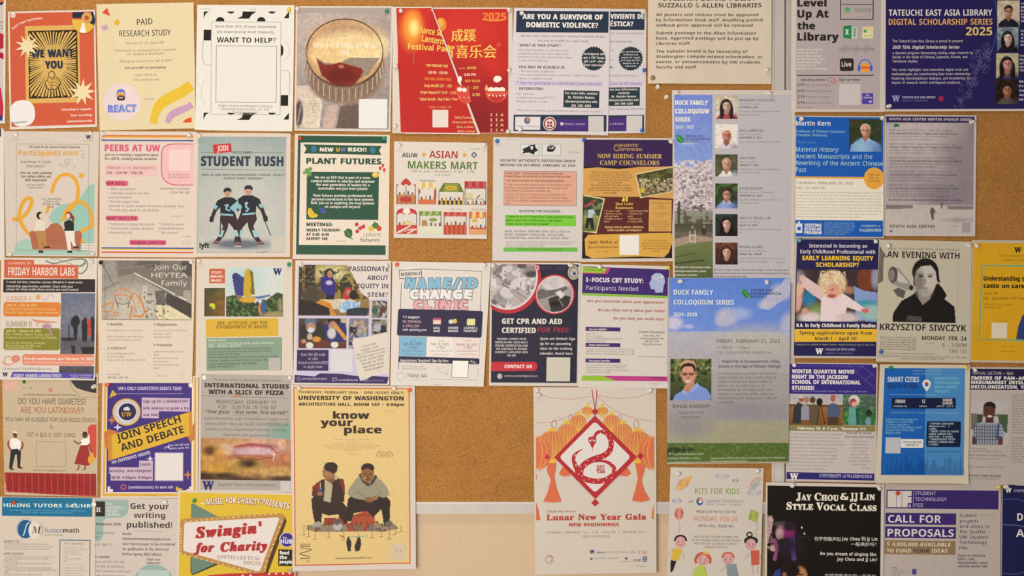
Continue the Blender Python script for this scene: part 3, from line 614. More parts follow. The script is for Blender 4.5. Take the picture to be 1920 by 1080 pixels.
def survivor(es=False):
    NV = '28364a'
    if not es:
        R(968, 21, 1141, 61, NV, .3); part('headline'); T(980, 1130, 27, 9.2, 'ARE YOU A SURVIVOR OF', 'f0e8de', 'k'); T(987, 1121, 42.5, 9.2, 'DOMESTIC VIOLENCE?', 'f0e8de', 'k')
        part('body_text'); T(977, 1136, 66, 4, 'Did the court issue a Domestic Violence Protection Order?', '837c80', 'r'); T(1008, 1104, 74.5, 4, 'You may be eligible for a paid study.', '837c80', 'r')
        T(974, 1052, 82.7, 5, 'WHAT IS THIS STUDY?', '3a3a44', 'b'); T(971.5, 1074, 92.5, 3.6, 'UW researchers want to understand your|perspective about how these orders work,|particularly if the order required your abuser|to give up their firearms.', '9c9598', 'r', al='l', dy=6.5)
        T(971.5, 1059.5, 123.6, 5, 'YOU MAY BE ELIGIBLE IF:', '3a3a44', 'b'); T(972, 1122, 132.5, 3.6, '* You are at least 18 years old|* You have received your order in any court in place in King, Pierce,|   Yakima, or Spokane counties', '9c9598', 'r', al='l', dy=6.8)
        part('highlight'); R(964.5, 152, 1130, 161.5, 'd0c0d4', .4); part('body_text'); T(970, 1128, 154, 5, '* You can participate in a 60 minute Zoom interview.', '55486a', 'r')
        T(973, 1020, 164, 5, 'INTERESTED?', '3a3a44', 'b'); T(969, 1032, 174.5, 3.6, 'Fill out our|screening survey|Please email us at ...', '9c9598', 'r', al='l', dy=7); T(1020, 1040, 181, 3.4, '10/15/24', 'b0a8a8', 'r'); T(969.5, 1130, 206.5, 3, 'Tango gift cards give you your $100 different options on where to spend it.', '958e90', 'r')
        part('contact_box'); R(1056.5, 170, 1123.5, 202, '2c3a40'); T(1059.5, 1120, 172.7, 4.6, 'For more info, contact|Dr. Deirdre Bowen|dbowen@seattleu.edu|206-398-4289', 'ece4dc', 'b', dy=7.8)
        part('seal'); ST(1113, 110, 23.5, 21, 26, '28363c'); T(1094, 1133, 99, 4.2, 'Participants will|get a $50 Tango|gift card* after|their interview', 'd8d0cc', 'b', dy=7)
        part('banner'); R(963, 215.5, 1137, 246.5, NV, 1); part('logo'); R(966, 219, 1013, 243.5, 'ded6d0', 1); E(988.5, 226, 6, 6.5, '3e6f8c'); E(989.5, 224.5, 4, 4, 'c87860'); T(968, 1011, 235, 3.4, "Seattle Children's", '8a8488', 'r')
        E(1030.5, 232, 12.5, 13, 'ded4cc'); O(1030.5, 232, 10, 10, 2.4, '9a3430'); R(1026, 228, 1035, 238, '9a3430'); L([(1026, 233), (1036, 233)], 1, 'ded4cc'); L([(1030.5, 226), (1030.5, 238)], 1, 'ded4cc')
        R(1045, 223, 1102, 245, '4c2c78', 1); T(1050, 1057, 230, 5.4, 'W', 'e8e0f0', 'S'); T(1059, 1097, 231, 3.6, 'RESEARCH & PARTNERS', 'b8a8d0', 'r'); R(1103, 218, 1132, 247, 'cfc6c0', 1)
    else:
        R(1046, 21.5, 1208.5, 56, NV); part('headline'); T(1145, 1207, 26.5, 8.6, 'VIVIENTE DE', 'e8e0d8', 'k'); T(1145, 1187, 40.5, 8.6, 'ÉSTICA?', 'e8e0d8', 'k')
        part('body_text'); T(1145, 1206, 60.5, 3.8, 'cto contra la violencia', '8a8488', 'r'); T(1144, 1186, 76, 3.8, 'dio remunerado.', '8a8488', 'r'); T(1143.5, 1151, 123.6, 4.6, 'AL:', '3a3a44', 'b'); T(1143, 1193, 140, 3.6, 'en Distritos como de Jud.', 'a09a9c', 'r')
        T(1143.5, 1149, 92, 3.2, 'ra|os', 'a09a9c', 'r', dy=19)
        part('highlight'); R(1142, 152, 1207, 161.5, 'd0c0d4'); part('body_text'); T(1144, 1203, 154.2, 5, 'Zoom de 60 minutos.', '55486a', 'r'); T(1143, 1207, 202.5, 3.6, '100) opciones diferentes', '958e90', 'r')
        part('contact_box'); R(1141, 164, 1199.5, 198.5, '2c3a40'); T(1142, 1197, 165.5, 4.2, 'ara mas informacion,|contacte|Dr. Deirdre Bowen|dbowen@seattleu.edu|206-398-4289', 'd8d0cc', 'b', dy=6.7)
        part('seal'); ST(1182.5, 110, 23.5, 21, 26, '28363c'); T(1164, 1201, 95.5, 3, 'Los participantes|recibiran una|tarjeta de regalo|de Tango de $50*|despues de su|entrevista', 'c8c0bc', 'b', dy=5.4)
        part('banner'); R(1045, 216.5, 1207.5, 246.5, NV); R(1141, 221, 1174, 244, '4c2c78'); T(1143, 1169, 230.5, 3.6, '& PARTNERS', 'b8a8d0', 'r'); R(1174.5, 217, 1204, 246, 'cfc6c0')
poster('flyer', [(1034, 16), (1212, 17), (1210, 249.5), (1034, 252)], 'lilac white flyer in Spanish with dark round seal, mostly hidden behind its English version', 'Spanish survivor flyer', paper='efe8ee'); survivor(True); done()
poster('flyer', [(964, 14.5), (1144, 16), (1140, 254), (954, 250)], 'white flyer headed by a dark navy banner, scalloped seal and navy logo strip at bottom', 'navy banner survivor flyer', lvl=1, paper='f2eaf0'); survivor(); done()

poster('notice', [(1215, -66), (1446, -66), (1446, 158), (1214.5, 157)], 'wrinkled cream policy notice of plain black type, hanging at the top of the board', 'policy notice', paper='f3e4d0', cat='notice', wave=.0012, crease=.0035, cols=40, rows=40, lvl=0, seen='e0d2c0', group='notices')
part('headline'); T(1243, 1417, -6.5, 8, 'BULLETIN BOARD POLICY', '574a3c', 'b'); T(1234, 1427, 6.3, 8, 'SUZZALLO & ALLEN LIBRARIES', '4b4136', 'b')
part('body_text'); X = dict(col='574b3f', f='b', al='l', dy=9.9)
T(1230, 1429, 25, 5.5, 'All posters and notices must be approved|by Information Desk staff. Anything posted|without prior approval will be removed.', **X)
T(1230, 1422, 59.5, 5.5, 'Submit postings to the Allen Information|Desk. Approved postings will be put up by|Libraries staff.', **X)
T(1230, 1429, 94, 5.5, 'The bulletin board is for University of|Washington campus related information, or|events, or announcements by UW students,|faculty and staff.', **X); done()

SR_ = 'c3b6aa'
poster('poster', [(1484, -12), (1660, -12), (1657, 210), (1483, 210)], 'grey library skills poster with green spreadsheet icon, headphones icon and sound wave', 'grey library skills poster', lvl=1, paper='f4e8dc', seen=SR_)
F((9, 4, 8, 5), 'a3938f'); part('headline'); T(1495.5, 1549, -1, 13, 'Level', '2a2422', 'k'); T(1495.5, 1553, 19, 14, 'Up At', '2a2422', 'k'); T(1495.5, 1527.5, 42, 13, 'the', '2a2422', 'k'); T(1495.5, 1572, 62, 14, 'Library', '2a2422', 'k')
part('body_text'); T(1495, 1551, 91, 3.4, 'Learn new digital|skills to boost|your data career|at the libraries and|build technology|confidence in|hands-on workshops', 'd9c9b4', 'b', al='l', dy=6)
R(1494.5, 140.5, 1637.5, 142.3, '4a4240'); T(1501.5, 1547, 147.5, 4.2, 'Upcoming Events', '3a3230', 'b'); O(1559, 150, 7, 4.2, 1, 'b04a3c'); O(1563, 153, 5, 3.4, .8, 'b04a3c'); T(1573, 1612, 147.3, 4.2, 'Sign up today!', '3a3230', 'b')
for k, (d_, e_) in enumerate((('2/11', 'Intro to Spreadsheets'), ('2/12', 'Podcasting for Beginners'), ('2/13', 'Presentation and Design'), ('2/14', 'Data Visual Storytelling'))): T(1495, 1508.5, 157 + 11 * k, 4.6, d_, '3a3230', 'b'); T(1511, 1556 + (k % 2) * 5, 158 + 11 * k, 3.4, e_, '7a6c6a', 'r')
T(1496, 1524, 200, 2.8, '30 11/15/24', '6c605c', 'r'); R(1573, 158, 1613, 197, 'b8aaa4')
part('icon'); BX(1575, -4, 1638, 37.5, 1.8, '3a3230'); L([(1577, 8.5), (1636, 8.5)], 1.6, '4a4a40'); E(1589, 18, 5.2, 5.2, '4f9a50'); T(1602, 1635, 14, 8, 'ndbidqf', '5e7c5a', 'n'); T(1585, 1622, 27, 3, 'data report weekly', 'a89a74', 'r')
G([(1581, 49), (1596, 47.5), (1596, 73), (1581, 71)], '1f7a48'); T(1585, 1591, 55, 10, 'X', 'e8f0e0', 'k'); BX(1598, 51, 1606.5, 71, 1, 'cfe0c8'); L([(1602, 53), (1602, 69)], 2.6, '5f9a70')
R(1616.5, 50, 1637, 72, 'cdbf94'); R(1619, 56, 1625, 61, '4f8a40'); L([(1619, 67), (1635, 67)], 1.5, '93a868'); L([(1619, 53), (1634, 53)], 1.2, 'c88a50'); BX(1627, 56, 1634, 63, .6, 'b8a078')
part('sound_wave')
for k in range(34): L([(1573 + 2 * k, 92 - [1, 2, 4, 1, 8, 3, 5, 11, 2, 6][k % 10] * .85), (1573 + 2 * k, 92 + [1, 3, 5, 2, 10, 4, 5, 9, 3, 5][k % 10] * .85)], .8, '6a5e60')
part('icon'); R(1574.5, 109.5, 1600.5, 133.5, '2c2826', rd=4); T(1578, 1596, 116, 9, 'Live', 'd8d0cc', 'b'); O(1621.5, 126, 11.5, 14, 2, '4a58a8', 180, 360); E(1610.5, 128, 3, 6, '4a58a8'); E(1633, 128, 3, 6, '4a58a8'); R(1615, 119, 1629.5, 135, 'd8903c'); R(1615, 125, 1629.5, 129, 'd8502c'); 
R(1616, 175, 1637, 195, '4c3a8c'); T(1618, 1635, 177.5, 3, 'UW|Libraries', 'c8bcd8', 'b', dy=4); W(1629, 189, 4, 'e0d8e8'); done()

poster('poster', [(1657, -60), (2010, -60), (2008, 208), (1656, 209)], 'wide navy speaker series poster with silver and orange title and four portraits', 'navy speaker series poster', lvl=1, paper='f4e8dc', seen=SR_, cols=36)
F((4, 4, 4, 4), '241c4c'); part('headline'); T(1666, 1860, 18, 11.5, 'TATEUCHI EAST ASIA LIBRARY', 'cfc4c4', 'b'); T(1666, 1860.5, 35.5, 11, 'DIGITAL SCHOLARSHIP SERIES', 'cf9650', 'b'); T(1810.5, 1860, 51, 15.5, '2025', 'd8b060', 'b')
part('body_text'); T(1673, 1805, 74.5, 5, 'The Tateuchi East Asia Library is proud to present', 'b4aab8', 'r'); T(1673, 1798.5, 85.5, 6, '2025 TEAL Digital Scholarship Series', 'd8ccd0', 'i')
T(1673, 1824, 97, 4.6, 'a dynamic program showcasing cutting-edge research by|faculty in the fields of Chinese, Japanese, Korean, and|Taiwanese studies.', 'b4aab8', 'r', al='l', dy=7.7)
T(1672, 1820, 128.5, 4.6, 'This series highlights how innovative digital tools and|methodologies are transforming East Asian scholarship,|fostering interdisciplinary dialogue, and broadening the|impact of research within and beyond academia.', 'b4aab8', 'r', al='l', dy=8)
part('logo'); W(1672.5, 179.5, 11, '8a84a8'); T(1691, 1754, 180.5, 4, 'TATEUCHI EAST ASIA LIBRARY', '9c94ac', 'b'); T(1691, 1739, 187.5, 2.8, 'UNIVERSITY of WASHINGTON', '6c6488', 'r'); E(1764, 185, 5, 5.5, '98204a')
part('ornament'); _r = random.Random(5)
for k in range(70):
    t = _r.random(); cx_ = 1800 + 60 * t + _r.uniform(-12, 12) - (15 if t > .8 else 0); cy_ = 205 - 110 * t ** .8 + _r.uniform(-14, 3); a = _r.uniform(0, 6); s_ = _r.uniform(3, 6)
    L([(cx_ + s_ * math.cos(a + j * 2.1), cy_ + s_ * math.sin(a + j * 2.1)) for j in (0, 1, 2, 3)], .5, '6e6a98') if cy_ < 202 else 0
L([(1862, -10), (1868, 20), (1870, 50), (1864, 80), (1858, 100)], 1.2, '4a5888', s=1)
part('portrait'); PT(1869.5, 1, 1911.5, 52, 'b8a48c', 'a8745c', '241a1a', '1c1a26', glass=1, cy=.4, hs=.95); PT(1869, 51, 1909, 97, '8a948c', 'd0a090', '1a1418', '14121a', long=1, bg2='586070'); PT(1867, 100, 1909, 147, 'a89a78', 'b07a68', '181014', '4a3a4c', long=1, hs=1.1); PT(1866, 149, 1909, 195, '34241c', '9a6048', '181210', '4c443c', bg2='20140f', cx=.5)
part('speaker_text'); T(1914, 1990, 5, 4, 'Tuesday, February 4|Mapping early texts|Digital library room|University lecture|Thomson Hall 101|Wednesday 12pm', 'b4aab8', 'b', al='l', dy=6.5); T(1913.5, 1990, 56, 4, 'Friday, March 7|Archives in Motion|A reading group|Hall 202 on campus|Noon to 1pm', 'b4aab8', 'b', al='l', dy=6.5)
T(1911.5, 1990, 103, 4, 'Thursday, April 10|Hand-written maps|of coastal towns|University room|Three pm', 'b4aab8', 'b', al='l', dy=6.8); T(1910.5, 1990, 151, 4, 'Monday, May 12|Printing cultures|Seminar and talk|Allen Library|May, noon', 'b4aab8', 'b', al='l', dy=8.4); done()
# ------------------------------------------------------------ second row
poster('poster', [(-166, 240), (7, 241), (9, 488), (-166, 487)], 'sliver of a white poster at the left edge beside the sofa illustration flyer', 'white sliver at left edge'); R(-20, 241.5, 2, 256, '3a3040'); done()

poster('flyer', [(7, 246), (186, 247), (183, 481), (12, 480)], 'pale flyer with yellow looping ribbon and two women on a brown sofa', 'sofa illustration flyer', paper='e9dccf', wave=.0012, crease=.0012)
part('illustration'); G([(178, 344), (168, 347), (160, 357), (150, 372), (140, 380), (118, 383), (98, 395), (92, 410), (120, 440), (150, 470), (176, 466)], '9cc0ae'); G([(26, 471), (32, 455), (44, 449), (56, 449), (66, 460), (120, 462), (175, 460), (174, 478), (24, 478)], 'a8c4b2')
L([(40, 411), (24, 411)], 8, 'e2a63a'); L([(26, 411), (38, 411), (52, 398), (60, 382), (59, 373), (52, 372), (44, 380), (38, 396), (38, 412), (46, 428), (57, 440), (72, 446)], 7, 'e2a63a', s=1)
L([(97, 363), (102, 345), (112, 331), (124, 327), (136, 331), (144, 342), (147, 358), (144, 376), (135, 390), (124, 400), (118, 415)], 6.5, 'e2a63a', s=1); L([(88, 400), (92, 385)], 6, 'e2a63a'); L([(120, 412), (124, 396), (138, 382), (152, 379), (165, 388), (172, 405), (173, 422), (166, 428), (155, 432), (150, 445), (158, 458)], 7, 'e2a63a', s=1)
G([(56, 438), (60, 433), (74, 436), (90, 428), (96, 420), (108, 418), (116, 424), (122, 436), (140, 434), (150, 432), (154, 440), (150, 468), (62, 468)], 'b06c4e'); L([(66, 446), (96, 452), (130, 448), (150, 444)], 1, '9a5a40'); L([(72, 457), (110, 456), (148, 458)], .8, '9a5a40')
G([(153, 457), (176, 457), (176, 472), (153, 472)], 'e6dac8')
def sitter(hx, hy, hair, top, leg, flip=1):
    E(hx - 1, hy, 6, 7, hair); E(hx + 2 * flip, hy + 1, 4, 5, 'e8c4a8'); G([(hx - 9, hy + 12), (hx, hy + 8), (hx + 9, hy + 12), (hx + 9, hy + 30), (hx - 9, hy + 30)], top)
    G([(hx - 8, hy + 29), (hx + 10, hy + 29), (hx + 11, hy + 50), (hx + 14, hy + 58), (hx + 8, hy + 58), (hx + 3, hy + 46), (hx + 4, hy + 66), (hx - 2, hy + 66)], leg)
    R(hx - 3, hy + 66, hx + 6, hy + 70, '2c2422'); R(hx + 8, hy + 58, hx + 18, hy + 61, '2c2422')
sitter(76, 404, '2a201e', 'e0d4bc', 'b88850'); L([(84, 415), (91, 425), (94, 420)], 2.4, 'e0d4bc'); L([(68, 416), (63, 430)], 2.4, 'e8c4a8')
sitter(130, 404, '8a4034', '26262a', 'e4dccc', -1); L([(121, 415), (115, 421), (122, 428)], 2.6, 'e8c4a8'); G([(133, 398), (140, 408), (138, 420), (134, 410)], '8a4034')
part('frame_line'); BX(31, 270, 167, 470, .7, '98a08e')
part('headline'); T(35, 114, 281.5, 10, 'Participants', 'dfa03c', 'b'); T(119, 147, 284, 7, 'NEEDED', 'dfa03c', 'b')
part('body_text'); T(54, 150, 273.5, 4, 'UW Center for the Science of Social Connection', '5c564e', 'I'); T(39, 95, 301, 5, 'Interested in Social|Interaction?', '8a8278', 'r', dy=8)
T(38, 98, 321.5, 4.6, 'Join our study exploring|how culture affects our|daily interaction!', '4a4440', 'I', dy=6.8); T(50, 86, 345, 3.2, 'Participants aged 18+|Students fluent in', 'a0988c', 'r', dy=5); T(78, 116, 371, 3.6, '1 on 1 Zoom Meeting|(3 days to 3 hr)|UW Psych or SONA|credit', '6c665e', 'r', dy=5)
T(142, 175, 458.5, 3, 'For more information|Contact: emotion lab|connectlab@uw.edu', '6c665e', 'r', dy=5)
part('logo'); W(161, 254, 7, '2c2c50'); T(157, 175, 263.5, 1.6, 'UNIVERSITY of WASHINGTON', '6a6470', 'r')
part('ornament'); L([(110, 306), (118, 312), (126, 310), (130, 300), (124, 299), (122, 306), (130, 308)], .9, '9aa8a0', s=1); L([(152, 284), (156, 280)], 1.2, '9aa8a0'); L([(153, 289), (159, 289)], 1.2, '9aa8a0'); L([(152, 293), (158, 297)], 1.2, '9aa8a0'); E(140, 312, 3, 2.6, 'a8c8b8'); ST(153, 329, 7, 3.6, 5, 'e2a63a', 20)
done()

def rbars(x0, x1, y0, cols, s):
    for k, c in enumerate(cols): R(x0, y0 + k * s, x1, y0 + (k + 1) * s, c)
poster('flyer', [(187, 246), (369, 247), (368, 483), (187, 482)], 'pale flyer with pink headline and rainbow stripes along top and bottom', 'pink rainbow striped flyer', paper='f2e2d4', wave=.0012, crease=.0012)
part('stripe'); rbars(191, 363, 253.5, ['d07a4c', 'e0b060', 'e6d0b8', '4a5c96'], 2.8); rbars(191, 363, 464, ['4a5c96', 'e6c050', 'e6d4c8', 'd0603c'], 2.6)
part('headline'); T(197, 300, 271.5, 12, 'PEERS AT UW', 'd8647c', 'k'); part('body_text'); T(197, 297, 288, 4.6, 'Join us in creating a supportive space|for LGBTQ+ undergraduate students!', '6a4a50', 'b', dy=7.4, al='l')
part('panel'); R(198, 308, 297, 331, 'e8bcb6', rd=5); G([(363, 270), (320, 271), (309, 276), (304, 285), (303, 320), (307, 334), (316, 344), (330, 347), (363, 347)], 'e8b8b4'); L([(363, 270), (322, 270.5), (308, 276), (303.5, 288), (303.5, 322), (308, 337), (320, 345), (335, 347), (363, 347)], 1.6, 'c8546c', s=1)
R(317, 281, 357, 320, 'eecac4')
part('tag_shape'); R(198, 338.5, 241, 349, 'dc6a80', rd=5); R(198, 404.5, 260, 414, 'dc6a80', rd=4.6); R(243, 450, 312, 459.5, 'd8607a', rd=3)
part('headline'); T(200, 290, 312.5, 4.8, 'FEBRUARY 4, 18, AND MARCH 4', 'a06a68', 'r'); T(200, 268, 321.5, 5, '3:30 - 4:30 PM - THO 336', '5c4444', 'b'); T(200, 238, 341, 5.2, 'OUR GOALS:', '5a2434', 'b'); T(200, 257, 406.6, 5.2, "WHAT YOU'LL DO:", '5a2434', 'b'); T(246, 309, 452.3, 4.6, 'instagram: @swerl_uw', '5a2434', 'b')
part('body_text'); T(203, 345, 352.5, 4.3, '* Make connections|* Highlight students and their|    accomplishments|* Provide support and|    advocate for queer students to ensure agreeable clout|* Provide safe space for all identities', '94877e', 'r', al='l', dy=7.9)
T(203, 290, 418.3, 4.3, '* Participate in group discussions|* Attend events (social, speakers,|    volunteering, etc)', '94877e', 'r', al='l', dy=7.8); T(298, 347, 418.3, 4.3, "* Celebrate peers'|    accomplishments|* Be yourself", '94877e', 'r', al='l', dy=7.8)
T(315, 356, 326, 3, 'Fill out this form to|join our mailing list', '8c6462', 'r', dy=5); T(300, 356, 351.5, 4.2, 'Interested in joining?|SCAN THE QR!', '7a5c58', 'r', al='r', dy=7.4); T(322, 342, 404, 3, '2/12/25', 'a89c90', 'r'); T(341, 357, 442, 3, '11/27/24', 'a89c90', 'r'); L([(342, 459), (344, 452), (348, 458), (350, 451), (354, 459), (357, 452)], .7, '8c7c74'); done()

poster('poster', [(367, 249), (545, 250), (544, 482), (364, 482)], 'grey-teal ice hockey poster showing two players in dark jerseys', 'hockey poster', paper='efe0d0')
F((5, 7, 9, 8), 'a3aaa0'); part('photo')
_d = '22262e'; _m = '3c2830'
I(372, 257, 536, 473, [('g', '9aa79f', 'b9b8ac'), ('e', 460, 390, 90, 90, 'c2bfb4', 1.2), ('n', .08, 18), ('n', .12, 1.6), ('e', 450, 458, 55, 9, '6c7278', .8)], 1.2)
def player(cx, cy, s, f):
    y = lambda b: cy + b * s * .98
    x = lambda a: cx + a * s * f
    G([(x(-15), y(40)), (x(14), y(40)), (x(17), y(56)), (x(10), y(70)), (x(13), y(80)), (x(24), y(98)), (x(30), y(106)), (x(22), y(109)), (x(8), y(92)), (x(0), y(74)), (x(-2), y(62)), (x(-12), y(74)), (x(-16), y(88)), (x(-14), y(108)), (x(-23), y(109)), (x(-26), y(86)), (x(-28), y(70)), (x(-20), y(54))], _m)
    G([(x(-20), y(78)), (x(-10), y(78)), (x(-13), y(92)), (x(-24), y(92))], '9ec2c0'); G([(x(7), y(78)), (x(16), y(80)), (x(22), y(92)), (x(12), y(94))], '9ec2c0')
    G([(x(-10), y(7)), (x(8), y(7)), (x(22), y(14)), (x(30), y(32)), (x(24), y(38)), (x(16), y(28)), (x(15), y(46)), (x(-16), y(48)), (x(-14), y(28)), (x(-22), y(38)), (x(-30), y(30)), (x(-20), y(14))], _d)
    G([(x(30), y(32)), (x(24), y(38)), (x(30), y(54)), (x(37), y(52))], _m); G([(x(20), y(26)), (x(27), y(23)), (x(31), y(30)), (x(25), y(34))], '8fb8bc'); G([(x(-20), y(24)), (x(-28), y(22)), (x(-31), y(30)), (x(-24), y(34))], '8fb8bc')
    G([(x(29), y(50)), (x(38), y(49)), (x(39), y(60)), (x(31), y(61))], '1e2026'); G([(x(-12), y(44)), (x(14), y(42)), (x(14), y(46)), (x(-12), y(48))], '8fb8bc')
    E(x(0), y(-2), 7.4 * s, 9 * s, 'c89a7c'); G([(x(-8), y(-3)), (x(-8), y(-10)), (x(-3), y(-14)), (x(4), y(-14)), (x(9), y(-9)), (x(8), y(-3)), (x(3), y(-6)), (x(-4), y(-6))], '2a2e34'); E(x(-2.5), y(-1), 1, .7, '5a3828'); E(x(2.5), y(-1), 1, .7, '5a3828'); R(cx - 2, y(3), cx + 2, y(3.8), '7a4a3a')
    for a, b in ((-22, 108), (24, 106)): G([(x(a - 6), y(b - 4)), (x(a + 5), y(b - 5)), (x(a + 8), y(b + 3)), (x(a - 6), y(b + 4))], '7c5c5c'); L([(x(a - 7), y(b + 5)), (x(a + 8), y(b + 4))], .8, 'd0d0d0')
part('player'); L([(496, 413), (508, 442)], 1.6, '2c2a2a'); player(466, 360, .93, 1); L([(459, 382), (464, 380), (461, 387), (466, 392), (461, 397)], 3, '9cc4cc', s=1)
player(427, 364, .88, -1); L([(421, 386), (428, 384), (424, 392), (432, 395)], 2.6, '9cc4cc', s=1); L([(414, 405), (413, 440)], 2, '2c2a2a')
G([(430, 390), (446, 376), (450, 386), (440, 398)], '8fb8bc')
part('headline'); T(377.5, 531, 293.5, 17.5, 'STUDENT RUSH', '36424e', 'k'); T(436, 473, 283.5, 4.6, 'SEATTLE KRAKEN', '3c4a54', 'b'); part('badge'); G([(399, 271.5), (433, 268.5), (435, 285), (401, 288)], 'c23a38'); T(407, 428, 272.5, 10.5, 'JOIN', 'ecd8cc', 'N', rot=4)
part('body_text'); T(377.5, 533, 326, 4, 'SIGN UP AND SAVE ON DISCOUNTED STUDENT TICKETS', '4c5458', 'b'); T(419, 493, 332.5, 4, 'ALMOST EVERY GAMEDAY!', '4c5458', 'b'); L([(377, 285.5), (400, 285.5)], .7, '5a6468'); L([(476, 286), (532, 286.5)], .7, '5a6468'); L([(377, 317.5), (532, 319)], .7, '5a6468'); T(480, 499, 471.5, 2.8, '11/14/24', '6a7068', 'r')
part('logo'); T(374.5, 392, 456, 9, 'lyft', '221e22', 'k'); R(508, 444, 536, 473, 'c8c0b0'); done()

poster('poster', [(553, 251), (731, 253), (729, 487), (549, 486)], 'dark green framed poster with fruit and vegetable pictures and a green central panel', 'green plant poster', paper='f2e6da')
_g = '2c5540'; F((6, 3, 6, 9), _g); F((11, 16, .01, 27), 'e6d5c0'); part('panel'); R(575, 322.5, 710, 412, _g)
part('banner'); G([(569, 271.5), (716, 273), (711, 281), (715, 290), (570, 288.5), (575, 280)], _g); T(600, 625, 277, 7, 'NEW', 'ecdfcc', 'k'); T(631, 637, 277, 7, 'U', 'e0a83c', 'k'); T(639, 648, 277, 7, 'W', '7a72b0', 'k'); T(653, 687, 277, 7, 'RSO!!', 'ecdfcc', 'k'); E(588.5, 279.5, 5.4, 6.4, '3f7a94'); E(699, 281.5, 5.4, 6.4, '3f7a94')
part('headline'); T(575, 714.5, 297, 10.5, 'PLANT FUTURES', '22503a', 'k'); T(575, 624, 417.5, 6.4, 'MEETINGS:', '2a3f34', 'k'); T(574.5, 638, 429, 5, 'WEEKLY THURSDAY', '2a3f34', 'k'); T(574.5, 617, 437, 5, 'AT 5:45-6:45', '2a3f34', 'k'); T(574.5, 614, 445, 5, 'SAVERY 106', '2a3f34', 'k')
part('body_text'); T(583, 703, 330.5, 4.8, 'We are an RSO that is part of a cross-|campus initiative to educate and empower|the next generation of leaders for a|sustainable and just food system!', 'eadfc8', 'N', dy=6.9); T(583, 702, 364.5, 4.8, 'Plant Futures provides professional and|personal connections in the food systems|field. Join us in exploring the food systems|on campus and beyond!', 'eadfc8', 'N', dy=6.9); T(629, 648, 451, 3, '11/18/24', 'a09488', 'r')
part('logo'); T(687, 715, 436, 7, 'plant', '8a8478', 'n'); T(675.5, 712, 446.5, 6.6, 'futures', '4a4a44', 'o'); L([(681, 446), (684, 436)], .9, '8a9a70')
part('berry'); 
for x, y in ((718, 310.5), (713, 316), (720.5, 319)): G([(x - 3, y - 2), (x, y - 4), (x + 3, y - 2), (x + 1, y + 4), (x - 1, y + 4)], 'c84a44')
part('lemon'); E(704, 328, 6.5, 5.2, 'e0bc44'); E(703, 327, 4, 3, 'ecd070')
part('leaf'); 
for x, y, r in ((576, 320, 6), (582, 317, 5), (571, 324, 4), (580, 326, 6)): ST(x, y, r, r * .6, 6, '6c9a4c', 10)
L([(577, 325), (575, 336)], 1.6, '8aa864')
part('banana'); G([(578, 391), (583, 390), (586, 395), (590, 400), (597, 403), (594, 407), (586, 409), (580, 407), (577, 400)], 'e2bc34'); L([(582, 392), (584, 400), (592, 405)], .7, 'a8862a')
part('berry'); 
for x, y in ((602, 392), (607, 393), (604, 397), (609, 398)): E(x, y, 3.4, 3.4, '4a5698')
part('tomato')
for x, y in ((669, 421), (681.5, 425), (675.5, 428), (670, 434)): E(x, y, 3.8, 3.6, 'c23c3a'); L([(x, y - 3), (x + 2, y - 5)], .7, '4a7a3c')
part('spinach'); G([(645, 434), (652, 428), (660, 431), (661, 440), (658, 446), (663, 450), (654, 446), (647, 443)], '3f6a40'); L([(650, 433), (662, 449)], .9, '88a46c')
part('pepper'); E(704, 423, 6.5, 6, '4c7c3c'); L([(704, 419), (702, 415)], 1.4, '4c7c3c'); E(696, 429, 5.5, 5, 'dab63c'); E(711, 428.5, 5, 5, 'cc4a38'); done()

poster('flyer', [(739, 265), (914, 268), (913, 448), (738.5, 446)], 'square white flyer illustrated with eight little market stalls', 'market stall flyer', paper='f3ebe2', curl=[(3, .004, .3), (2, .004, .35)])
part('headline'); T(754, 783, 286.5, 8.5, 'ASUW', '2a2624', 'b'); T(805, 858, 283, 13.5, 'ASIAN', 'b23a34', 'b'); T(765, 896, 303, 14, 'MAKERS MART', '5a7a34', 'b')
part('star'); ST(795, 290, 5.5, 2.4, 5, 'e0a040'); ST(871, 291, 5.5, 2.4, 5, 'e0a040'); part('icon'); G([(889, 284.5), (895, 290.5), (889, 296.5), (883, 290.5)], '4a4644'); G([(889, 287), (892.5, 290.5), (889, 294), (885.5, 290.5)], 'd0c8c0')
part('body_text'); T(772, 889, 319.5, 4.3, 'FEB 26, 2025 | THURSDAY | 11 AM - 3 PM'.replace('|', '/'), 'b26a60', 'r'); T(815, 845, 326.5, 3.2, 'HUB STREET', '9a8c84', 'r'); T(880, 900, 278, 3, '11/14/24', 'aaa298', 'r')
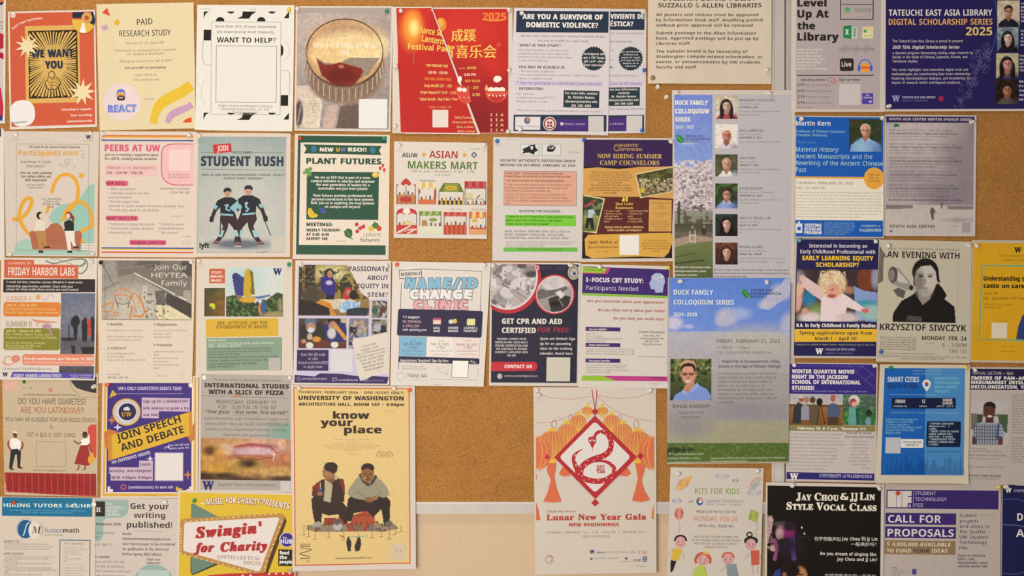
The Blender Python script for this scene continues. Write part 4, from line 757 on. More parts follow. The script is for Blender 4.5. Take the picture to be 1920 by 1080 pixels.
def stall(x0, x1, y0, ya, yc, y1, aw, aw2, base, kind='box', base2=None):
    part('stall'); w = x1 - x0
    if kind == 'umbrella': G([(x0 + w * .2, ya), (x0 + w * .35, y0 + 4), (x0 + w * .5, y0), (x0 + w * .65, y0 + 4), (x0 + w * .8, ya)], aw); L([(x0 + w / 2, ya), (x0 + w / 2, yc)], 1, '3a3030')
    elif kind == 'arch': G([(x0, ya), (x0 + 3, y0 + 3), (x0 + w * .25, y0), (x0 + w * .75, y0), (x1 - 3, y0 + 3), (x1, ya)], aw); G([(x0 + w * .3, ya), (x0 + w * .36, y0), (x0 + w * .64, y0), (x0 + w * .7, ya)], aw2)
    elif kind == 'tent': G([(x0, ya), (x0 + w * .18, y0 + 2), (x0 + w * .22, y0), (x0 + w * .78, y0), (x0 + w * .84, y0 + 2), (x1, ya)], aw); G([(x0 + w * .2, ya), (x0 + w * .25, y0 + 1), (x0 + w * .76, y0 + 1), (x0 + w * .8, ya)], aw2); E((x0 + x1) / 2, (y0 + ya) / 2 + 1, 11, 4, 'dcae3c'); T(x0 + 18, x1 - 18, (y0 + ya) / 2 - .5, 3, 'Foods', '7a8a2c', 'i')
    else:
        R(x0, y0, x1, ya, aw); n = max(5, int(w / 6))
        for k in range(n): 
            if k % 2: R(x0 + w * k / n, y0, x0 + w * (k + 1) / n, ya, aw2)
    n = max(5, int(w / 5))
    if kind != 'tent':
        for k in range(n): E(x0 + w * (k + .5) / n, ya, w / n / 2, 2.2, aw if k % 2 == 0 else (aw2 or 'f3ebe2'), a0=0, a1=180)
    L([(x0 + 1, ya), (x0 + 1, yc)], 1.1, '4a4038'); L([(x1 - 1, ya), (x1 - 1, yc)], 1.1, '4a4038'); R(x0, yc, x1, y1, base)
    if base2:
        n = max(6, int(w / 4))
        for k in range(0, n, 2): R(x0 + w * k / n, yc, x0 + w * (k + 1) / n, y1, base2)
    for k in range(int(w / 8)): R(x0 + 5 + k * 8, yc - 5 - (k % 3), x0 + 8 + k * 8, yc, ['8a4a3a', 'c89858', '5a6478', 'b85040'][k % 4])
stall(743, 780, 334, 346, 365.5, 383, 'c0443a', 'f0e4dc', 'c88a5c', 'umbrella', 'b0704a'); E(761, 374, 12, 5.5, 'b8403a')
stall(784, 818, 342, 352, 374, 383, 'e8d8b4', 'dcb868', 'd0744c'); T(788, 815, 337, 3.4, 'Noodle Dumpling', 'a0907c', 'i'); R(785, 356, 788, 363, 'b8443a'); R(814, 356, 818, 370, 'b8443a')
stall(822, 870, 343, 360, 376, 384, '6a7c34', '8a9a48', 'd2ac4c', 'tent', '3e362c')
stall(871, 912, 340, 352, 383, 384, 'b43c3c', 'c46058', '8a5a44'); L([(874, 373), (886, 373)], 1, '6a5040'); L([(892, 373), (906, 373)], 1, '6a5040'); L([(875, 373), (873, 383)], .8, '6a5040'); L([(886, 373), (889, 383)], .8, '6a5040'); L([(893, 373), (891, 383)], .8, '6a5040'); L([(905, 373), (908, 383)], .8, '6a5040'); R(875, 362, 886, 372, 'd8c890'); L([(894, 371), (900, 366)], 2, 'b03c34')
stall(743, 782, 391, 400, 422, 438.5, 'c03c3c', 'ecdfcc', 'c8483c', 'arch'); L([(744, 437), (770, 423)], 2.4, 'ecdcd0'); L([(764, 438), (781, 429)], 2.4, 'ecdcd0'); T(747, 776, 429, 5, 'Ice Cream', 'f0e0d0', 'I', rot=14); G([(757, 422), (762, 416), (774, 416), (780, 422)], 'dccc94')
stall(786, 828, 396, 403, 424, 439.5, '7a9444', 'a8b878', 'dcd8b8', 'box'); E(812, 412, 8, 3.5, '8aa058'); R(791, 413, 800, 423, 'b08458')
stall(832, 875, 398, 404, 422, 440, 'b84440', 'd06a60', 'd06444', 'box', 'b04c34'); T(845, 865, 391, 3, 'dim sum', 'd0a890', 'i')
stall(879, 912, 397, 408, 428, 440, 'd87c40', 'e8c890', 'dca06c', 'box'); T(884, 911, 391, 3.6, 'Kettle Corn', 'd0a088', 'i'); E(890, 414, 6, 3, 'dcae50'); R(880, 427, 912, 430, 'c05c44')
done()

poster('flyer', [(925, 257), (1096, 259), (1095, 490), (923, 489)], 'plain grey-white flyer with salmon text box and bright green highlights', 'salmon and green text flyer', paper='ece6e2')
part('picture'); 
for x0, x1 in ((975, 1011), (1016, 1052)): BX(x0, 270, x1, 291.5, 1, '9aae84'); R(x0 + 1, 271, x1 - 1, 290.5, 'ddd6d0')
G([(979, 280), (988, 276), (995, 272), (1003, 271), (1004, 276), (1009, 282), (1003, 285), (1001, 290), (992, 286), (984, 287), (978, 289), (982, 284)], '242424'); G([(994, 275), (1000, 274), (999, 280), (996, 281)], 'ddd6d0')
E(1034, 277, 8, 5.5, '2a2a2a'); G([(1026, 279), (1025, 282), (1028, 285), (1036, 285), (1040, 281)], '2a2a2a'); O(1034, 276, 5, 3, 1.2, 'c8c4c0'); E(1036, 277, 2, 1.4, 'c8c4c0')
part('headline'); T(938, 1079, 299, 4.8, 'SOCRATIC METHODISTS DISCUSSION GROUP', '4a4444', 'b'); T(938, 1078.5, 307.5, 4.8, 'MEETING ON SATURDAY, FEBRUARY 22, 2025', '4a4444', 'b')
part('text_box'); BX(944.5, 321, 1081, 386, .8, '8a6a60'); R(945.3, 321.8, 1080.2, 385.2, 'dca68c'); part('body_text')
T(947.5, 1071, 323.3, 3.8, 'Socratic method - learning by asking questions, involving the|Socratic Dialogue, was started with by Plato students from the society.', '7c5246', 'b', al='l', dy=5.6); T(947.5, 1058, 336.8, 3.8, '* Each person contributes by asking specially open questions.', '7c5246', 'b', al='l')
T(947.5, 1071, 344.5, 3.8, '* These is mutual respect and open minded. No confrontational, debate|discussions, fact Group dialogue moderation skill is required of each.|society thinking to be discussion at problem ring.', '8a6052', 'r', al='l', dy=5.8); T(947.5, 1071, 363, 3.8, '* Patience and without of the best truth over perceived by both|discussion of a line of, or sometimes to arrive to make or change|minds, and no seek ends to persuade anyone more. But our aim is to|ends.', '8a6052', 'r', al='l', dy=5.6)
T(973.5, 1050, 394, 4.4, 'QUESTIONS FOR DISCUSSION', '4a4444', 'b'); part('highlight'); R(947, 403, 1080, 424, '7cc63c', .3); R(944, 464, 1083, 472, '6cb848', .3)
part('body_text'); T(949, 1074, 404.5, 4, '(1) What did the first 30 days of the Trump government reveal|     without name? And (2) What actions, if any, should|     citizens and our others take to respond?', '3f6420', 'b', al='l', dy=6.8)
T(946, 1070, 432, 3.8, 'WHEN  SATURDAY, FEBRUARY 22ND, 2025 @ 10:30 a.m.|WHERE  UNIVERSITY TEMPLE UMC, 1415 NE 43RD|FELLOWSHIP HALL, 4530 PINE AVE N, SEATTLE  98105', '8a8280', 'b', al='l', dy=6.2); T(948, 1078, 452, 2.8, 'Hosted by The Socratic Methodists Discussion Group, Wesley club open|space is. Community Events at The Wesley. To join or see discussion|contact us at Email or visit SMDG. More.', 'aaa29e', 'r', al='l', dy=4); T(971, 1055, 466, 3.6, 'MORE INFO: SOCRATIC@METHODISTS.ORG', '8a6a38', 'r'); T(1065, 1085, 284, 3, '10/14/24', 'b0a8a4', 'r'); done()

poster('poster', [(1091, 258), (1264, 259), (1263, 490), (1087, 491)], 'purple, gold and maroon parchment styled poster with two tilted photos', 'purple and gold camp poster', lvl=1, paper='ece0d4')
F((4, 4, 3, 6), '1e1614'); part('band'); R(1095, 262, 1260, 313, '3c2350'); G([(1094, 316), (1120, 314), (1160, 317), (1200, 313), (1262, 312), (1262, 374), (1200, 370), (1130, 369), (1093, 366)], 'd09c54'); G([(1093, 367), (1130, 370), (1200, 369), (1262, 373), (1260, 440), (1200, 438), (1130, 440), (1093, 438)], '5c2622'); G([(1096, 448), (1102, 440), (1180, 438), (1258, 437), (1262, 450), (1254, 474), (1245, 483), (1200, 481), (1110, 484), (1098, 478)], 'd4a248')
part('headline'); T(1120, 1241, 289, 8, 'NOW HIRING SUMMER', 'd6b464', 's'); T(1125, 1236, 301, 8.5, 'CAMP COUNSELORS', 'd6b464', 's'); T(1162, 1197, 270, 5, 'MAJESTIC', 'c89a5c', 's'); T(1163, 1204, 278, 4.6, 'ADVENTURES', 'c89a5c', 's'); O(1157, 278, 6, 5, 1.2, 'c89a5c'); L([(1152, 272), (1163, 270), (1158, 281)], 1, 'c89a5c')
part('body_text'); T(1103, 1186, 321, 3.8, 'Majestic Adventures of Seattle, located in|a day camp adventure on a high camp in the|north games the youth imagination and heroes|for lots of summer jobs you enjoy fantasy|by the part of the nature.|We are hiring youths (14+) who to create|a story driven fantasy world for our campers|games. Our camp leaders go, each role-play so|good to apply.', '98703c', 'r', dy=4.8)
T(1154, 1187, 379.5, 5, 'Quest Leader|Requirements', 'd8b05c', 's', dy=7.4); T(1133, 1167, 394, 3.2, '* 18 years or older|* Experience working|  with youth teams|* Energetic for lots of|  fitness', 'd2aa78', 'r', al='l', dy=4.9); T(1177, 1215, 394, 3.2, '* Combat trained in NERF|* Enthusiastic with|  youths|* Experience with|  live playing (LARPs)', 'd2aa78', 'r', al='l', dy=4.9)
T(1134, 1207, 423.5, 4, 'Requires maturity, patience, playfulness,|conflict resolution, and compassion!', 'dcb478', 'b', dy=6)
part('panel'); G([(1217, 374), (1259, 375), (1259, 434), (1216, 434)], 'd09c54'); part('body_text'); T(1219, 1258, 379, 3, 'June Mornings in Camp|August|30 to 8/12/25|-|Training: Mid May to|late 6/25|-|More info at links,|employment at this place.|To apply online go|from our site', '98703c', 'r', dy=4.9)
T(1102, 1158, 451, 5.4, 'Apply Online at', '3f2c18', 's'); T(1102, 1158, 460.5, 5, 'QuestNorthwest.com', '8a5c24', 's'); T(1121, 1141, 470, 3, '10 1/25/25', '8a6434', 'r'); T(1203, 1256, 449.5, 3.3, 'Our Team will employ all camp|who are of any those made at the job.|Please bring or identity friendly days|please learn more, and to apply by|Rehearse!', '98703c', 'r', dy=4.9)
R(1161.5, 441, 1198, 478, 'e8ded0')
part('photo_frame'); G([(1190, 326), (1261, 311), (1261, 360), (1200, 372)], 'd6be8c'); part('photo'); G([(1193, 328), (1261, 314), (1261, 358), (1203, 369)], '3f3a20')
_msk = lambda x, y: (y > 328 - (x - 1193) * .2) & (y < 369 - (x - 1203) * .19) & (x > 1193 + (y - 328) * .24)
I(1193, 313, 1261, 370, [('g', '4c4a28', '3c3420'), ('s', '6a6a3c', 7, .1), ('s', 'b8a878', 3.2, .12, 334, 362), ('s', 'd8ccb0', 2.2, .22, 336, 358), ('s', '8a6a4a', 2.6, .2, 336, 362), ('e', 1205, 356, 5, 6, 'c8a844', .5), ('v', 362, 371, '6a6844', '6a6844'), ('n', .4, 3)], .9, mask=_msk)
part('photo_frame'); G([(1094, 365), (1134, 372), (1119, 438), (1094, 434)], 'd6be8c'); part('photo'); I(1094, 368, 1130, 434, [('g', '34402c', '3c3c28'), ('s', '7a8a5c', 6, .15), ('v', 405, 435, '8a9452', '566030'), ('n', .4, 5), ('e', 1108, 400, 4, 6, '4a3428', .3), ('p', [(1102, 394), (1112, 392), (1116, 399), (1112, 402), (1110, 410), (1102, 410), (1103, 400)], 'b8bcc0'), ('p', [(1100, 409), (1112, 409), (1114, 430), (1109, 430), (1106, 416), (1102, 429), (1097, 427)], '1c2020'), ('e', 1112, 385, 3, 3.6, '8a6450', .3), ('l', [(1097, 387), (1113, 377)], 3.4, 'c43c48'), ('n', .2, 2)], .8, mask=lambda x, y: (y > 368 + (x - 1096) * .18) & (x < 1131 - (y - 374) * .22) & (y < 433 + (x - 1094) * .12))
part('icon'); G([(1166, 375), (1169, 368), (1172, 373), (1171, 378), (1166, 378)], 'd8c04c'); G([(1173, 366), (1177, 370), (1177, 378), (1173, 378)], 'd8c04c'); done()
# ------------------------------------------------------------ right half, upper and middle
PK = 'c9bdb8'
poster('poster', [(1260, 169), (1491, 169), (1488, 531), (1262, 530)], 'tall lavender-grey colloquium poster listing six portraits beside blossom trees', 'six portrait colloquium poster', lvl=1, paper='f0e4d8', seen='cfc0b4', cols=24, rows=36)
F((4, 8, 6, 4), 'b3a8a8'); part('photo')
I(1264.5, 178, 1336, 526, [('v', 177, 320, '6f7ebc', '7f90c4'), ('v', 320, 420, 'b8a4a4', 'a8989a'), ('v', 419, 470, '6a6050', '5c5444'), ('v', 452, 527, '6c7044', '4a5430'), ('p', [(1264, 312), (1280, 310), (1300, 316), (1312, 305), (1336, 298), (1336, 420), (1264, 420)], 'a89894'), ('s', 'c8b4b4', 5, .05, 300, 400), ('s', '6e5c60', 4, .18, 320, 415), ('s', 'd8c8c8', 2.5, .2, 305, 400), ('e', 1290, 268, 14, 3, 'a8b0d0', 1.2), ('v', 395, 420, '8a8478', '7c7860'), ('s', '4c4038', 6, .12, 385, 420), ('l', [(1273, 380), (1272, 430)], 5, '4a4040'), ('v', 420, 436, '4c4434', '585040'), ('p', [(1264, 448), (1300, 440), (1336, 446), (1336, 452), (1290, 456), (1264, 464)], '9c8270'), ('n', .25, 3), ('l', [(1293, 434), (1293, 452)], 1.6, 'c0b49c'), ('l', [(1303, 432), (1303, 455)], 1.6, 'c0b49c'), ('l', [(1293, 441), (1303, 441)], 2, 'c0b49c'), ('l', [(1294, 451), (1303, 455)], 1.5, 'c0b49c'), ('e', 1320, 432, 5, 9, '3c3434', .5), ('e', 1320, 425, 2.4, 3, '8a7068', .5), ('e', 1298, 426, 2.4, 3, '8a7c74', .5), ('l', [(1266, 482), (1302, 475)], 1.6, '3c4428'), ('l', [(1266, 494), (1320, 488)], 3, '3a4226'), ('n', .18, 1.5)], 1.2)
part('headline'); T(1266, 1327, 188.5, 8, 'DUCK FAMILY', 'e4dce4', 'k'); T(1266, 1329, 204.5, 8, 'COLLOQUIUM', 'e4dce4', 'k'); T(1266, 1294, 220, 8, 'SERIES', 'e4dce4', 'k'); T(1266, 1301, 235, 6, '2024-2025', 'c8c4dc', 'b')
part('logo'); G([(1268, 252), (1276, 254), (1282, 261), (1283, 268), (1274, 268), (1269, 263)], '2f7a3a'); L([(1270, 256), (1281, 267)], .8, '8ac080'); T(1284, 1333, 253.5, 4, 'CENTER FOR|ENVIRONMENTAL|POLITICS', '4a4c84', 'b', al='l', dy=5.3)
part('portrait')
PT(1341, 179, 1383, 223, 'bca890', 'c49a84', '2a2020', '9a3c44', long=1, bg2='c8b8a4', hs=.95); PT(1341, 233, 1383, 278, 'd8d0c4', 'b4705c', 'd4c4ac', 'c8b0b8', hs=1.15, bg2='e0d4d0'); PT(1341, 289.5, 1383, 331, '3c4428', 'bc8c72', '9c8472', 'c8c8d4', hs=1.05, bald=1, bg2='5c5440', collar='dcdce4')
PT(1341, 344, 1383, 391, '4c6434', 'ba846a', '2c1e1a', '7c88b4', hs=.95, glass=1, bg2='2c3420', collar='98a4cc'); PT(1341, 401.5, 1383, 442.5, '2c3a34', 'c8988a', '140f12', '18141c', long=1, hs=.95, bg2='1c2420'); PT(1341, 455, 1383, 496, '6c3c2c', 'c4947c', '3c2018', '2c1c1c', long=1, hs=.95, bg2='3a241c')
part('headline'); 
for y, n, w, d in ((185.5, 'MADALINA VLASCEANU', 66, 'OCTOBER 4, 2024'), (242.5, 'DALE JAMIESON', 44, 'NOVEMBER 15, 2024'), (294, 'ALEX PFAFF', 30, 'JANUARY 17, 2025'), (351, 'DAVID KONISKY', 44, 'FEBRUARY 21, 2025'), (406.5, 'EMILY M. BROAD LEIB', 58, 'April 18, 2025'), (460.5, 'MAURA ALLAIRE', 43, 'May 16, 2025')): T(1386.5, 1386.5 + w, y, 4.8, n, '5a5254', 'o', al='j'); T(1386.5, 1386.5 + (w * .45 + 22 if w < 50 else 34), y + 14, 3.4, d, '5c5052', 'b')
part('body_text')
for y, a, b in ((193.5, 'Stanford University', 'How social and environmental behaviour can shape|beliefs and the next steps'), (250.5, 'New York University', 'Love, meaning in a warming world and more'), (302, 'Duke University', 'Protected areas conservation and development|for deforestation policy'), (359, 'Indiana University, Bloomington', 'Disparities in Disconnections: Utility Access in the|Age of Climate Change'), (414.5, 'Harvard Law School', 'Food waste policy for climate change and food security|law'), (469, 'University of California', 'Water vulnerability and equity in the age of extreme|events: Drinking water challenges')): T(1386.5, 1386.5 + len(a) * 2.1, y, 3, a, '9a8e90', 'r'); T(1386.5, 1472 - (len(a) % 4) * 3, y + 14, 3, b, '8e8284', 'r', al='l', dy=6)
T(1454, 1472, 490.5, 2.8, '2/19 12:30', '7a6c6c', 'r'); T(1337.5, 1480, 504.5, 3.4, 'All events are open to public from 12 noon to 1:30pm, in Gowen 1A, Olson Room.|Email: Cassandra cosponsored Center Network for Environmental Politics Science.|https://www.washington.edu/events', '6c6062', 'b', al='l', dy=6.2); T(1265, 1333, 499.5, 3.4, 'The Center for Environmental Politics|washington.edu/environ-politics|cosponsored by politics', 'c8ccb4', 'b', al='l', dy=7.2); done()

poster('flyer', [(1490, 216.5), (1658, 218), (1657, 447), (1489, 446)], 'blue and cream talk flyer with white-haired man photo and orange dot', 'blue and cream talk flyer', lvl=2, paper='d8d0c8', seen='c9bdae')
F((2.5, 2.5, 2, 2.5), '1c549c'); part('panel'); R(1491, 335, 1656, 413, 'd9cfb4'); R(1491, 331.5, 1656, 335, 'd09a48')
part('headline'); T(1492.5, 1557, 227, 8.6, 'Martin Kern', 'dcd8e0', 'b'); part('body_text'); T(1492, 1584, 244, 4.8, 'Professor of Chinese Literature|Princeton University', '8ab0d8', 'r', al='l', dy=7)
T(1496, 1530, 265, 3.6, 'Visiting scholar', '5c88c0', 'r'); part('headline'); T(1492, 1655, 276.5, 8.2, 'Material History:|Ancient Manuscripts and the|Rewriting of the Ancient Chinese|Past', 'b4cce8', 'r', al='l', dy=12.7)
part('badge'); E(1638.5, 334.5, 19, 20.5, 'd59a3c'); T(1626, 1651, 326, 4, 'OPEN AND|FREE TO|THE PUBLIC', '8c6428', 'r', dy=6)
part('portrait'); PT(1592, 223.5, 1653, 284.5, '3c3c24', 'c0886c', 'c8bcb0', '7c98c8', hs=.78, bald=1, glass=1, cy=.34, bg2='2c3820', collar='8ca8d4', cell=1)
part('body_text'); T(1492, 1600, 341, 4.6, 'THURSDAY, FEBRUARY 20, 2025', '6c6458', 'r'); T(1492, 1547, 350, 4.6, 'CMU 120, 4:00 P.M.', '6c6458', 'r')
T(1492, 1655, 359.8, 2.8, 'It has long been recognized that ancient Chinese historiography was a genre of rewriting|the past from earlier manuscripts. For over a millennium, later and earlier accounts of a|scene have shown that the text became a source material and the early imperial works|on known. This talk, the newly discovered manuscripts challenge the rest. Our question|brings the case of recovered written texts as discussed from perspective. What do these|materials tell us about the creation of history and the later literary transmissions from|the poems of memorial writing, the discourses and traditional texts, and their authority|who write, told, and recited stories in the ancient past. It is clear, what is rather be|unfolding with the surviving and fragmented as discussed matters.', 'b0a68e', 'r', al='l', dy=5.7)
part('logo'); R(1492, 419, 1504, 437, 'd4d8e0'); R(1495, 425, 1501, 432, '1c549c'); R(1496.5, 415, 1499.5, 420, 'd4d8e0'); T(1508, 1540, 419.5, 5.6, 'VISITING|SCHOLAR|PROGRAM', 'd4d8e0', 'k', al='j', dy=6.9); T(1545, 1603, 416.5, 3, 'The Walker-Ames endowment brings|scholars to campus for seminars with|faculty, students and the public in the|community and Seattle. It supports a|rich dialogue among scholars of the|humanities, sciences and social|community, Today, Lecture', '7494c4', 'r', al='l', dy=3.5); T(1614, 1650, 422, 3.6, 'UNIVERSITY of', 'a8bcd8', 's'); T(1611, 1652, 429, 5.4, 'WASHINGTON', 'c8d2e2', 's'); done()

poster('flyer', [(1658, 215), (1831, 216.5), (1828, 443), (1657, 442)], 'grey misty photo flyer with a small walking figure and purple top band', 'grey misty photo flyer', lvl=1, paper='ece4e4', seen=PK)
F((3, 4, 4, 5), 'aa9c9c'); part('photo')
I(1661.5, 230, 1825, 440, [('g', 'a39598', 'b8aaa6'), ('e', 1720, 270, 75, 60, 'b4a6a6', 1.2), ('e', 1812, 320, 50, 80, '8a7c82', .9), ('e', 1700, 340, 70, 40, '9c8e94', 1.2), ('e', 1780, 370, 50, 30, '857880', 1.), ('e', 1828, 250, 18, 30, '867a80', 1.), ('v', 384, 441, 'b4a7a2', 'b6a9a4'), ('p', [(1661, 384), (1712, 385), (1712, 391), (1661, 393)], '7c7074'), ('p', [(1774, 386), (1825, 386), (1825, 392), (1780, 393)], '7c7074'), ('e', 1798, 412, 26, 4, '9c8e92', 1.2), ('n', .1, 9), ('n', .1, 2), ('p', [(1745, 391), (1748, 388), (1751, 391), (1756, 400), (1752, 398), (1751, 404), (1751, 412), (1747, 412), (1746, 404), (1744, 397), (1743, 400)], '5a5258'), ('p', [(1764, 381), (1766, 379), (1768, 382), (1767, 391), (1764, 391)], '6a6066')], 1.3)
part('banner'); R(1661.5, 218.5, 1827, 230, '33254e', .3); T(1667, 1822, 221.5, 4.6, 'SOUTH ASIA CENTER WINTER SPEAKER SERIES', 'b8acc0', 'b')
part('body_text')
for k, (l, w1, w2) in enumerate((('FRIDAY, JANUARY 17TH, 2025 AT ALL, 12:30pm, HUB 214, Seattle|South Asia and North America: Mapping Race and Caste Across|From the history of Critical Research at the NYU, with a discussion on|the diaspora and NYU Institute of South Asia Studies', 152, 1), ('WEDNESDAY, FEBRUARY 12TH, 12:30pm, BOARD ROOM, Location HUB 201, Seattle|The Tiger of Empire: Tropical Fears and Thoughts, and Relations in India|A Biography, Historian of the Emeritus, University of Washington|and Joint Environmental Studies', 160, 1), ('WEDNESDAY MARCH 12TH, 12:30pm, HUB 300, in person with remote too|The Sunset and Soap Buddhist Meditation Histories Practice Healings|University of Washington lecture, with a local reading|and Joint Environmental Studies', 160, 1), ('THURSDAY, APRIL 24TH, 12:30pm to 1:30pm, Thomson 317|Ismat Mandal to Ijaz: Anti-Immigrant in the Pakistani Cinema and Gender|University of Oregon Languages|and Southern Culture Studies', 150, 1), ('THURSDAY, MAY 15TH, 2025, THE ETHNIC CULTURAL THEATER HALL, Seattle|From The Mountains of West Bengal to The Fields: Our View of Dance|(Virtual) Lecture of a University of Texas Seattle|and Southern Cultures Studies', 154, 1))):
    q = l.split('|'); y = 243 + k * 25.7; wl = w1 - 12
    T(1667, 1667 + wl * .85, y, 3.4, q[0], '7c7074', 'r'); T(1667, 1667 + wl * .92, y + 5.6, 3.8, q[1], '645a5e', 'b'); T(1667, 1667 + wl * .78, y + 11.4, 3, q[2], '8a7e82', 'r'); T(1667, 1667 + wl * .6, y + 16.8, 3, q[3], '8a7e82', 'r')
T(1666, 1804, 373, 4, 'See more info: www.SouthAsiaCenter.washington.edu/Events as available', '54484e', 'b'); T(1675, 1780, 366.5, 3, 'Co-sponsored by the Simpson Center for the Humanities & University at', '7c7074', 'r')
part('headline'); T(1668, 1753, 421.5, 5.6, 'SOUTH ASIA CENTER', '463c44', 'b'); W(1668, 431.5, 4, '4a4058'); part('body_text'); T(1676, 1730, 432, 2.8, 'University of Washington', 'a4989a', 'r'); T(1775, 1795, 422, 3, '11/1/24', '9c9092', 'r'); part('icon'); R(1676, 232, 1682, 238, '2c6c44'); E(1684, 235, 2.6, 2.6, '2c6c44'); R(1803, 418, 1819, 436, '9a8e90'); done()  # the green mark stands for a push pin, drawn flat with the print

poster('flyer', [(1489, 447), (1650, 448), (1644, 672), (1483, 671)], 'navy flyer with a photo of a curly-haired child in pink, arms spread, yellow band', 'navy child photo flyer', lvl=1, paper='e0d6cc', seen='c4b8ac')
NVY = '231f48'; F((5, 1.5, 2, 4), NVY); part('photo')
I(1493, 505, 1645, 603, [('g', '3c2c30', '4a3c34'), ('n', .4, 14), ('e', 1516, 560, 14, 14, '2c6c8c', .7), ('e', 1535, 590, 26, 18, '7c8850', 1.), ('e', 1520, 596, 20, 10, 'c8b4b0', .8), ('e', 1495, 560, 9, 24, 'c49080', .4), ('e', 1498, 540, 9, 14, 'c8a080', .5), ('e', 1510, 584, 6, 6, 'c08878', .5), ('e', 1494, 520, 12, 12, '8c7c7c', 1), ('e', 1624, 522, 17, 24, '6e3a26', .3), ('p', [(1600, 536), (1620, 545), (1645, 548), (1645, 604), (1606, 600)], '7c8cb4'), ('e', 1625, 572, 24, 10, '3c8494', .7), ('e', 1637, 585, 26, 14, '8ca89c', .6), ('e', 1592, 544, 9, 7, '9c6c58', .5), ('e', 1641, 520, 8, 20, '8a8890', .8), ('p', [(1501, 520), (1507, 518), (1534, 536), (1548, 550), (1544, 566), (1522, 552), (1505, 538)], 'c8a8a4'), ('e', 1503, 522, 5, 6, 'c8a094', .5), ('p', [(1540, 560), (1548, 552), (1580, 550), (1590, 556), (1622, 578), (1634, 580), (1632, 584), (1614, 584), (1588, 576), (1584, 604), (1540, 604)], 'd6bcba'), ('e', 1590, 596, 20, 10, 'c0aca8', .8), ('e', 1560, 532, 26, 25, 'c8a880', .25), ('s', 'dcc8a4', 4, .1, 508, 552, 1536, 1584), ('s', 'a88a62', 3.5, .24, 508, 552, 1536, 1584), ('e', 1561, 545, 12, 15, 'c89078', .3), ('e', 1560, 543, 4, 2, '9c6450', .7), ('e', 1559, 555, 8, 3.6, 'a04c48', .6), ('e', 1623, 582, 8, 4, 'b8605c', .5), ('n', .12, 2.5)], 1.2)
part('headline'); T(1517, 1626, 457.5, 7, 'Interested in becoming an', 'c4bcbc', 'b'); T(1500.5, 1641, 468.5, 7, 'Early Childhood Professional with', 'c4bcbc', 'b'); T(1504.5, 1637, 480, 8, 'EARLY LEARNING EQUITY', 'd0aa34', 'k'); T(1530, 1610, 492.5, 8, 'SCHOLARSHIP?', 'd0aa34', 'k')
T(1493.5, 1641, 607, 6.4, 'B.A. in Early Childhood & Family Studies', 'd0c8c8', 'k'); part('banner'); R(1489.5, 617, 1644, 641, 'cfa22c', .5); T(1499, 1634, 621, 6.4, 'Spring applications open from', '2c2438', 'b'); T(1528, 1606, 631.5, 6.6, 'March 1 - April 15!', '2c2438', 'b')
part('body_text'); T(1492, 1640, 644.6, 3, 'Financial aid is available for eligible students. Request funding by April to apply soon.', '968a74', 'r'); part('logo'); W(1529, 653.5, 10.5, 'd8d4dc'); T(1547, 1603, 653, 4.4, 'COLLEGE OF EDUCATION', '9c94ac', 's'); T(1547, 1598, 661, 3, 'UNIVERSITY of WASHINGTON', '6c6488', 'r'); done()

poster('poster', [(1648, 449), (1822, 453), (1818, 681), (1642, 678)], 'pale poster with black and white man in dark hood beside a megaphone', 'megaphone portrait poster', lvl=2, paper='e4dac4', seen='c6bba6')
BK = '26221e'; part('headline'); T(1666, 1799, 465.5, 4, 'PROF. FLORCZYK AND PROF. JEZYK PRESENT', '8c8474', 'r'); T(1663, 1799, 472.5, 11.5, 'AN EVENING WITH', BK, 'b'); T(1649.5, 1811.5, 608, 12, 'KRZYSZTOF SIWCZYK', BK, 'b'); T(1728.5, 1812, 630.5, 7.5, 'MONDAY, FEB. 24', BK, 'b'); T(1767, 1812, 643.5, 7.5, '6 - 7:30PM', '3a362e', 'r'); T(1780, 1812, 655, 7, 'CMU 120', '5c564a', 'r')
part('halftone')
for k in range(13): L([(1649 + 1.7 * k, 462 + k * 2.6), (1647.5 + 1.7 * k, 532 - k * 1.1 - (k > 8) * 8)], 1.25, '3a342c')
part('exclamation_mark'); G([(1780, 503), (1788.5, 503), (1786, 524), (1782, 524)], BK); E(1785, 533, 2.8, 3, BK)
part('photo')
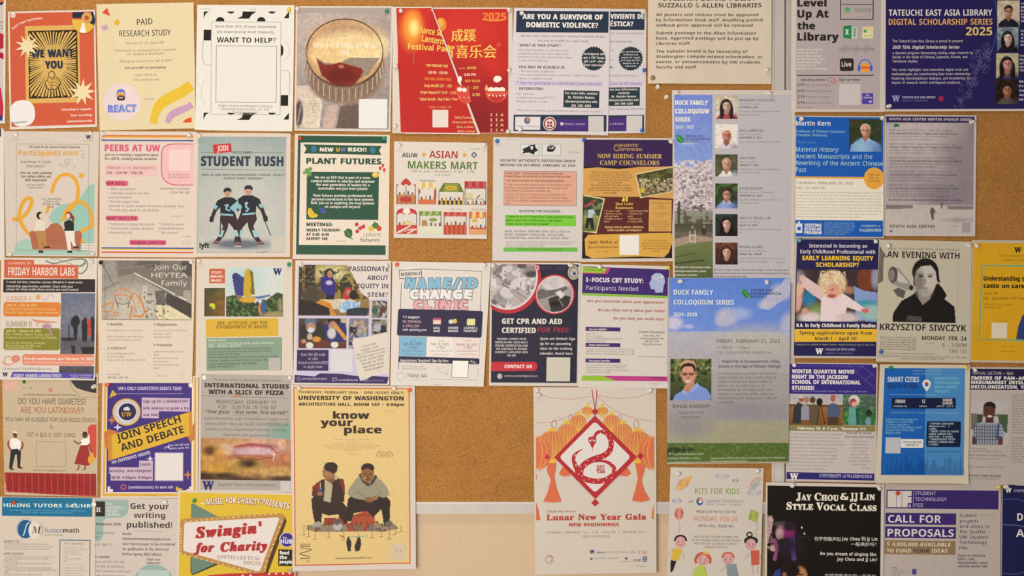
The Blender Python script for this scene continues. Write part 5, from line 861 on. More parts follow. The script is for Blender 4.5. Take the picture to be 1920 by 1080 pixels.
I(1655, 484, 1795, 606, [('g', 'paper', 'paper'), ('p', [(1674, 545), (1684, 540), (1698, 546), (1694, 560), (1682, 556)], '5a5448'), ('p', [(1676, 502), (1684, 504), (1706, 530), (1711, 542), (1700, 544), (1672, 534), (1668, 530)], '8c8474'), ('p', [(1674, 510), (1682, 508), (1704, 532), (1684, 530)], 'b8ae9c'), ('e', 1673, 516, 9, 15, '4a443a', .15), ('e', 1671, 517, 6, 11, '7c7466', .3), ('e', 1708, 540, 4, 5, BK, .3),
 ('p', [(1674, 604), (1675, 588), (1690, 565), (1712, 552), (1722, 540), (1740, 560), (1752, 536), (1757, 530), (1767, 540), (1775, 552), (1771, 560), (1790, 574), (1793, 604)], '1c1916'), ('e', 1734, 510, 25, 26, '1c1916', .06), ('r', 1712, 500, 1722, 536, '1c1916'), ('p', [(1720, 530), (1748, 530), (1744, 560), (1730, 572), (1722, 560)], '8a8070'), ('e', 1735, 522, 20, 33, 'b4a994', .08), ('p', [(1714, 500), (1718, 492), (1736, 488), (1752, 492), (1758, 506), (1762, 530), (1757, 528), (1753, 508), (1744, 497), (1726, 499), (1718, 508), (1716, 520)], '1c1916'), ('e', 1723, 530, 9, 22, '7c7262', .9), ('e', 1726, 518, 4.5, 2, '3a342c', .5), ('e', 1743, 518, 4.5, 2, '4a443a', .5), ('l', [(1720, 514), (1730, 514)], 1.3, '2c2620'), ('l', [(1738, 514), (1748, 514)], 1.3, '3a342c'), ('e', 1733, 528, 3, 6, '8c8270', .9), ('e', 1732, 540, 7, 1.6, '6a6254', .6), ('e', 1734, 548, 11, 7, '9a907e', 1.2), ('p', [(1702, 592), (1730, 594), (1728, 603), (1700, 602)], '4a443c')], 1.1)
part('body_text'); T(1650, 1717, 631, 3.1, 'Please join us on Monday, February|24, in Allen for a reading and|conversation with award-winning|Polish poet Krzysztof Siwczyk, and|his translator, Prof. Piotr Florczyk.|Moderated by Prof. Agnieszka Jezyk.', '6c6454', 'r', al='j', dy=4.4); T(1660, 1750, 661.5, 2.8, 'Supported by UW Slavic Languages and Literatures, also the Simpson Center', '8c8270', 'r'); T(1646, 1813, 667.5, 3, 'CENTER DEPARTMENT SPONSOR WITH DISTINGUISHED POLISH CULTURE LECTURE SERIES|PRODUCED WITH A GLOBAL STUDIES GRANT', '8a806c', 'r', dy=4); T(1733, 1751, 642, 2.6, '1/14/25', '968c7a', 'r'); done()

poster('poster', [(1822, 450), (1996, 451), (1993, 682), (1818, 679)], 'mustard yellow poster with teal outlined frame, at the right edge', 'mustard yellow poster', lvl=1, paper='e0d4c0', seen='c4b8a8')
F((3, 5, 4, 4), 'c3921c'); part('frame_line'); L([(1921, 498), (1840, 498), (1837, 637), (1925, 638)], 3, '6c9474')
part('headline'); T(1844, 1980, 518.5, 8, 'Understanding the impact of', '33250e', 'k', al='l'); T(1844, 1938, 532, 8, 'caste on careers', '33250e', 'k', al='l'); T(1844, 1871, 547.5, 5, 'TALK BY', '8a6a20', 'r'); T(1843, 1935, 557, 5, 'DR. GAURAV PATHANIA', '7c5c1c', 'o'); part('body_text'); T(1843, 1898, 569, 3.6, 'FEBRUARY, 2025, 12:30pm|AT MEANY HALL', '9c761c', 'r', al='l', dy=6)
T(1867, 1887, 599.5, 3, '11/11/24', '9c7a20', 'r'); T(1872, 1921, 478, 3.6, 'UNIVERSITY OF WASHINGTON', '8c6a20', 'r'); T(1882, 1921, 486, 3.6, 'EMERALD ASIA', '8c6a20', 'r'); T(1880, 1900, 648, 3, 'See us at', '9c7a20', 'r'); T(1876, 1905, 657, 3, 'Global Studies', '9c7a20', 'r')
part('logo'); W(1902, 464, 9.5, '2c2010'); part('qr_panel'); R(1859, 605, 1888, 634, 'c8b89c'); part('photo'); G([(1905, 636), (1909, 612), (1916, 592), (1925, 585), (1925, 637)], '2c3c64')
part('dot_grid')
for i in range(9):
    for j in range(14):
        if not (1838 < 1823 + i * 4.2 and j < 6 and 1823 + i * 4.2 < 1842): E(1823 + i * 4.2, 610 + j * 4.8, .7, .7, '7a5c14', n=6)
done()

poster('poster', [(1252, 520.5), (1482, 522), (1475, 868), (1250, 870)], 'large blue sky poster with bespectacled man portrait above a green lawn strip', 'blue sky colloquium poster', lvl=2, paper='cfc2b2', seen='d0c0b0', cols=24, rows=36, wave=.0014)
part('photo'); s_ = P.straight
I(1252.3, 521.5, 1480, 867.5, [('v', 521, 622, '5878b8', '6c84bc'), ('v', 622, 700, 'a8a0a4', 'a49890'), ('v', 699, 790, 'a0948c', '948884'), ('v', 789, 832, '9c9074', '989070'), ('v', 831, 868, '4c6028', '52602c'), ('e', 1420, 640, 70, 24, 'b0a494', 1.3), ('e', 1262, 606, 16, 12, 'b8b0bc', .7), ('e', 1290, 612, 9, 4, 'a8a8c4', .9), ('e', 1362, 594, 20, 15, 'b4aab0', .7), ('e', 1352, 604, 12, 8, 'a8a4b4', .8), ('e', 1385, 588, 20, 10, '98a0c0', 1), ('p', [(1421, 578), (1432, 556), (1458, 540), (1470, 522), (1482, 521), (1482, 548), (1462, 566), (1440, 580)], 'a8a4b4'), ('e', 1436, 571, 14, 8, 'b4acb4', .8), ('e', 1462, 548, 18, 14, 'b0a8b4', .8), ('e', 1480, 610, 18, 22, 'a8a4b4', .7), ('p', [(1252, 622), (1482, 622), (1482, 621), (1252, 621)], '9098b4'), ('e', 1290, 800, 40, 20, '8c807c', 1.2), ('e', 1400, 770, 60, 16, '8c8080', 1.3), ('e', 1275, 843, 30, 5, '2c3418', .7), ('e', 1255, 850, 14, 5, '2c3418', .8), ('s', '6a7438', 3, .2, 832, 868), ('p', [(1252, 866), (1482, 866), (1482, 868)], 'b09c80'), ('n', .1, 5), ('n', .12, 1.6)], 1.35)
part('portrait'); I(1256.5, 673, 1333.5, 750.5, [('g', '5c6434', '2c3418'), ('s', '8a8450', 6, .1, 673, 700), ('s', '1c2410', 7, .1), ('n', .4, 4), ('l', [(1270, 673), (1266, 700)], 3, '7c8444'), ('l', [(1300, 675), (1303, 690)], 3, '7c7c44'), ('p', [(1261, 751), (1266, 740), (1278, 733), (1288, 727), (1304, 720), (1310, 722), (1326, 730), (1333, 742), (1332, 751)], '7886b4'), ('p', [(1281, 730), (1284, 722), (1302, 716), (1302, 724), (1289, 737)], 'b07c64'), ('p', [(1280, 729), (1285, 734), (1290, 737), (1303, 722), (1307, 717), (1311, 722), (1300, 734), (1292, 736), (1286, 740), (1278, 736)], '8c9ac4'), ('e', 1291, 699, 14, 22, 'be8468', .1), ('e', 1290, 686, 14, 11, 'c88e70', .3), ('p', [(1277, 700), (1276, 688), (1281, 682), (1292, 680), (1301, 683), (1304, 692), (1303, 702), (1301, 694), (1297, 687), (1284, 687), (1279, 692)], '2a1c16'), ('e', 1276, 703, 2, 4, 'a86c54', .4), ('e', 1305, 702, 2, 4, 'a86c54', .4), ('l', [(1279, 700), (1301, 700)], 1.3, '2c201c'), ('e', 1284, 701.5, 4, 2.6, '5c3c34', .5), ('e', 1296, 701.5, 4, 2.6, '5c3c34', .5), ('e', 1290, 708, 2.2, 4, 'a4684e', .8), ('e', 1290, 714.5, 5, 1.7, 'd8c0b0', .5), ('n', .1, 3)], .9)
part('headline'); T(1263, 1337, 543.5, 9, 'DUCK FAMILY', 'd4d8e4', 'b'); T(1263, 1376, 562, 9, 'COLLOQUIUM SERIES', 'd4d8e4', 'b'); T(1262.5, 1307, 586, 6.8, '2024-2025', 'd4d8e4', 'b')
T(1344, 1462, 636, 6.6, 'FRIDAY, FEBRUARY 21, 2025', '4c443e', 'o'); T(1344, 1405, 649, 5, '12 NOON - 1:30pm', '8a7e74', 'r'); T(1344, 1445, 658.5, 5, 'THE OLSON ROOM, GOWEN 1A', '7a7068', 'r'); T(1352, 1462, 675, 5, '"Disparities in Disconnections: Utility', '54483f', 'b'); T(1347, 1465, 684, 5, 'Access in the Age of Climate Change"', '54483f', 'b')
T(1261.5, 1331, 758.5, 6.4, 'DAVID KONISKY', '3c342e', 'o'); part('body_text'); T(1271, 1320, 771, 4.6, 'Indiana University|Bloomington', '7a6e64', 'r', dy=8.4)
T(1346, 1456, 697.5, 4.6, 'Dr. David Konisky is a professor at The School|School of Public and Environmental Affairs at|Indiana University and faculty member for|research. He research focuses on U.S.|environmental law and energy policy. With|emphasis on regulation, politics, public and|interpretation, public justice, human state and|environment.', '746860', 'r', al='l', dy=7.7)
T(1334, 1472, 856.5, 3.8, 'Please contact UCDavis for booking and accompaniment for information.|At the www.politics.uw.edu/events', '9ca078', 'b', al='l', dy=5.6); T(1252.5, 1319, 849.5, 3.6, 'The Center for Environmental Politics|washington.edu/politics-environ|cosponsored politics', '98a080', 'b', al='l', dy=7.6)
part('logo'); G([(1391.5, 541), (1398, 543), (1406, 552), (1406.5, 559), (1397, 558), (1392, 552)], '2e7838'); L([(1393, 543), (1406, 559)], .8, '84b878'); T(1408, 1466, 542, 4.6, 'CENTER FOR|ENVIRONMENTAL|POLITICS', '2c3454', 'b', al='l', dy=6.2); done()
# ------------------------------------------------------------ third row
poster('poster', [(2, 483), (182.5, 484), (179, 713), (-1, 712)], 'marine summer course poster with orange and olive blocks and beach photo, at the left edge', 'marine summer course poster', lvl=1, paper='f2e8dc', curl=[(2, .004, .3)], seed=2)
part('banner'); R(8, 496, 147, 522, 'cf6648', -.4); R(8, 487, 64, 498, 'cf6648', -.4); T(15, 59, 491, 4.8, 'SUMMER AT', 'e0b89c', 'n'); part('headline'); T(15.5, 140.5, 501.5, 15, 'FRIDAY HARBOR LABS', 'e6d4c0', 'N')
part('ornament'); L([(85, 489), (100, 494), (120, 490), (140, 486), (160, 487), (164, 500), (155, 512), (147, 512)], 2.6, '7c8c7c', s=1); L([(95, 485), (115, 488), (150, 500), (165, 490)], 1.2, '8c9a8c', s=1); L([(148, 500), (158, 494), (160, 487)], 3, '7c8c7c', s=1)
part('panel'); R(6.5, 523.5, 178.5, 548, '322c2e', .4); part('body_text'); T(12, 156, 527, 4, '5-credit full time, intensive courses offered in 5-week terms.', 'cdc0b4', 'b'); T(12, 148, 535, 4, 'Scholarship opportunities available. Check with your|adviser for what credits these courses can count toward.', 'cdc0b4', 'b', al='l', dy=5.6)
part('headline'); T(11, 60, 555, 9.5, 'SUMMER A', 'd09068', 'n'); T(11, 60, 602.5, 10, 'SUMMER B', '7c7c3c', 'n')
part('panel'); R(7, 566.5, 114, 593.5, 'd8843a', rd=5); R(7, 615, 113, 656.5, '8a8434', rd=5); R(42, 664, 177, 685, 'e08a6c', rd=6)
part('body_text'); T(12, 69, 570, 4.2, 'June 16 - July 18, 2025', 'f0c080', 'b'); T(11, 104, 577.5, 4, 'FHL 568N: RES in Applied Bird Behavior & Ecology', 'ecb878', 'r'); T(11, 110, 584, 4, 'FHL 440C: Early Invasive Larvae Crustaceans', 'ecb878', 'r')
T(12, 77, 618, 4.2, 'July 23 - August 22, 2025', 'cfc888', 'b'); T(11, 106, 624.8, 4, 'FISH 478/NME: Marine Biology, and|Comparisons of Marine Fish and Shellfish', 'c4bc7c', 'r', al='l', dy=6); T(11, 86, 641, 4, 'FHL 470: Fish Swimming, Biomechan.|Microbial Ecology, Behavior, and|Experimental Functioning', 'c4bc7c', 'r', al='l', dy=5)
part('photo'); I(114, 550, 178, 664, [('g', '5c6880', '6e6c74'), ('e', 150, 590, 50, 34, '7c7c88', 1.2), ('v', 638, 665, '5c5a60', '6a6468'), ('e', 128, 636, 18, 3, '2c2a2c', .8), ('p', [(134, 598), (138, 594), (143, 591), (148, 595), (151, 604), (146, 612), (145, 636), (140, 638), (138, 616), (132, 606)], '26262a'), ('p', [(128, 610), (132, 608), (132, 634), (128, 634)], '4a4c54'), ('p', [(153, 602), (160, 594), (164, 600), (166, 612), (163, 640), (155, 640)], '2a282c'), ('p', [(163, 600), (168, 596), (173, 606), (177, 622), (172, 630), (165, 628)], 'b84c40'), ('p', [(170, 596), (174, 592), (178, 600), (178, 640), (172, 640)], '2c3038'), ('p', [(134, 648), (143, 648), (142, 664), (136, 664)], '2c2c30'), ('p', [(152, 650), (178, 650), (178, 664), (156, 664)], '302c30'), ('n', .3, 4), ('n', .15, 1.5)], 1.2)
I(111, 686, 177, 700, [('g', '5c5860', '4c4a50'), ('n', .4, 5)], 1.5)
part('ornament'); E(72, 557, 4.4, 4.4, 'e09a5c'); ST(72, 557, 6, 4, 8, 'e0a868'); L([(80, 562), (88, 560), (92, 554), (97, 553), (101, 558)], 2.4, 'c8b4bc', s=1); L([(60, 598), (68, 602), (90, 604), (108, 604)], [1, 5, 5, 1], 'd69878', s=1); E(88, 612, 9, 5, 'b8909c'); L([(92, 614), (96, 624), (96, 630)], 3, 'b8909c', s=1); L([(68, 612), (72, 606)], 2, 'd69878'); E(29, 673, 8, 7, 'dc9078'); O(16, 676, 8, 8, 2, 'dc9078', 120, 330); L([(4, 680), (14, 684), (26, 681), (37, 673)], 2, 'dc9078', s=1); O(32, 672, 6, 5, 1.2, 'c87860')
part('body_text'); T(46, 176, 670, 5, 'Priority applications due February 14, 2025!', 'f4dccc', 'b'); T(46, 174, 677.5, 4, 'https://fhl.uw.edu/courses/apply/coming-for-credit/course', 'f0cfbc', 'r'); T(5, 98, 689, 4.4, 'Questions? fhladmin@uw.edu', '9c948c', 'r')
part('banner'); G([(24, 697.5), (177, 699), (176, 709.5), (20, 707.5)], '5a4aa0'); W(5, 698.5, 7.5, '2c2458'); T(25, 116, 701, 6, 'FRIDAY HARBOR LABORATORIES', 'e4dcec', 'i'); T(131, 174, 702, 2.8, 'COLLEGE OF THE ENVIRONMENT|UNIVERSITY of WASHINGTON', 'c4b8e0', 'r', dy=4); done()

poster('flyer', [(183, 484), (366, 485), (361, 718), (186, 718)], 'cream hiring flyer with a sepia tea shop photo and orange line-drawn worker', 'tea shop hiring flyer', lvl=1, paper='f2e4d2', curl=[(2, .005, .3), (3, .004, .25)])
F((8, 4, 6, 118), '8c8074'); part('photo')
I(191, 489, 360, 599, [('g', '867c70', 'b8ac9a'), ('p', [(191, 489), (216, 489), (222, 560), (216, 600), (191, 600)], '9c9488'), ('e', 252, 576, 60, 34, 'c0b6a4', .9), ('p', [(222, 489), (360, 489), (360, 560), (310, 548), (250, 512), (222, 520)], '7c7268'), ('p', [(340, 489), (360, 489), (360, 520), (340, 508)], '57504a'), ('p', [(258, 489), (300, 489), (300, 503), (258, 500)], '665e58'), ('p', [(268, 534), (276, 534), (276, 562), (268, 562)], 'c4bca8'), ('p', [(290, 545), (310, 545), (311, 572), (294, 572)], '6c665c'), ('p', [(312, 548), (330, 556), (360, 570), (360, 597), (320, 574), (311, 568)], '4a423c'), ('p', [(294, 572), (318, 573), (358, 597), (358, 600), (294, 600)], 'dccfa8'), ('p', [(344, 544), (358, 544), (358, 562), (344, 560)], 'a49c8c'), ('l', [(192, 495), (216, 540)], 1.5, '6c6660'), ('l', [(196, 489), (198, 600)], 1, '7c746c'), ('l', [(191, 545), (222, 530)], 1.5, '6c665e'), ('l', [(252, 512), (327, 551)], 2, 'e4dccc'), ('l', [(337, 556), (349, 562)], 2, 'e4dccc'), ('l', [(284, 496), (222, 505)], .8, 'a49c8e'), ('l', [(290, 570), (309, 570)], 1.5, '4a443e'), ('l', [(306, 576), (306, 598)], 2, 'b09468'), ('s', '5c544c', 4, .26, 545, 600, 270, 320), ('n', .22, 5), ('n', .1, 1.6)], 1.2)
part('line_drawing'); o_ = 'd0803c'; L([(215, 554), (216, 547), (222, 543), (230, 542), (240, 544), (246, 550), (245, 557)], 1.7, o_, s=1); L([(215, 554), (230, 553), (245, 557)], 1.6, o_, s=1); L([(226, 544), (225, 552)], .9, o_); L([(234, 543), (237, 552)], .9, o_); L([(216, 557), (218, 565), (226, 570), (238, 569), (245, 562), (246, 556)], 1.5, '7c5c40', s=1); L([(213, 559), (214, 563)], 1.8, o_)
L([(190, 575), (200, 571), (210, 566), (213, 567), (211, 576), (207, 584), (192, 583)], 2, o_, s=1); L([(203, 585), (200, 598)], 2, o_); L([(219, 566), (222, 577)], 2, '8c5c34'); L([(243, 567), (240, 577)], 2, '8c5c34'); L([(248, 573), (244, 598)], 3, o_); L([(252, 568), (248, 560), (250, 550), (256, 552), (258, 560), (262, 552), (262, 562), (260, 570)], 1.5, o_, s=1); L([(262, 556), (268, 572), (271, 585), (264, 593), (250, 592)], 3, o_, s=1); L([(251, 570), (256, 586)], 1.3, o_); O(218, 589, 4.5, 3.6, 1.6, o_); L([(223, 560), (228, 561)], .8, '7c5c40'); L([(234, 561), (239, 560)], .8, '7c5c40')
part('headline'); T(289, 351, 496, 9.5, 'Join Our', 'e2d6c4', 'r'); T(284, 351, 511.5, 9, 'HEYTEA', 'e2d6c4', 'n'); T(303, 351, 526, 9.5, 'Family', 'e2d6c4', 'r')
for x, y, w, s in ((201, 605.5, 29, '# Benefits'), (289, 606, 43, '# Requirements'), (289, 644.5, 34, '# Promotion'), (201.5, 650.5, 36, '# CONTACT')): T(x, x + w, y, 4.8, s, '6c6052', 'b')
part('body_text'); c_ = dict(col='a0968a', f='r', al='l', dy=6.2)
T(201, 268, 618, 3.2, 'Free Tea/Discounts   drinks/meals', **c_); T(201, 270, 629.5, 3.2, 'Meals & Management, Meals and Gratuity|Training, Flexible schedule, daily team', **c_); T(288, 350, 618, 3.2, 'Over 18 years old, part time all year|education or above|languages: nothing', **c_); T(288, 343, 657.5, 3.2, 'A platform for all people, love and|design|Working with awesome team|cool, fun learning|To be the ambassador of fine|design', **c_); T(201, 273, 661, 3.2, 'Email: workwithus@gmail.com|Tel: 206-554-8601|Location: 4131 Univ. St, Seattle, WA 98105', **c_); T(202, 225, 700, 3, 'Scan to Apply', **c_); T(202, 241, 706, 3.4, '@HEYTEA  LIVE  USA', '4a4238', 'm'); T(296, 313, 703, 3, '01 1/22', 'b0a698', 'r'); L([(336, 706), (342, 700), (346, 703), (342, 710)], .8, 'b8ae9e', s=1); done()

poster('flyer', [(369, 485), (548, 486), (550, 704), (367, 708)], 'pale study abroad flyer with a flying blue and yellow macaw photo', 'macaw study abroad flyer', paper='eee2d4', seed=11, wave=.0011, crease=.001)
part('tag_shape'); R(392.5, 504, 422, 531, 'c4603c'); T(397, 416, 508.5, 4.6, 'STUDY', 'ecd8c8', 'b'); T(394, 419, 516, 4.6, 'ABROAD', 'ecd8c8', 'b'); T(396, 417, 523.5, 4.6, 'BRAZIL', 'ecd8c8', 'b')
part('photo'); I(383.5, 540, 422, 593, [('g', '4c4c2c', '4a4020'), ('e', 412, 575, 18, 22, '7c5828', 1.2), ('e', 414, 550, 10, 10, '6c5c2c', 1), ('n', .5, 8), ('e', 398, 572, 5, 3.4, 'c8d43c', .5), ('e', 401, 576, 2.5, 4, 'c0cc38', .5)], 1.2)
I(424, 501, 531, 594, [('g', 'ccd4cc', 'd6cebf'), ('e', 455, 525, 34, 30, 'b8ccc8', 1.2), ('p', [(424, 556), (440, 553), (470, 564), (500, 562), (520, 548), (531, 552), (531, 594), (424, 594)], '34482c'), ('s', '6c8444', 4, .12, 556, 594), ('s', '1e2c1a', 4, .2, 556, 594), ('e', 520, 592, 30, 8, '9c8c5c', .5), ('e', 528, 572, 8, 12, '7c7c5c', .8), ('l', [(524, 562), (526, 580)], 2, 'a09078'), ('p', [(435, 516), (440, 511), (444, 512), (449, 514), (453, 518), (458, 520), (456, 555), (442, 556), (439, 540)], '39407c'), ('p', [(436, 520), (438, 512), (440, 522), (443, 512), (446, 524)], '232a58'), ('p', [(459, 509), (464, 503), (471, 507), (476, 512), (474, 530), (477, 552), (466, 556), (456, 554), (457, 530)], 'c4a22c'), ('p', [(468, 506), (474, 510), (476, 530), (478, 554), (470, 550), (471, 525)], '7c6a20'), ('e', 466, 562, 18, 5.5, 'd4a02c', .3), ('p', [(474, 556), (490, 555), (506, 552), (508, 555), (486, 561)], '56749c'), ('p', [(440, 552), (450, 554), (456, 560), (446, 559)], '8c6c48'), ('e', 490, 577, 6, 13, 'd08a34', .3), ('e', 494, 576, 6, 13, '3c5c84', .4), ('e', 484, 565, 7, 4.5, 'c8ccd0', .4), ('e', 483, 570, 3, 5, '2c3028', .5), ('n', .1, 2)], 1.1)
part('logo'); W(512.5, 503.5, 12, '3a2c68'); part('banner'); R(386.5, 597.5, 522, 631, 'd6ab34', .3); part('headline'); T(407, 502, 602.5, 5.8, 'ART, ACTIVISM, AND THE', '5c4a20', 's'); T(406, 503.5, 610, 5.8, 'ENVIRONMENT IN BRAZIL', '5c4a20', 's')
part('panel'); R(387.5, 633, 529, 694.5, '889c84', -.2); part('body_text'); T(391, 424, 635.5, 4, 'Summer Term B', 'c8d0b8', 'b'); T(391, 514, 641.5, 4, 'July 21 - Aug 22: in Sao Paulo, Rio, Recife, Salvador, Porto Seguro', 'c8d0b8', 'r'); T(391, 452, 646.5, 4, 'Apply - December, April 30(s)', 'c8d0b8', 'r')
T(391, 520, 651.5, 3.5, 'This study abroad program explores the relationship between art|activism, and the environment, focusing on the impact of Favela in|cultural contexts in Brazil History.|Program Fees: $5,400 (includes 12 credits and accommodation in Brazil)', '54644e', 'r', al='l', dy=5.2); T(391, 503, 673.5, 3.7, 'Program leaders: Fabricio Pereira da Silva, PhD|                            Luana Hansen Rodrigues, PhD Student', '465640', 'r', al='l', dy=6); T(391, 438, 685, 3.6, 'Contact: brazilart@uw.edu', '465640', 'r'); R(504, 671, 526, 694.5, 'b8b2a8'); done()

poster('poster', [(554, 488), (733.5, 489), (730, 722), (550, 721)], 'lavender collage poster of classroom photos with torn paper note and dark purple wave', 'classroom collage poster', lvl=1, paper='f4ece2')
F((4, 6, 3, 7), 'c9bed0'); part('panel'); G([(610, 490), (732, 492), (731, 560), (690, 562), (680, 545), (655, 530), (645, 505), (630, 496)], 'dccfc4'); G([(552.5, 703), (590, 706), (600, 700), (640, 701), (670, 705), (682, 704), (729, 706), (726, 719), (552, 718)], '3a2a5c')
part('photo'); sk = 'b88468'
I(560, 497, 693, 592, [('g', 'a8904c', '8c6c3c'), ('p', [(570, 497), (590, 497), (590, 535), (572, 540), (560, 570), (560, 500)], '3c2c24'), ('r', 566, 497, 572, 560, '8c5c34'), ('e', 620, 512, 26, 12, 'd8cc98', .9), ('p', [(646, 514), (660, 535), (662, 560), (640, 556), (636, 530)], '3c3c28'), ('s', '2c2820', 6, .15, 505, 560), ('s', '8a9a5c', 3, .25, 500, 530), ('e', 586, 556, 20, 22, '4a4034', .7), ('p', [(602, 520), (612, 517), (624, 519), (629, 534), (628, 556), (602, 552)], '34287c'), ('e', 617, 512, 9, 9, '241a1a', .2), ('e', 618, 514, 5, 7, sk, .3), ('e', 617, 530, 6, 4, 'c8b8c8', .5), ('p', [(612, 553), (628, 555), (626, 562), (610, 561)], '1e1a24'), ('p', [(600, 562), (660, 560), (674, 568), (660, 578), (604, 580)], 'cfc0a4'), ('e', 603, 553, 8, 8, '5a4630', .2), ('p', [(590, 568), (604, 562), (620, 568), (632, 592), (590, 592)], 'c8842c'), ('p', [(560, 560), (588, 566), (618, 578), (620, 592), (560, 592)], '2a2220'), ('p', [(644, 546), (650, 538), (658, 540), (662, 552), (654, 562), (642, 560)], 'b03a34'), ('e', 653, 548, 4, 5, sk, .4), ('e', 663, 553, 8, 9, '241c1c', .2), ('p', [(636, 572), (650, 564), (674, 566), (676, 578), (660, 586), (638, 584)], '8cacc8'), ('s', 'c8d4dc', 4, .1, 564, 586, 636, 676), ('p', [(650, 580), (672, 576), (694, 578), (688, 592), (650, 592)], '28323c'), ('n', .25, 3)], 1.1, mask=lambda x, y: x < 640 + np.interp(y, [497, 510, 530, 548, 560, 580, 592], [10, 18, 28, 36, 52, 55, 52]))
I(560, 597, 650, 653, [('g', '4c3c34', '4a2c20'), ('e', 640, 605, 22, 10, 'c8b48c', .9), ('v', 638, 654, '6c3828', '5c2c20'), ('p', [(562, 612), (600, 604), (612, 620), (610, 636), (564, 642)], '2c2a24'), ('e', 582, 604, 11, 9, '5c7080', .2), ('e', 583, 614, 9, 9, sk, .3), ('e', 583, 619, 6, 5, 'c8d0d4', .4), ('p', [(606, 612), (622, 600), (648, 606), (650, 640), (614, 640)], '2a2c6c'), ('e', 626, 600, 13, 8, '1c1614', .2), ('e', 624, 611, 8, 9, sk, .3), ('l', [(630, 612), (648, 634)], 7, 'd0923c'), ('e', 622, 625, 8, 10, 'c8c4bc', .3), ('e', 581, 648, 7, 6, 'd8d4c8', .2), ('e', 581, 632, 5, 7, 'c0a888', .3), ('e', 628, 646, 7, 6, 'd8d4c8', .2), ('l', [(575, 638), (588, 638)], 2, '1c1818'), ('l', [(622, 640), (636, 640)], 2, '1c1818'), ('e', 594, 636, 8, 5, 'd0903c', .4), ('e', 570, 640, 5, 4, sk, .4), ('n', .2, 3)], 1.1)
I(654, 597, 691, 653, [('g', '7c7c84', '5c5c6c'), ('e', 663, 618, 8, 9, '242438', .3), ('e', 663, 610, 4, 4, '1c1414', .3), ('e', 678, 606, 5, 6, sk, .3), ('e', 678, 620, 9, 10, '9c8c8c', .4), ('e', 670, 633, 8, 7, '3c4c6c', .5), ('e', 660, 644, 8, 8, '2c3c54', .5), ('e', 682, 630, 5, 4, '5c8cb4', .5), ('s', 'b8a890', 5, .2), ('n', .3, 4)], 1.1)
for y0, y1, a in ((564, 596, 0), (599, 629, 1)): I(697, y0, 726, y1, [('g', '8c8474', '7c746c'), ('s', '2c2c30', 6, .05), ('s', sk, 4, .2), ('s', 'c8c0b0', 3.5, .22), ('e', 703 + a * 16, y0 + 18, 6, 8, '3c5c4c' if not a else '242430', .4), ('e', 718 - a * 10, y0 + 16, 6, 7, '5c3c34' if not a else 'a8b0bc', .4)], 1)
part('panel'); R(557, 656, 616, 695, '34254e'); R(620.5, 655.5, 661, 697, 'd8d0d0'); part('note'); G([(662, 634), (684, 632), (726, 622), (728, 700), (700, 704), (686, 712), (676, 714), (668, 690), (664, 655), (660, 644)], 'dccfbe')
part('headline'); T(653.5, 729, 499.5, 9, 'PASSIONATE', '463c50', 'b'); T(688.5, 728.5, 516.5, 8.5, 'ABOUT', '463c50', 'b'); T(670, 728, 532, 8.5, 'EQUITY IN', '463c50', 'b'); T(689, 727.5, 548.5, 8.5, 'STEM?', '463c50', 'b')
part('body_text'); T(559, 615, 662, 5, 'Scan the QR code|or visit|tinyurl.com/stem2025|to apply now!', 'b8a8c4', 'r', dy=7.6); T(669, 724, 644, 4.2, 'Consult with|teachers, write|take a STEM lesson plan|and then teach it in one|of our partner cities|through our NSTU|Alternative Spring|Break program!', '6a5f58', 'r', dy=6.4, rot=14); T(703, 715, 693.5, 3, '1/14/25', 'a098a0', 'r')
T(566, 613, 708, 4, 'uw.edu/alternative', 'b8accc', 'r'); T(634, 671, 710, 4, 'connect@uw.edu', 'b8accc', 'r'); T(688, 720, 711, 4, '@uwbreaks', 'b8accc', 'r'); O(560.5, 710, 3, 3, .8, 'b8accc'); BX(623, 708, 631.5, 714.5, .8, 'b8accc'); L([(623, 708), (627, 712), (631, 708)], .7, 'b8accc'); BX(682, 708, 688, 715, .8, 'b8accc'); done()

poster('poster', [(736, 490), (920, 493), (907, 724.5), (732, 723)], 'white clinic poster with hand-drawn blue, white and pink bubble letters', 'bubble letter clinic poster', lvl=2, paper='f6efe8', rows=40, cols=32, curl=[(2, .008, .45), (1, .004, .25)], seed=8)
part('frame_line'); L([(751, 530), (749, 693)], .9, '4a4450'); L([(790, 505), (902, 508), (902, 583)], .9, '4a4450'); L([(896, 690), (895, 712), (806, 711)], .8, 'a09aa0'); BX(748.5, 505.5, 791, 522, 1, '3c3640', rot=4)
part('headline'); T(752, 789, 510.5, 6, 'MONTHLY', '3a3440', 'b', rot=4)
def bubble(ws, yc, h, fill):
    part('bubble_letter')
    for ch, x, w, r in ws:
        for dx, dy in ((-1.5, 0), (1.5, 0), (0, -1.5), (0, 1.5), (1.2, 1.2), (-1.2, -1.2), (1.2, -1.2), (-1.2, 1.2)): T(x - w / 2 + dx, x + w / 2 + dx, yc - h / 2 + dy, h, ch, '2e2a38', 'k', rot=r)
        for dx, dy in ((-.8, 0), (.8, 0), (0, -.8), (0, .8)): T(x - w / 2 + dx, x + w / 2 + dx, yc - h / 2 + dy, h, ch, fill, 'k', rot=r)
bubble([('N', 769, 16, -8), ('A', 791, 16, 0), ('M', 815, 20, 3), ('E', 839, 12, -5), ('/', 856, 10, -4), ('I', 870, 7, 0), ('D', 886, 16, -4)], 531, 18, '8cb8cc')
bubble([('C', 777, 14, 4), ('H', 796, 15, 0), ('A', 815, 16, 0), ('N', 836, 17, -6), ('G', 858, 15, 0), ('E', 878, 12, -5)], 552, 16, 'ece4de')
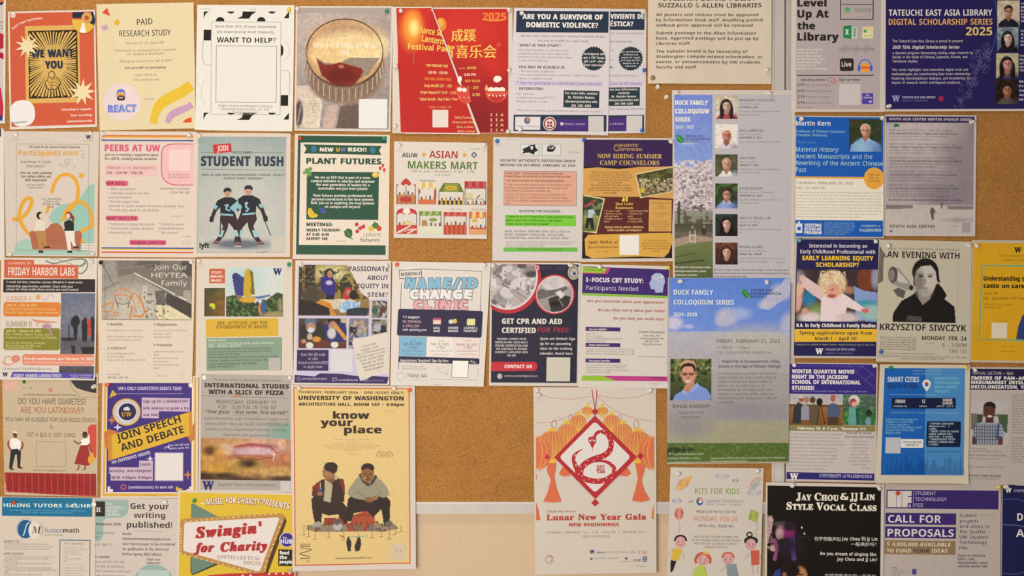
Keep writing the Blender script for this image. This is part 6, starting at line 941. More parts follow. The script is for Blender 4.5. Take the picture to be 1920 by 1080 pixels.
bubble([('C', 784, 14, 4), ('L', 802, 11, 4), ('I', 819, 7, 0), ('N', 835, 17, -8), ('I', 855, 7, 0), ('C', 869, 14, 4)], 572, 16, 'e6aaac')
part('panel'); R(745.5, 581, 904, 631, '2c2848', -.8, rd=4); R(747, 670, 899, 681, '2c2848', -1, rd=3); R(749, 631.5, 799, 668, '84b4cc', -.8); R(800, 632, 850, 669, 'ece0d4', -.8); R(850, 633, 899, 669.5, 'ecd8cc', -.8)
part('headline'); T(755.5, 787, 592, 4.8, '1:1 support', 'e0d4d8', 'b'); T(755.5, 791, 600.5, 5, 'IN ESPAÑOL|& ENGLISH', 'd0a4ac', 'r', al='l', dy=8); T(755, 801, 616, 4.4, 'with updating your:', 'c8c0cc', 'b'); 
for x, a, b in ((819, 'LEGAL', 'NAME'), (850, 'GENDER', 'MARKER'), (882.5, 'LICENSE &', 'PASSPORT')): T(x - len(b) * 1.6, x + len(b) * 1.6, 612.5, 4.4, a + '|' + b, 'd8d0d4', 'N', dy=5.6)
part('icon'); R(812, 596.5, 827, 608, 'e8b4ac', rd=1); R(812, 596.5, 827, 600, 'c45c7c'); R(814, 602, 825, 606.5, 'f0d4c0'); E(846, 603, 5, 4.4, 'd8d0c4'); E(853, 602, 4, 4.6, 'e0c05c'); L([(857, 606), (859, 601)], 1.2, '8a4a5c'); R(875.5, 597.5, 891, 610, 'e6dc98', rd=2)
part('body_text'); T(757, 791, 642, 5, 'Jan 28, 2025', '3c566c', 'n'); T(808, 842, 642.5, 5, 'Feb 19, 2025', '6c645c', 'n'); T(856, 895, 643.5, 5, 'March 18, 2025', '6c5c58', 'n'); 
for x in (775, 827, 877): T(x - 8, x + 8, 649, 4.6, '4-7pm', '5c5c60', 'n'); T(x - 6, x + 6, 637.5, 2.6, 'Tuesday', '8a8684', 'r'); T(x - 21, x + 20, 656.5, 3, 'Husky Union Bldg Rm 307|or drop-in on Zoom', '8c8a8a', 'r', dy=6.4)
T(750.5, 841, 673.5, 5, 'Appointment Required! Sign Up Here', 'd8d0dc', 'b'); L([(882, 679), (884, 675), (886, 681), (888, 676), (890, 681), (893, 680)], 1.6, 'd8cca0'); T(753, 800, 685.5, 3, 'For more information contact|email @uw.edu for access needs', 'b8b0ac', 'r', al='l', dy=4.4)
part('logo'); O(751, 705.5, 7.5, 7, .9, 'a8a8a8'); T(763, 801, 701, 7, 'TRANS WA', '4c4458', 'n'); L([(763, 712), (801, 713)], .6, 'b0aab0'); L([(819, 686), (823, 694), (832, 700), (840, 701)], 1, '9cc0cc', s=1); L([(836, 698), (840, 701), (836, 703)], 1, '9cc0cc'); BX(847, 675.5, 878.5, 708, .8, '4a4450', rot=-1); R(848, 676.5, 877.5, 707, 'f0eae6', -1); T(812, 828, 720, 2.6, '11/19/24', 'b8b0a8', 'r'); done()

poster('flyer', [(919.5, 492), (1089, 493), (1085, 724), (917, 723)], 'dark navy first aid training flyer with red-ringed round photos and red contact bar', 'navy first aid flyer', paper='ebe3db', wave=.0012)
F((3.5, 3, 4, 6), '26243a'); part('photo')
E(950, 527, 63, 61, 'c6303a') if 0 else None
part('photo_ring')
pts = [(921.5, 495)] + [(953 + 61 * math.cos(math.radians(a)), 523 + 65 * math.sin(math.radians(a))) for a in range(-26, 122, 6)] + [(921, 577)]; G(pts, 'b8303a')
pts = [(921.5, 495)] + [(952 + 56 * math.cos(math.radians(a)), 519 + 62 * math.sin(math.radians(a))) for a in range(-22, 122, 6)] + [(921, 571)]; G(pts, 'dcd0c8')
part('photo'); I(921.5, 495.5, 1007, 580, [('g', 'b4a8a4', 'b8aca8'), ('s', '7c7470', 9, .12), ('s', 'd8d0cc', 9, .15), ('e', 995, 508, 14, 12, '8c8480', .5), ('e', 997, 514, 12, 6, '4c4648', .5), ('e', 978, 498, 10, 6, '5c5450', .7), ('e', 947, 552, 14, 12, 'c8bebc', .3), ('e', 943, 554, 14, 14, '8c8482', 1.2), ('e', 952, 548, 14, 12, 'd0c6c2', .3), ('e', 973, 530, 12, 9, 'd4cac6', .3), ('l', [(977, 528), (976, 537)], 1.5, '5c5452'), ('l', [(962, 546), (990, 572)], 10, 'aca09c'), ('l', [(965, 544), (998, 566)], 1.5, '6c6462'), ('l', [(942, 534), (955, 540)], 2, '5c5452'), ('e', 926, 567, 6, 5, '6c6466', .5), ('n', .16, 3), ('n', .12, 30)], 1.1, mask=lambda x, y: ((x - 951) / 54) ** 2 + ((y - 517) / 60.5) ** 2 < 1)
part('photo_ring'); E(1040, 552, 37.5, 37.5, 'c0323c'); E(1040, 552, 34.5, 34.8, 'dcd0c8')
part('photo'); I(1005, 517, 1075, 588, [('g', 'bcb0ac', '8c827e'), ('e', 1040, 532, 24, 14, 'ccc0bc', .4), ('p', [(1005, 548), (1016, 541), (1026, 545), (1040, 543), (1062, 536), (1064, 543), (1046, 552), (1030, 556), (1010, 562)], '6c6462'), ('p', [(1028, 560), (1050, 552), (1070, 556), (1066, 580), (1034, 586)], '3c3634'), ('p', [(1040, 549), (1050, 544), (1060, 552), (1052, 560)], 'd4cac4'), ('e', 1042, 570, 12, 5, '201c1c', .6), ('l', [(1048, 560), (1056, 574)], 2, '8c8480'), ('n', .3, 5), ('n', .1, 2)], 1.1, mask=lambda x, y: (x - 1040) ** 2 + (y - 552) ** 2 < 33.2 ** 2)
part('logo'); E(1007, 502, 5.2, 5.4, 'c83440'); E(1007, 502, 4, 4.2, 'd8ccc4'); L([(1004.5, 502), (1009.5, 502)], 1.6, 'b8303a'); L([(1007, 499), (1007, 505)], 1.8, 'b8303a'); T(1014, 1033, 499, 3, 'American|Red Cross', '4c4a60', 'r', al='l', dy=4); T(1043, 1060, 499, 3, 'Training|Provider', '4c4a60', 'r', al='l', dy=4)
E(1075.5, 511, 11, 13.5, 'bcb09c'); O(1075.5, 511, 8, 10, 1.5, '6c6458'); E(1077, 513, 6, 6.5, 'c8bfae'); 
for a in (0, 60, 120): L([(1077 - 4.4 * math.cos(math.radians(a)), 513 - 4.4 * math.sin(math.radians(a))), (1077 + 4.4 * math.cos(math.radians(a)), 513 + 4.4 * math.sin(math.radians(a)))], 2, '3c4c8c')
part('headline'); T(941.5, 1053.5, 597.5, 9.6, 'GET CPR AND AED', 'e0d6c8', 'k'); T(941.5, 1004.5, 614.5, 9.6, 'CERTIFIED', 'e0d6c8', 'k'); T(1007.5, 1069.5, 614, 9, 'FOR FREE!', 'b03444', 'i')
part('body_text'); T(928, 990, 633.5, 4, 'TRAINING COURSES OFFER|AMERICAN RED CROSS ADULT|CPR/AED CERTIFICATION AND|ARE AVAILABLE TO ANYONE|CURRENTLY AFFILIATED WITH|THE UW', 'c4bab0', 'N', dy=6.2); T(1012.5, 1078, 632.5, 4.9, 'Spots are limited! Sign|up for an upcoming|class on the training|calendar, found here:', 'cfc6bc', 'b', al='l', dy=9.2)
part('banner'); G([(921, 678.5), (1002, 678), (1006, 680.5), (1008, 686), (1006, 692), (1002, 695), (920.5, 696)], 'c4303a'); T(946, 997, 684, 6, 'CONTACT US', 'ecdcd4', 'k'); E(937, 705.5, 5, 5.3, 'bcb0a8'); part('body_text'); T(946, 1008, 702.5, 4, 'uwems.outreach@gmail.com', 'bcb2aa', 'r'); R(1024.5, 670, 1069, 715, 'd0c6b4'); done()

poster('flyer', [(1090, 495), (1256, 499), (1252, 728), (1084, 726)], 'white study flyer with purple top banner, head silhouette, lime and magenta foot', 'purple head silhouette flyer', lvl=1, paper='f0e8e0', curl=[(2, .003, .3)])
part('banner'); R(1092, 502.5, 1254, 552.5, '40266a', -.8); R(1091.5, 552, 1252.5, 556.5, '8cb440', -.8); G([(1092, 501), (1140, 502.5), (1134, 513), (1092, 512)], '98bc3c'); G([(1138, 502), (1145, 502), (1139, 513.5), (1092, 513.5), (1092, 511.5), (1133, 512)], 'c03c78')
part('head_silhouette'); G([(1228, 512), (1238, 512), (1245, 518), (1247, 528), (1244, 538), (1243, 548), (1229, 549), (1228, 543), (1220, 542), (1219, 536), (1217, 532), (1221, 524), (1221, 518)], 'a8b0d0'); O(1230, 520, 3.5, 3, 1, 'd8d4c0'); O(1237, 524, 4, 4, 1.2, 'd8d4c0'); E(1241, 518, 2.4, 2.4, 'd8d4c0')
part('headline'); T(1097, 1128, 503.5, 4, 'Recruiting now', '5c7424', 'r'); T(1099, 1206, 521.5, 8, 'I-FOCUS CBT STUDY:', 'e0d4dc', 'k'); T(1099, 1196, 536.5, 8, 'Participants Needed', 'd4c8d4', 'r'); 
part('body_text'); T(1101, 1247, 563, 5, 'Are you concerned about your appearance?', 'b84450', 'b'); T(1122, 1247, 579.5, 5, 'Do you often worry about your looks?', 'b84450', 'b'); T(1150.5, 1246, 595, 5, 'Do you wish you could stop?', 'b84450', 'b')
part('panel')
for y, s, w in ((613.5, 'Are you eligible?', 33), (643, 'Study requirements', 38), (672.5, 'Participant Benefits', 39)): R(1097.5, y, 1163, y + 7.4, '40266a'); R(1097.5, y, 1099.5, y + 7.4, 'c03c78'); T(1104.5, 1104.5 + w, y + 2, 3.6, s, 'dcd0d8', 'b')
R(1090.5, 705, 1252, 714, 'b83c80', .1); G([(1090.5, 705), (1131, 705), (1156, 714), (1090.5, 714)], '94b838'); T(1218, 1247, 707, 3, 'UW MEDICINE', '5c2450', 'b')
part('body_text'); c_ = dict(col='a49a96', f='r', al='l', dy=4.5)
T(1099, 1166, 624.5, 2.9, 'Ages 18+|Fluent in English|Not currently engaged in cognitive|behavioral therapy', **c_); T(1099, 1190, 653, 2.9, '8 weeks of using a cognitive behavioral app|Weekly 10-min assessments & check-in calls|Questionnaires and interviews with our staff', **c_); T(1099, 1180, 683, 2.9, 'No-cost effective therapy program|Compensation - total of $155.00|Information on appearance concerns|Supporting the study', **c_)
T(1198, 1246, 620.5, 4, 'Contact Information', '6c6064', 'b'); T(1200, 1244, 627.5, 3.4, 'Katie Kang, PhD|Study Investigator UW|206-221-1375|focus@cbt.uw.edu', '8c8280', 'b', dy=5.4); T(1195, 1248, 667, 3, 'Visit our website for more info:', '8c8280', 'r'); T(1219, 1237, 718, 2.8, '11/4/25', 'b0a6a0', 'r'); done()
# ------------------------------------------------------------ fourth row and below
poster('poster', [(-1, 931), (179, 933), (178, 1165), (-3, 1163)], 'tutoring poster with teal banner and round blue logo, bottom left corner', 'teal banner tutoring poster', lvl=1, paper='eee0d0', seen='dccbb8', wave=.0006)
part('banner'); R(4, 933, 173, 968, '1d6a84', -.1); part('headline'); T(7, 171, 944.5, 6.6, 'HIRING TUTORS $45/HR', 'd8dcd4', 'b'); L([(130, 950), (142, 943)], 1, 'd8dcd4'); part('body_text'); T(18, 161, 955.5, 2.8, 'Fusion Math: academic mission dedicated in STEM tutoring, coaching services and enrichment programs|designed for students   www.fusionmath.com/about-us/tutoring-jobs', '5c98a8', 'r', dy=4)
part('logo'); E(48, 992, 15, 17.5, '1f587c'); E(64.5, 994, 11, 16, 'eee0d0' if 0 else 'd8c8b4'); L([(44, 1005), (47, 995), (50, 984), (55, 979)], 1.8, 'd8d4cc', s=1); T(59.5, 78, 987, 13, 'M', '5c4a3c', 'I'); O(70, 992, 11, 14, 1, '8a7a68', -50, 50); O(48, 991, 16.5, 19, .8, '8a9498', 140, 320); T(84, 119, 990, 8.6, 'fusion', '5c6c7c', 'n'); T(119, 148.5, 990, 8.6, 'math', '4c4038', 'b'); T(84, 118, 1002, 3, 'STEM TUTORING', '8a8074', 'r')
part('frame_line'); BX(111.5, 1012, 169.5, 1120, 1.6, '2e6478')
part('body_text'); T(7, 36, 1013, 4, 'ABOUT US', '7c7064', 'b'); T(8, 103, 1018.5, 2.8, 'Fusion Math, we meet academics and test goals to help our|students focus and strengthening lessons, based in math and science.|Test prep and coaching through our tutors are people we trust.', 'a89c8e', 'r', al='l', dy=4.4); T(7, 44, 1036, 4, 'APPLICANTS', '7c7064', 'b'); T(8, 105, 1042, 2.8, '* Must be self starters, of academics, meet our subjects and|  have ability to express thoughts, confident in student|  leadership traits.|* Must travel Bellevue or to Seattle, must be reliable, and|  provide tutoring.|* Must have good communication and organization skills.|* Work at 5 to 20 hours per week during evening hours at the|  office.|* Bring up to date CV with attention to detail.|* Must be comfortable with Zoom and lessons.', 'a89c8e', 'r', al='l', dy=4.2)
T(120, 158, 1017.5, 3.4, 'AT A GLANCE', '7c7064', 'b'); T(119, 164, 1024, 3, '* Students among one-on-one|lessons and get to know about the all|over your needed hours|* Grow through group classes|growth|* Many summer and flexible|hours', '8a7e70', 'r', al='l', dy=4.4); T(122, 158, 1057, 3, 'OPEN POSITIONS', '9c9082', 'r'); T(119, 162, 1063, 3, 'Teaching for all subjects|* Learn teaching methods|* New testing skills and|* Grammar and writing', '8a7e70', 'r', al='l', dy=5); done()

poster('poster', [(162, 933), (335, 935), (333, 1165), (160, 1163)], 'grey-green publishing poster with round seal, tucked behind the tutoring poster', 'grey-green publishing poster', paper='e6dad0', lvl=0, seen='cfc0b4', wave=.0005)
P.base += .0; part('ornament'); c_ = '8a9a90'; G([(178, 937), (241, 937), (241, 955), (237, 965), (228, 970), (200, 971), (194, 976), (194, 1002), (192, 1010), (184, 1016), (178, 1014)], c_)
part('badge'); R(179, 940, 197, 968, '2a221e'); T(180, 190, 951, 9, 'R', 'c8bcb0', 's'); part('headline'); T(200, 233, 943, 4.8, 'THE|HISTORICAL|REVIEW|JOURNAL', 'cfd0c4', 'r', al='l', dy=6.4)
T(244.5, 317, 943.5, 11, 'Get your', '3a2e30', 'b'); T(251, 310, 961, 10, 'writing', '3a2e30', 'b'); T(238, 323, 978.5, 11, 'published!', '3a2e30', 'b'); L([(252, 995), (305, 996.5)], 1, '8a9c8c')
part('body_text'); T(180, 227, 980, 5, 'missions DUE', '4c4444', 'b'); T(179, 214, 996.5, 4.6, 'rity: January|15', '6c6462', 'r', al='l', dy=9.5); T(179, 212, 1018.5, 4.6, 'eral: April 15,', '6c6462', 'r'); T(179, 206, 1041.5, 4.6, 'o submit:', '4c4444', 'b'); T(179, 245, 1051, 4.4, 'your full with title and|pdf with all identifying|other removed in the email|with the subject: Paper', '7c7270', 'r', al='l', dy=8.8)
T(230, 247, 998.5, 4.2, 'Email:', '54494a', 'b'); T(230, 328, 1008, 4.8, 'historicalreviewatuw@gmail.com|your history paper to be considered|for publication in The Historical|Review Spring 2025 Edition!', '54494a', 'b', al='l', dy=9.6); T(275, 301, 1046.5, 4.4, 'Visit our|Linktree!', '54494a', 'b', dy=6.6); part('seal'); E(288, 1094, 38, 36, c_); R(259, 1069, 317, 1126, 'a4aea4'); done()

poster('poster', [(4, 699), (184.5, 700), (183, 931), (9, 928)], 'tan poster with man and woman figures and a red woven band at the bottom', 'tan diabetes study poster', lvl=0, paper='dcc8a8', seen='e2d2be', wave=.0012)
part('ornament'); G([(10, 706), (34, 706), (34, 724), (28, 731), (18, 733), (10, 733)], 'dca88c'); G([(131, 706), (181, 706), (181, 737), (160, 733), (143, 727), (134, 716)], '3a3434'); E(45.5, 716, 3.4, 3.4, '4c5434'); ST(95, 731, 6, 3, 12, 'c4826c'); L([(48, 740), (130, 740), (145, 744), (181, 744)], .7, '8c7c68', s=1); L([(131, 714), (136, 728), (150, 742)], .7, '6c6052', s=1); G([(181, 796), (172, 796), (165, 801), (165, 812), (169, 824), (167, 838), (172, 848), (174, 858), (181, 858)], 'c84c3c')
part('headline'); T(35, 161.5, 747, 11, 'DO YOU HAVE DIABETES?', '544c44', 'n'); T(38.5, 157.5, 763.5, 11, 'ARE YOU LATINO/A/E?', 'a4523c', 'n'); T(10, 179, 783, 7.6, 'YOU MAY BE ELIGIBLE FOR OUR FOOD STUDY!', '544c44', 'n'); T(94, 99, 796.5, 7.4, '&', '6c6052', 'n'); T(51, 141.5, 811.5, 7.4, 'GET A $25 E-GIFT CARD!', '6a5f52', 'n'); T(62, 125, 880, 3.4, 'latinofood.study@gmail.com', '8c7c68', 'r'); T(43, 60, 726.5, 3, '01  1/25', '8c8070', 'r'); T(44, 144, 739, 3, 'UW MEXICAN AMERICAN POSTGRADUATE DIABETES STUDY', '7c6e5c', 'r'); BX(68, 828, 124, 875, .8, '8c8070')
part('figure'); G([(24, 812), (32, 812), (33, 820), (27, 822)], '7c3c28'); G([(24, 811), (27, 808), (32, 809), (33, 812)], 'e8dcc8'); G([(19, 825), (26, 821), (32, 822), (40, 828), (38, 843), (30, 843), (24, 848), (20, 840)], 'ece0cc'); L([(17, 826), (16, 836), (23, 846)], 3.4, '9c4c34', s=1); L([(42, 828), (43, 836), (39, 844)], 3.4, '9c4c34', s=1); G([(21, 843), (33, 841), (40, 846), (38, 874), (33, 874), (32, 852), (29, 852), (23, 876), (17, 876)], '2a2a2c'); G([(17, 876), (23, 876), (27, 882), (19, 880)], '4c2420'); G([(32, 874), (38, 874), (44, 879), (35, 878)], '4c2420')
part('figure'); E(159.5, 815, 5, 6, '2a1c1a'); E(159, 817, 3.6, 4.6, '6c3424'); G([(152, 826), (158, 822), (165, 822), (168, 812), (169, 830), (164, 836), (152, 836)], 'ece0cc'); L([(153, 829), (147, 832), (139, 826)], 2.4, '7c3c28'); G([(151, 835), (165, 834), (172, 868), (166, 873), (140, 870), (146, 850)], '9c302c'); L([(148, 872), (148, 879), (144, 881)], 2.4, '7c3c28'); L([(160, 872), (160, 879), (156, 881)], 2.4, '7c3c28'); L([(166, 832), (168, 840), (173, 850)], 2, '7c3c28'); G([(170, 850), (175, 848), (178, 860), (175, 869), (167, 869), (165, 860)], 'd89c34')
part('woven_band'); G([(9, 887), (181, 887), (181, 929), (100, 927), (14, 923), (10, 905)], 'a8302c')
for k in range(42): 
    x = 11 + k * 4.05; R(x, 888, x + 1.6, min(923 + k * .12, 928), '86221f' if k % 3 else 'c04a40')
for j in range(11): L([(11, 890 + j * 3), (180, 890.5 + j * 3.2)], .7, '8c2422')
done()

poster('poster', [(192, 705), (372, 705), (371, 934), (189, 934)], 'purple debate poster with yellow border and slanted yellow ribbon banner', 'purple debate poster', lvl=0, paper='f0e4d4')
F((4, 2, 4, 4), 'dba83c'); F((8, 2, 8, 9), 'e8d8c4'); F((10, 2, 12, 11.5), '44307a'); pur = '44307a'
part('headline'); T(222, 340, 725, 6.4, "UW's ONLY COMPETITIVE DEBATE TEAM", 'd0c4dc', 'N'); part('badge'); E(237.5, 772.5, 26.5, 25.5, 'd8b04c'); E(237.5, 772.5, 23, 22.5, 'd4ccd0'); O(237.5, 772.5, 20.5, 20, .8, '8c84a4'); E(239, 772, 16.5, 16, '2c2748'); T(228, 247, 773, 7.6, 'UW', 'c08c3c', 'S'); G([(231, 769), (233, 764), (240, 762), (244, 766), (243, 770)], 'd4ccd4')
part('text_box'); R(266, 746, 356, 771, 'cdb0c0', -1); R(266, 769, 298, 784, 'cdb0c0', -1); part('lettering'); T(269, 353.5, 749.5, 5.4, 'Sign up for a MANDATORY', '3c2c44', 'b'); T(269, 354.5, 762.5, 5.2, 'info session to grab a try', '3c2c44', 'b'); T(269, 297, 775, 5.2, 'out slot!', '3c2c44', 'b')
part('ribbon'); G([(195, 812), (203, 804), (222, 810), (206, 840), (199, 843)], 'c8783c'); G([(350, 816), (366, 790), (366, 822), (358, 830)], 'c8783c'); G([(203, 817), (360, 771), (361, 815), (204, 864)], 'dcae34'); G([(203, 817), (210, 815), (211, 861), (203, 864)], 'd08c34'); G([(354, 773), (360, 771), (361, 815), (355, 817)], 'd08c34')
part('headline'); T(216, 341, 796, 14, 'JOIN SPEECH', '26222c', 'N', rot=17); T(224, 347, 815, 14, 'AND DEBATE', '26222c', 'N', rot=17); T(209, 283, 854.5, 6, 'NO EXPERIENCE NEEDED', 'd8ccdc', 'N', rot=15); T(316, 356, 832, 3.6, 'Scan the QR code|before spots fill!', 'c8bcd4', 'i', rot=3, dy=6)
L([(309, 842), (311, 838), (317, 838)], 1.4, 'd8ccdc', s=1); G([(315, 835), (319, 838), (315, 841)], 'd8ccdc')
part('text_box'); R(261, 863.5, 287, 877, 'cdb0c0', -.5); R(205, 876, 287, 889, 'cdb0c0', -.5); R(208, 888, 287, 901, 'cdb0c0', -.5); part('lettering'); T(263, 284, 867.5, 5.2, 'Learn,', '3c2c44', 'b'); T(206, 285, 880, 5.2, 'practice, and compete!', '3c2c44', 'b'); T(210, 284.5, 892.5, 5.2, 'M/W: 6:00pm-8:00pm', '3c2c44', 'b')
part('qr_panel'); R(290, 848, 344, 902, 'b4a0c0'); R(292, 850, 343, 900, 'e4d8d0'); part('ornament'); G([(211, 731), (220, 740), (205, 746)], 'd4ac3c'); part('star'); 
for x, y, r, cc in ((210, 788, 9, 'c8783c'), (221, 801, 8, 'dcd0dc'), (282, 860, 7, 'dcd0dc'), (352.5, 890, 9.5, 'c8783c')): ST(x, y, r, r * .32, 4, cc)
part('lettering'); L([(220, 738), (343, 738)], .9, 'a094b8'); G([(330, 912), (343, 917), (336, 922), (330, 920)], 'd4ac3c'); O(231.5, 913, 4.4, 4.4, 2.4, 'c85c50'); T(241, 325, 910.5, 5.4, '@uwdebatesociety for more info', 'd4c8dc', 'b'); T(273, 293, 928, 2.6, '11/17/24', 'a88030', 'r'); part('corner_step')
for x, y, sx, sy in ((202, 922, 1, -1), (360, 922, -1, -1)): R(min(x, x + 10 * sx), min(y, y + 5 * sy), max(x, x + 10 * sx), max(y, y + 5 * sy), 'e8d8c4'); R(min(x, x + 5 * sx), min(y, y + 10 * sy), max(x, x + 5 * sx), max(y, y + 10 * sy), 'e8d8c4')
done()

poster('flyer', [(374, 698), (550, 701), (549, 923), (372, 921)], 'brownish flyer with a broad close-up pizza photo and large W at the foot', 'pizza photo flyer', lvl=1, paper='ecdfd2', seen='dccbba', wave=.0012)
F((3.5, 3, 4, 3), 'a8998a'); part('photo')
I(377, 822, 546, 900, [('g', 'b07c54', '8a6238'), ('e', 400, 828, 30, 9, '8c4034', .8), ('e', 440, 830, 60, 12, 'c08c58', .9), ('e', 508, 835, 50, 16, 'c49474', .8), ('e', 422, 843, 16, 10, 'd8bc98', .8), ('e', 480, 848, 46, 17, 'b4807c', .35), ('e', 478, 838, 34, 6, 'a4443c', .8), ('e', 482, 846, 34, 8, 'c4a09c', .8), ('e', 470, 858, 40, 6, 'a04438', .8), ('e', 412, 858, 14, 9, 'a84434', .5), ('e', 502, 870, 24, 9, 'c4452f', .5), ('e', 524, 860, 26, 14, 'b8704c', .9), ('e', 400, 850, 26, 18, 'b8823c', .8), ('e', 392, 846, 12, 9, '6a3e1c', .9), ('e', 410, 880, 36, 12, 'b8862e', .9), ('e', 465, 872, 42, 16, 'b08440', .6), ('e', 466, 868, 18, 9, '5c3c1c', .9), ('e', 468, 869, 8, 5, '2c2012', .8), ('e', 520, 884, 34, 10, 'c09050', .7), ('e', 384, 896, 24, 10, '3c2410', .8), ('e', 420, 892, 22, 6, '3c2410', 1), ('e', 450, 900, 40, 6, '4c3014', .9), ('e', 530, 898, 26, 7, '4a3016', .9), ('l', [(440, 838), (470, 832), (505, 836), (520, 848)], 2, '8c3434'), ('l', [(445, 858), (480, 862), (512, 856)], 1.6, '7c2c28'), ('l', [(500, 845), (515, 852), (512, 862)], 2, 'd8c0b8'), ('n', .5, 11), ('n', .35, 5), ('n', .2, 2.2)], 1.1)
E(446, 742, 8, 3, 'b87c5c'); I(500, 790, 544, 822, [('g', '9c9080', '8c9484'), ('e', 540, 810, 24, 16, '7c9480', .9)], 2)
part('headline'); T(384, 541.5, 719.5, 7.8, 'INTERNATIONAL STUDIES', '2c2020', 'k'); T(391.5, 532, 731.5, 8.2, 'WITH A SLICE OF PIZZA', '2c2020', 'k'); T(400, 528, 710.5, 4.2, 'The Jackson School of International Studies presents', '6c5e54', 'r')
T(405.5, 517, 750.5, 6.6, 'WEDNESDAY, FEBRUARY 19', '54483f', 'o'); T(409, 518, 760, 6.6, '4:30 - 5:30 P.M. IN THO 101', '54483f', 'o'); T(385.5, 541, 769, 7, '*Free pizza - first come, first served!*', '4c4038', 'i'); L([(377.5, 743), (544, 745.5)], .9, '7c6c60'); L([(435, 779), (490, 780)], .8, '8c7c6e'); L([(465, 792.5), (523, 793.5)], .5, '6c5e54')
part('body_text'); T(383, 541, 782.5, 4.8, 'Explore the exciting major of International Studies at the|Jackson School. Meet with faculty, current students, and|advisers to discuss departmental highlights, resources,|experiences, and opportunities.', '7a6c60', 'r', dy=10.2)
part('logo'); W(380, 902, 16, '2c2458'); T(409, 517, 906, 5, 'Questions? Please contact jsisinfo@uw.edu', '6c6468', 'r'); R(526, 902, 544, 920, 'c0b4a8'); done()

poster('poster', [(334, 919), (556, 924), (553, 1200), (329, 1196)], 'yellow concert poster with retro lit sign on a green arrow, bottom of the board', 'yellow concert poster', lvl=1, paper='f0e4d4', cols=22)
F((4, 4, 5, 4), 'dcb834'); gr = '6f8672'; part('retro_sign'); G([(357.5, 946), (363, 946.5), (452, 993), (520, 1015), (523, 1020), (512, 1028), (452, 1040), (372, 1076), (361, 1080), (358, 1072)], '3c4438'); G([(357.5, 946), (363, 946.5), (450, 990), (518, 1014), (512, 1020), (450, 1036), (370, 1074), (361, 1078), (359.5, 1072)], gr)
G([(340, 1030), (346, 1040), (494, 1080), (502, 1077), (537, 975), (533, 966), (526, 962), (498, 1072)], '54371f'); G([(337.5, 981), (340, 976), (350, 974), (524, 960.5), (531, 962), (533, 970), (495, 1072), (490, 1077), (484, 1077), (342, 1041), (337, 1037)], 'bd8b4a'); G([(345, 985), (348, 981), (520, 968), (523, 971), (489, 1068), (484, 1070), (346, 1035), (344, 1031)], 'e4d8cc')
part('light_bulb')
for k in range(18): E(348 + k * 10, 977.5 - k * .83, 1.3, 1.3, 'f0dcb4', n=8)
for k in range(9): E(339.5, 991 + k * 5.6 if k < 9 else 0, 1.2, 1.2, 'f0dcb4', n=8)
for k in range(14): E(347 + k * 10.2, 1040.5 + k * 2.55, 1.3, 1.3, 'f0dcb4', n=8)
for k in range(9): E(528 - k * 3.9, 978 + k * 10.6, 1.3, 1.3, 'f0dcb4', n=8)
part('headline'); T(368, 491, 985, 19, "Swingin'", 'f0c0b0', 'c', rot=6); T(367, 490, 984.4, 19, "Swingin'", 'ae2e30', 'c', rot=6); T(365, 501, 1017.5, 16, 'for Charity', 'f0c0b0', 'c', rot=3); T(364, 500, 1017, 16, 'for Charity', 'ae2e30', 'c', rot=3)
T(407, 489, 1042, 6.4, '@INTELLECTUAL', 'b08a74', 's', rot=-1); T(456, 490, 1052, 6.8, 'HOUSE', 'b08a74', 's', rot=-1)
import itertools
for k, (w, x, y, a) in enumerate((('MUSIC', 402.5, 940.5, 4), ('FOR', 433.5, 938.5, 1), ('CHARITY', 467, 940, -3), ('PRESENTS', 517, 945, -9))):
    hw = [15.5, 9.5, 21, 26][k]
    for dx, dy in ((-.9, -.6), (.9, .8), (0, 1.2)): T(x - hw + dx, x + hw + dx, y - 6 + dy, 11, w, '8a4c34', 'N', rot=a)
    T(x - hw, x + hw, y - 6, 11, w, 'f4e8d8', 'N', rot=a)
ST(380, 944, 4, 1.4, 4, 'f4e8c0'); part('badge'); E(537.5, 1012, 14, 14, 'd0c4c0'); E(538, 1012, 12.5, 12.8, '382c84'); T(527, 548, 1011, 8, 'HUB', 'dcd4e4', 'k'); T(530, 538, 1006, 3.4, 'the', 'dcd4e4', 'b'); part('panel'); R(522, 1030, 548, 1061, '1c1814'); T(524.5, 542, 1033, 6.4, 'feed', 'ece4dc', 'k'); T(524.5, 538, 1041.5, 6.4, 'the', 'ece4dc', 'k'); T(524.5, 548, 1050, 6.2, 'people', 'ece4dc', 'k')
part('banner'); G([(390, 1080), (430, 1076), (552, 1071), (552, 1120), (390, 1120)], 'c03430'); G([(536, 1070), (552, 1064), (552, 1072)], '9c9c84')
for x, y in ((505, 1076), (518, 1075.5), (531, 1075), (543, 1074.5), (470, 1078.5), (455, 1079)): E(x, y, 2, 2, 'f0e0cc', n=8)
done()

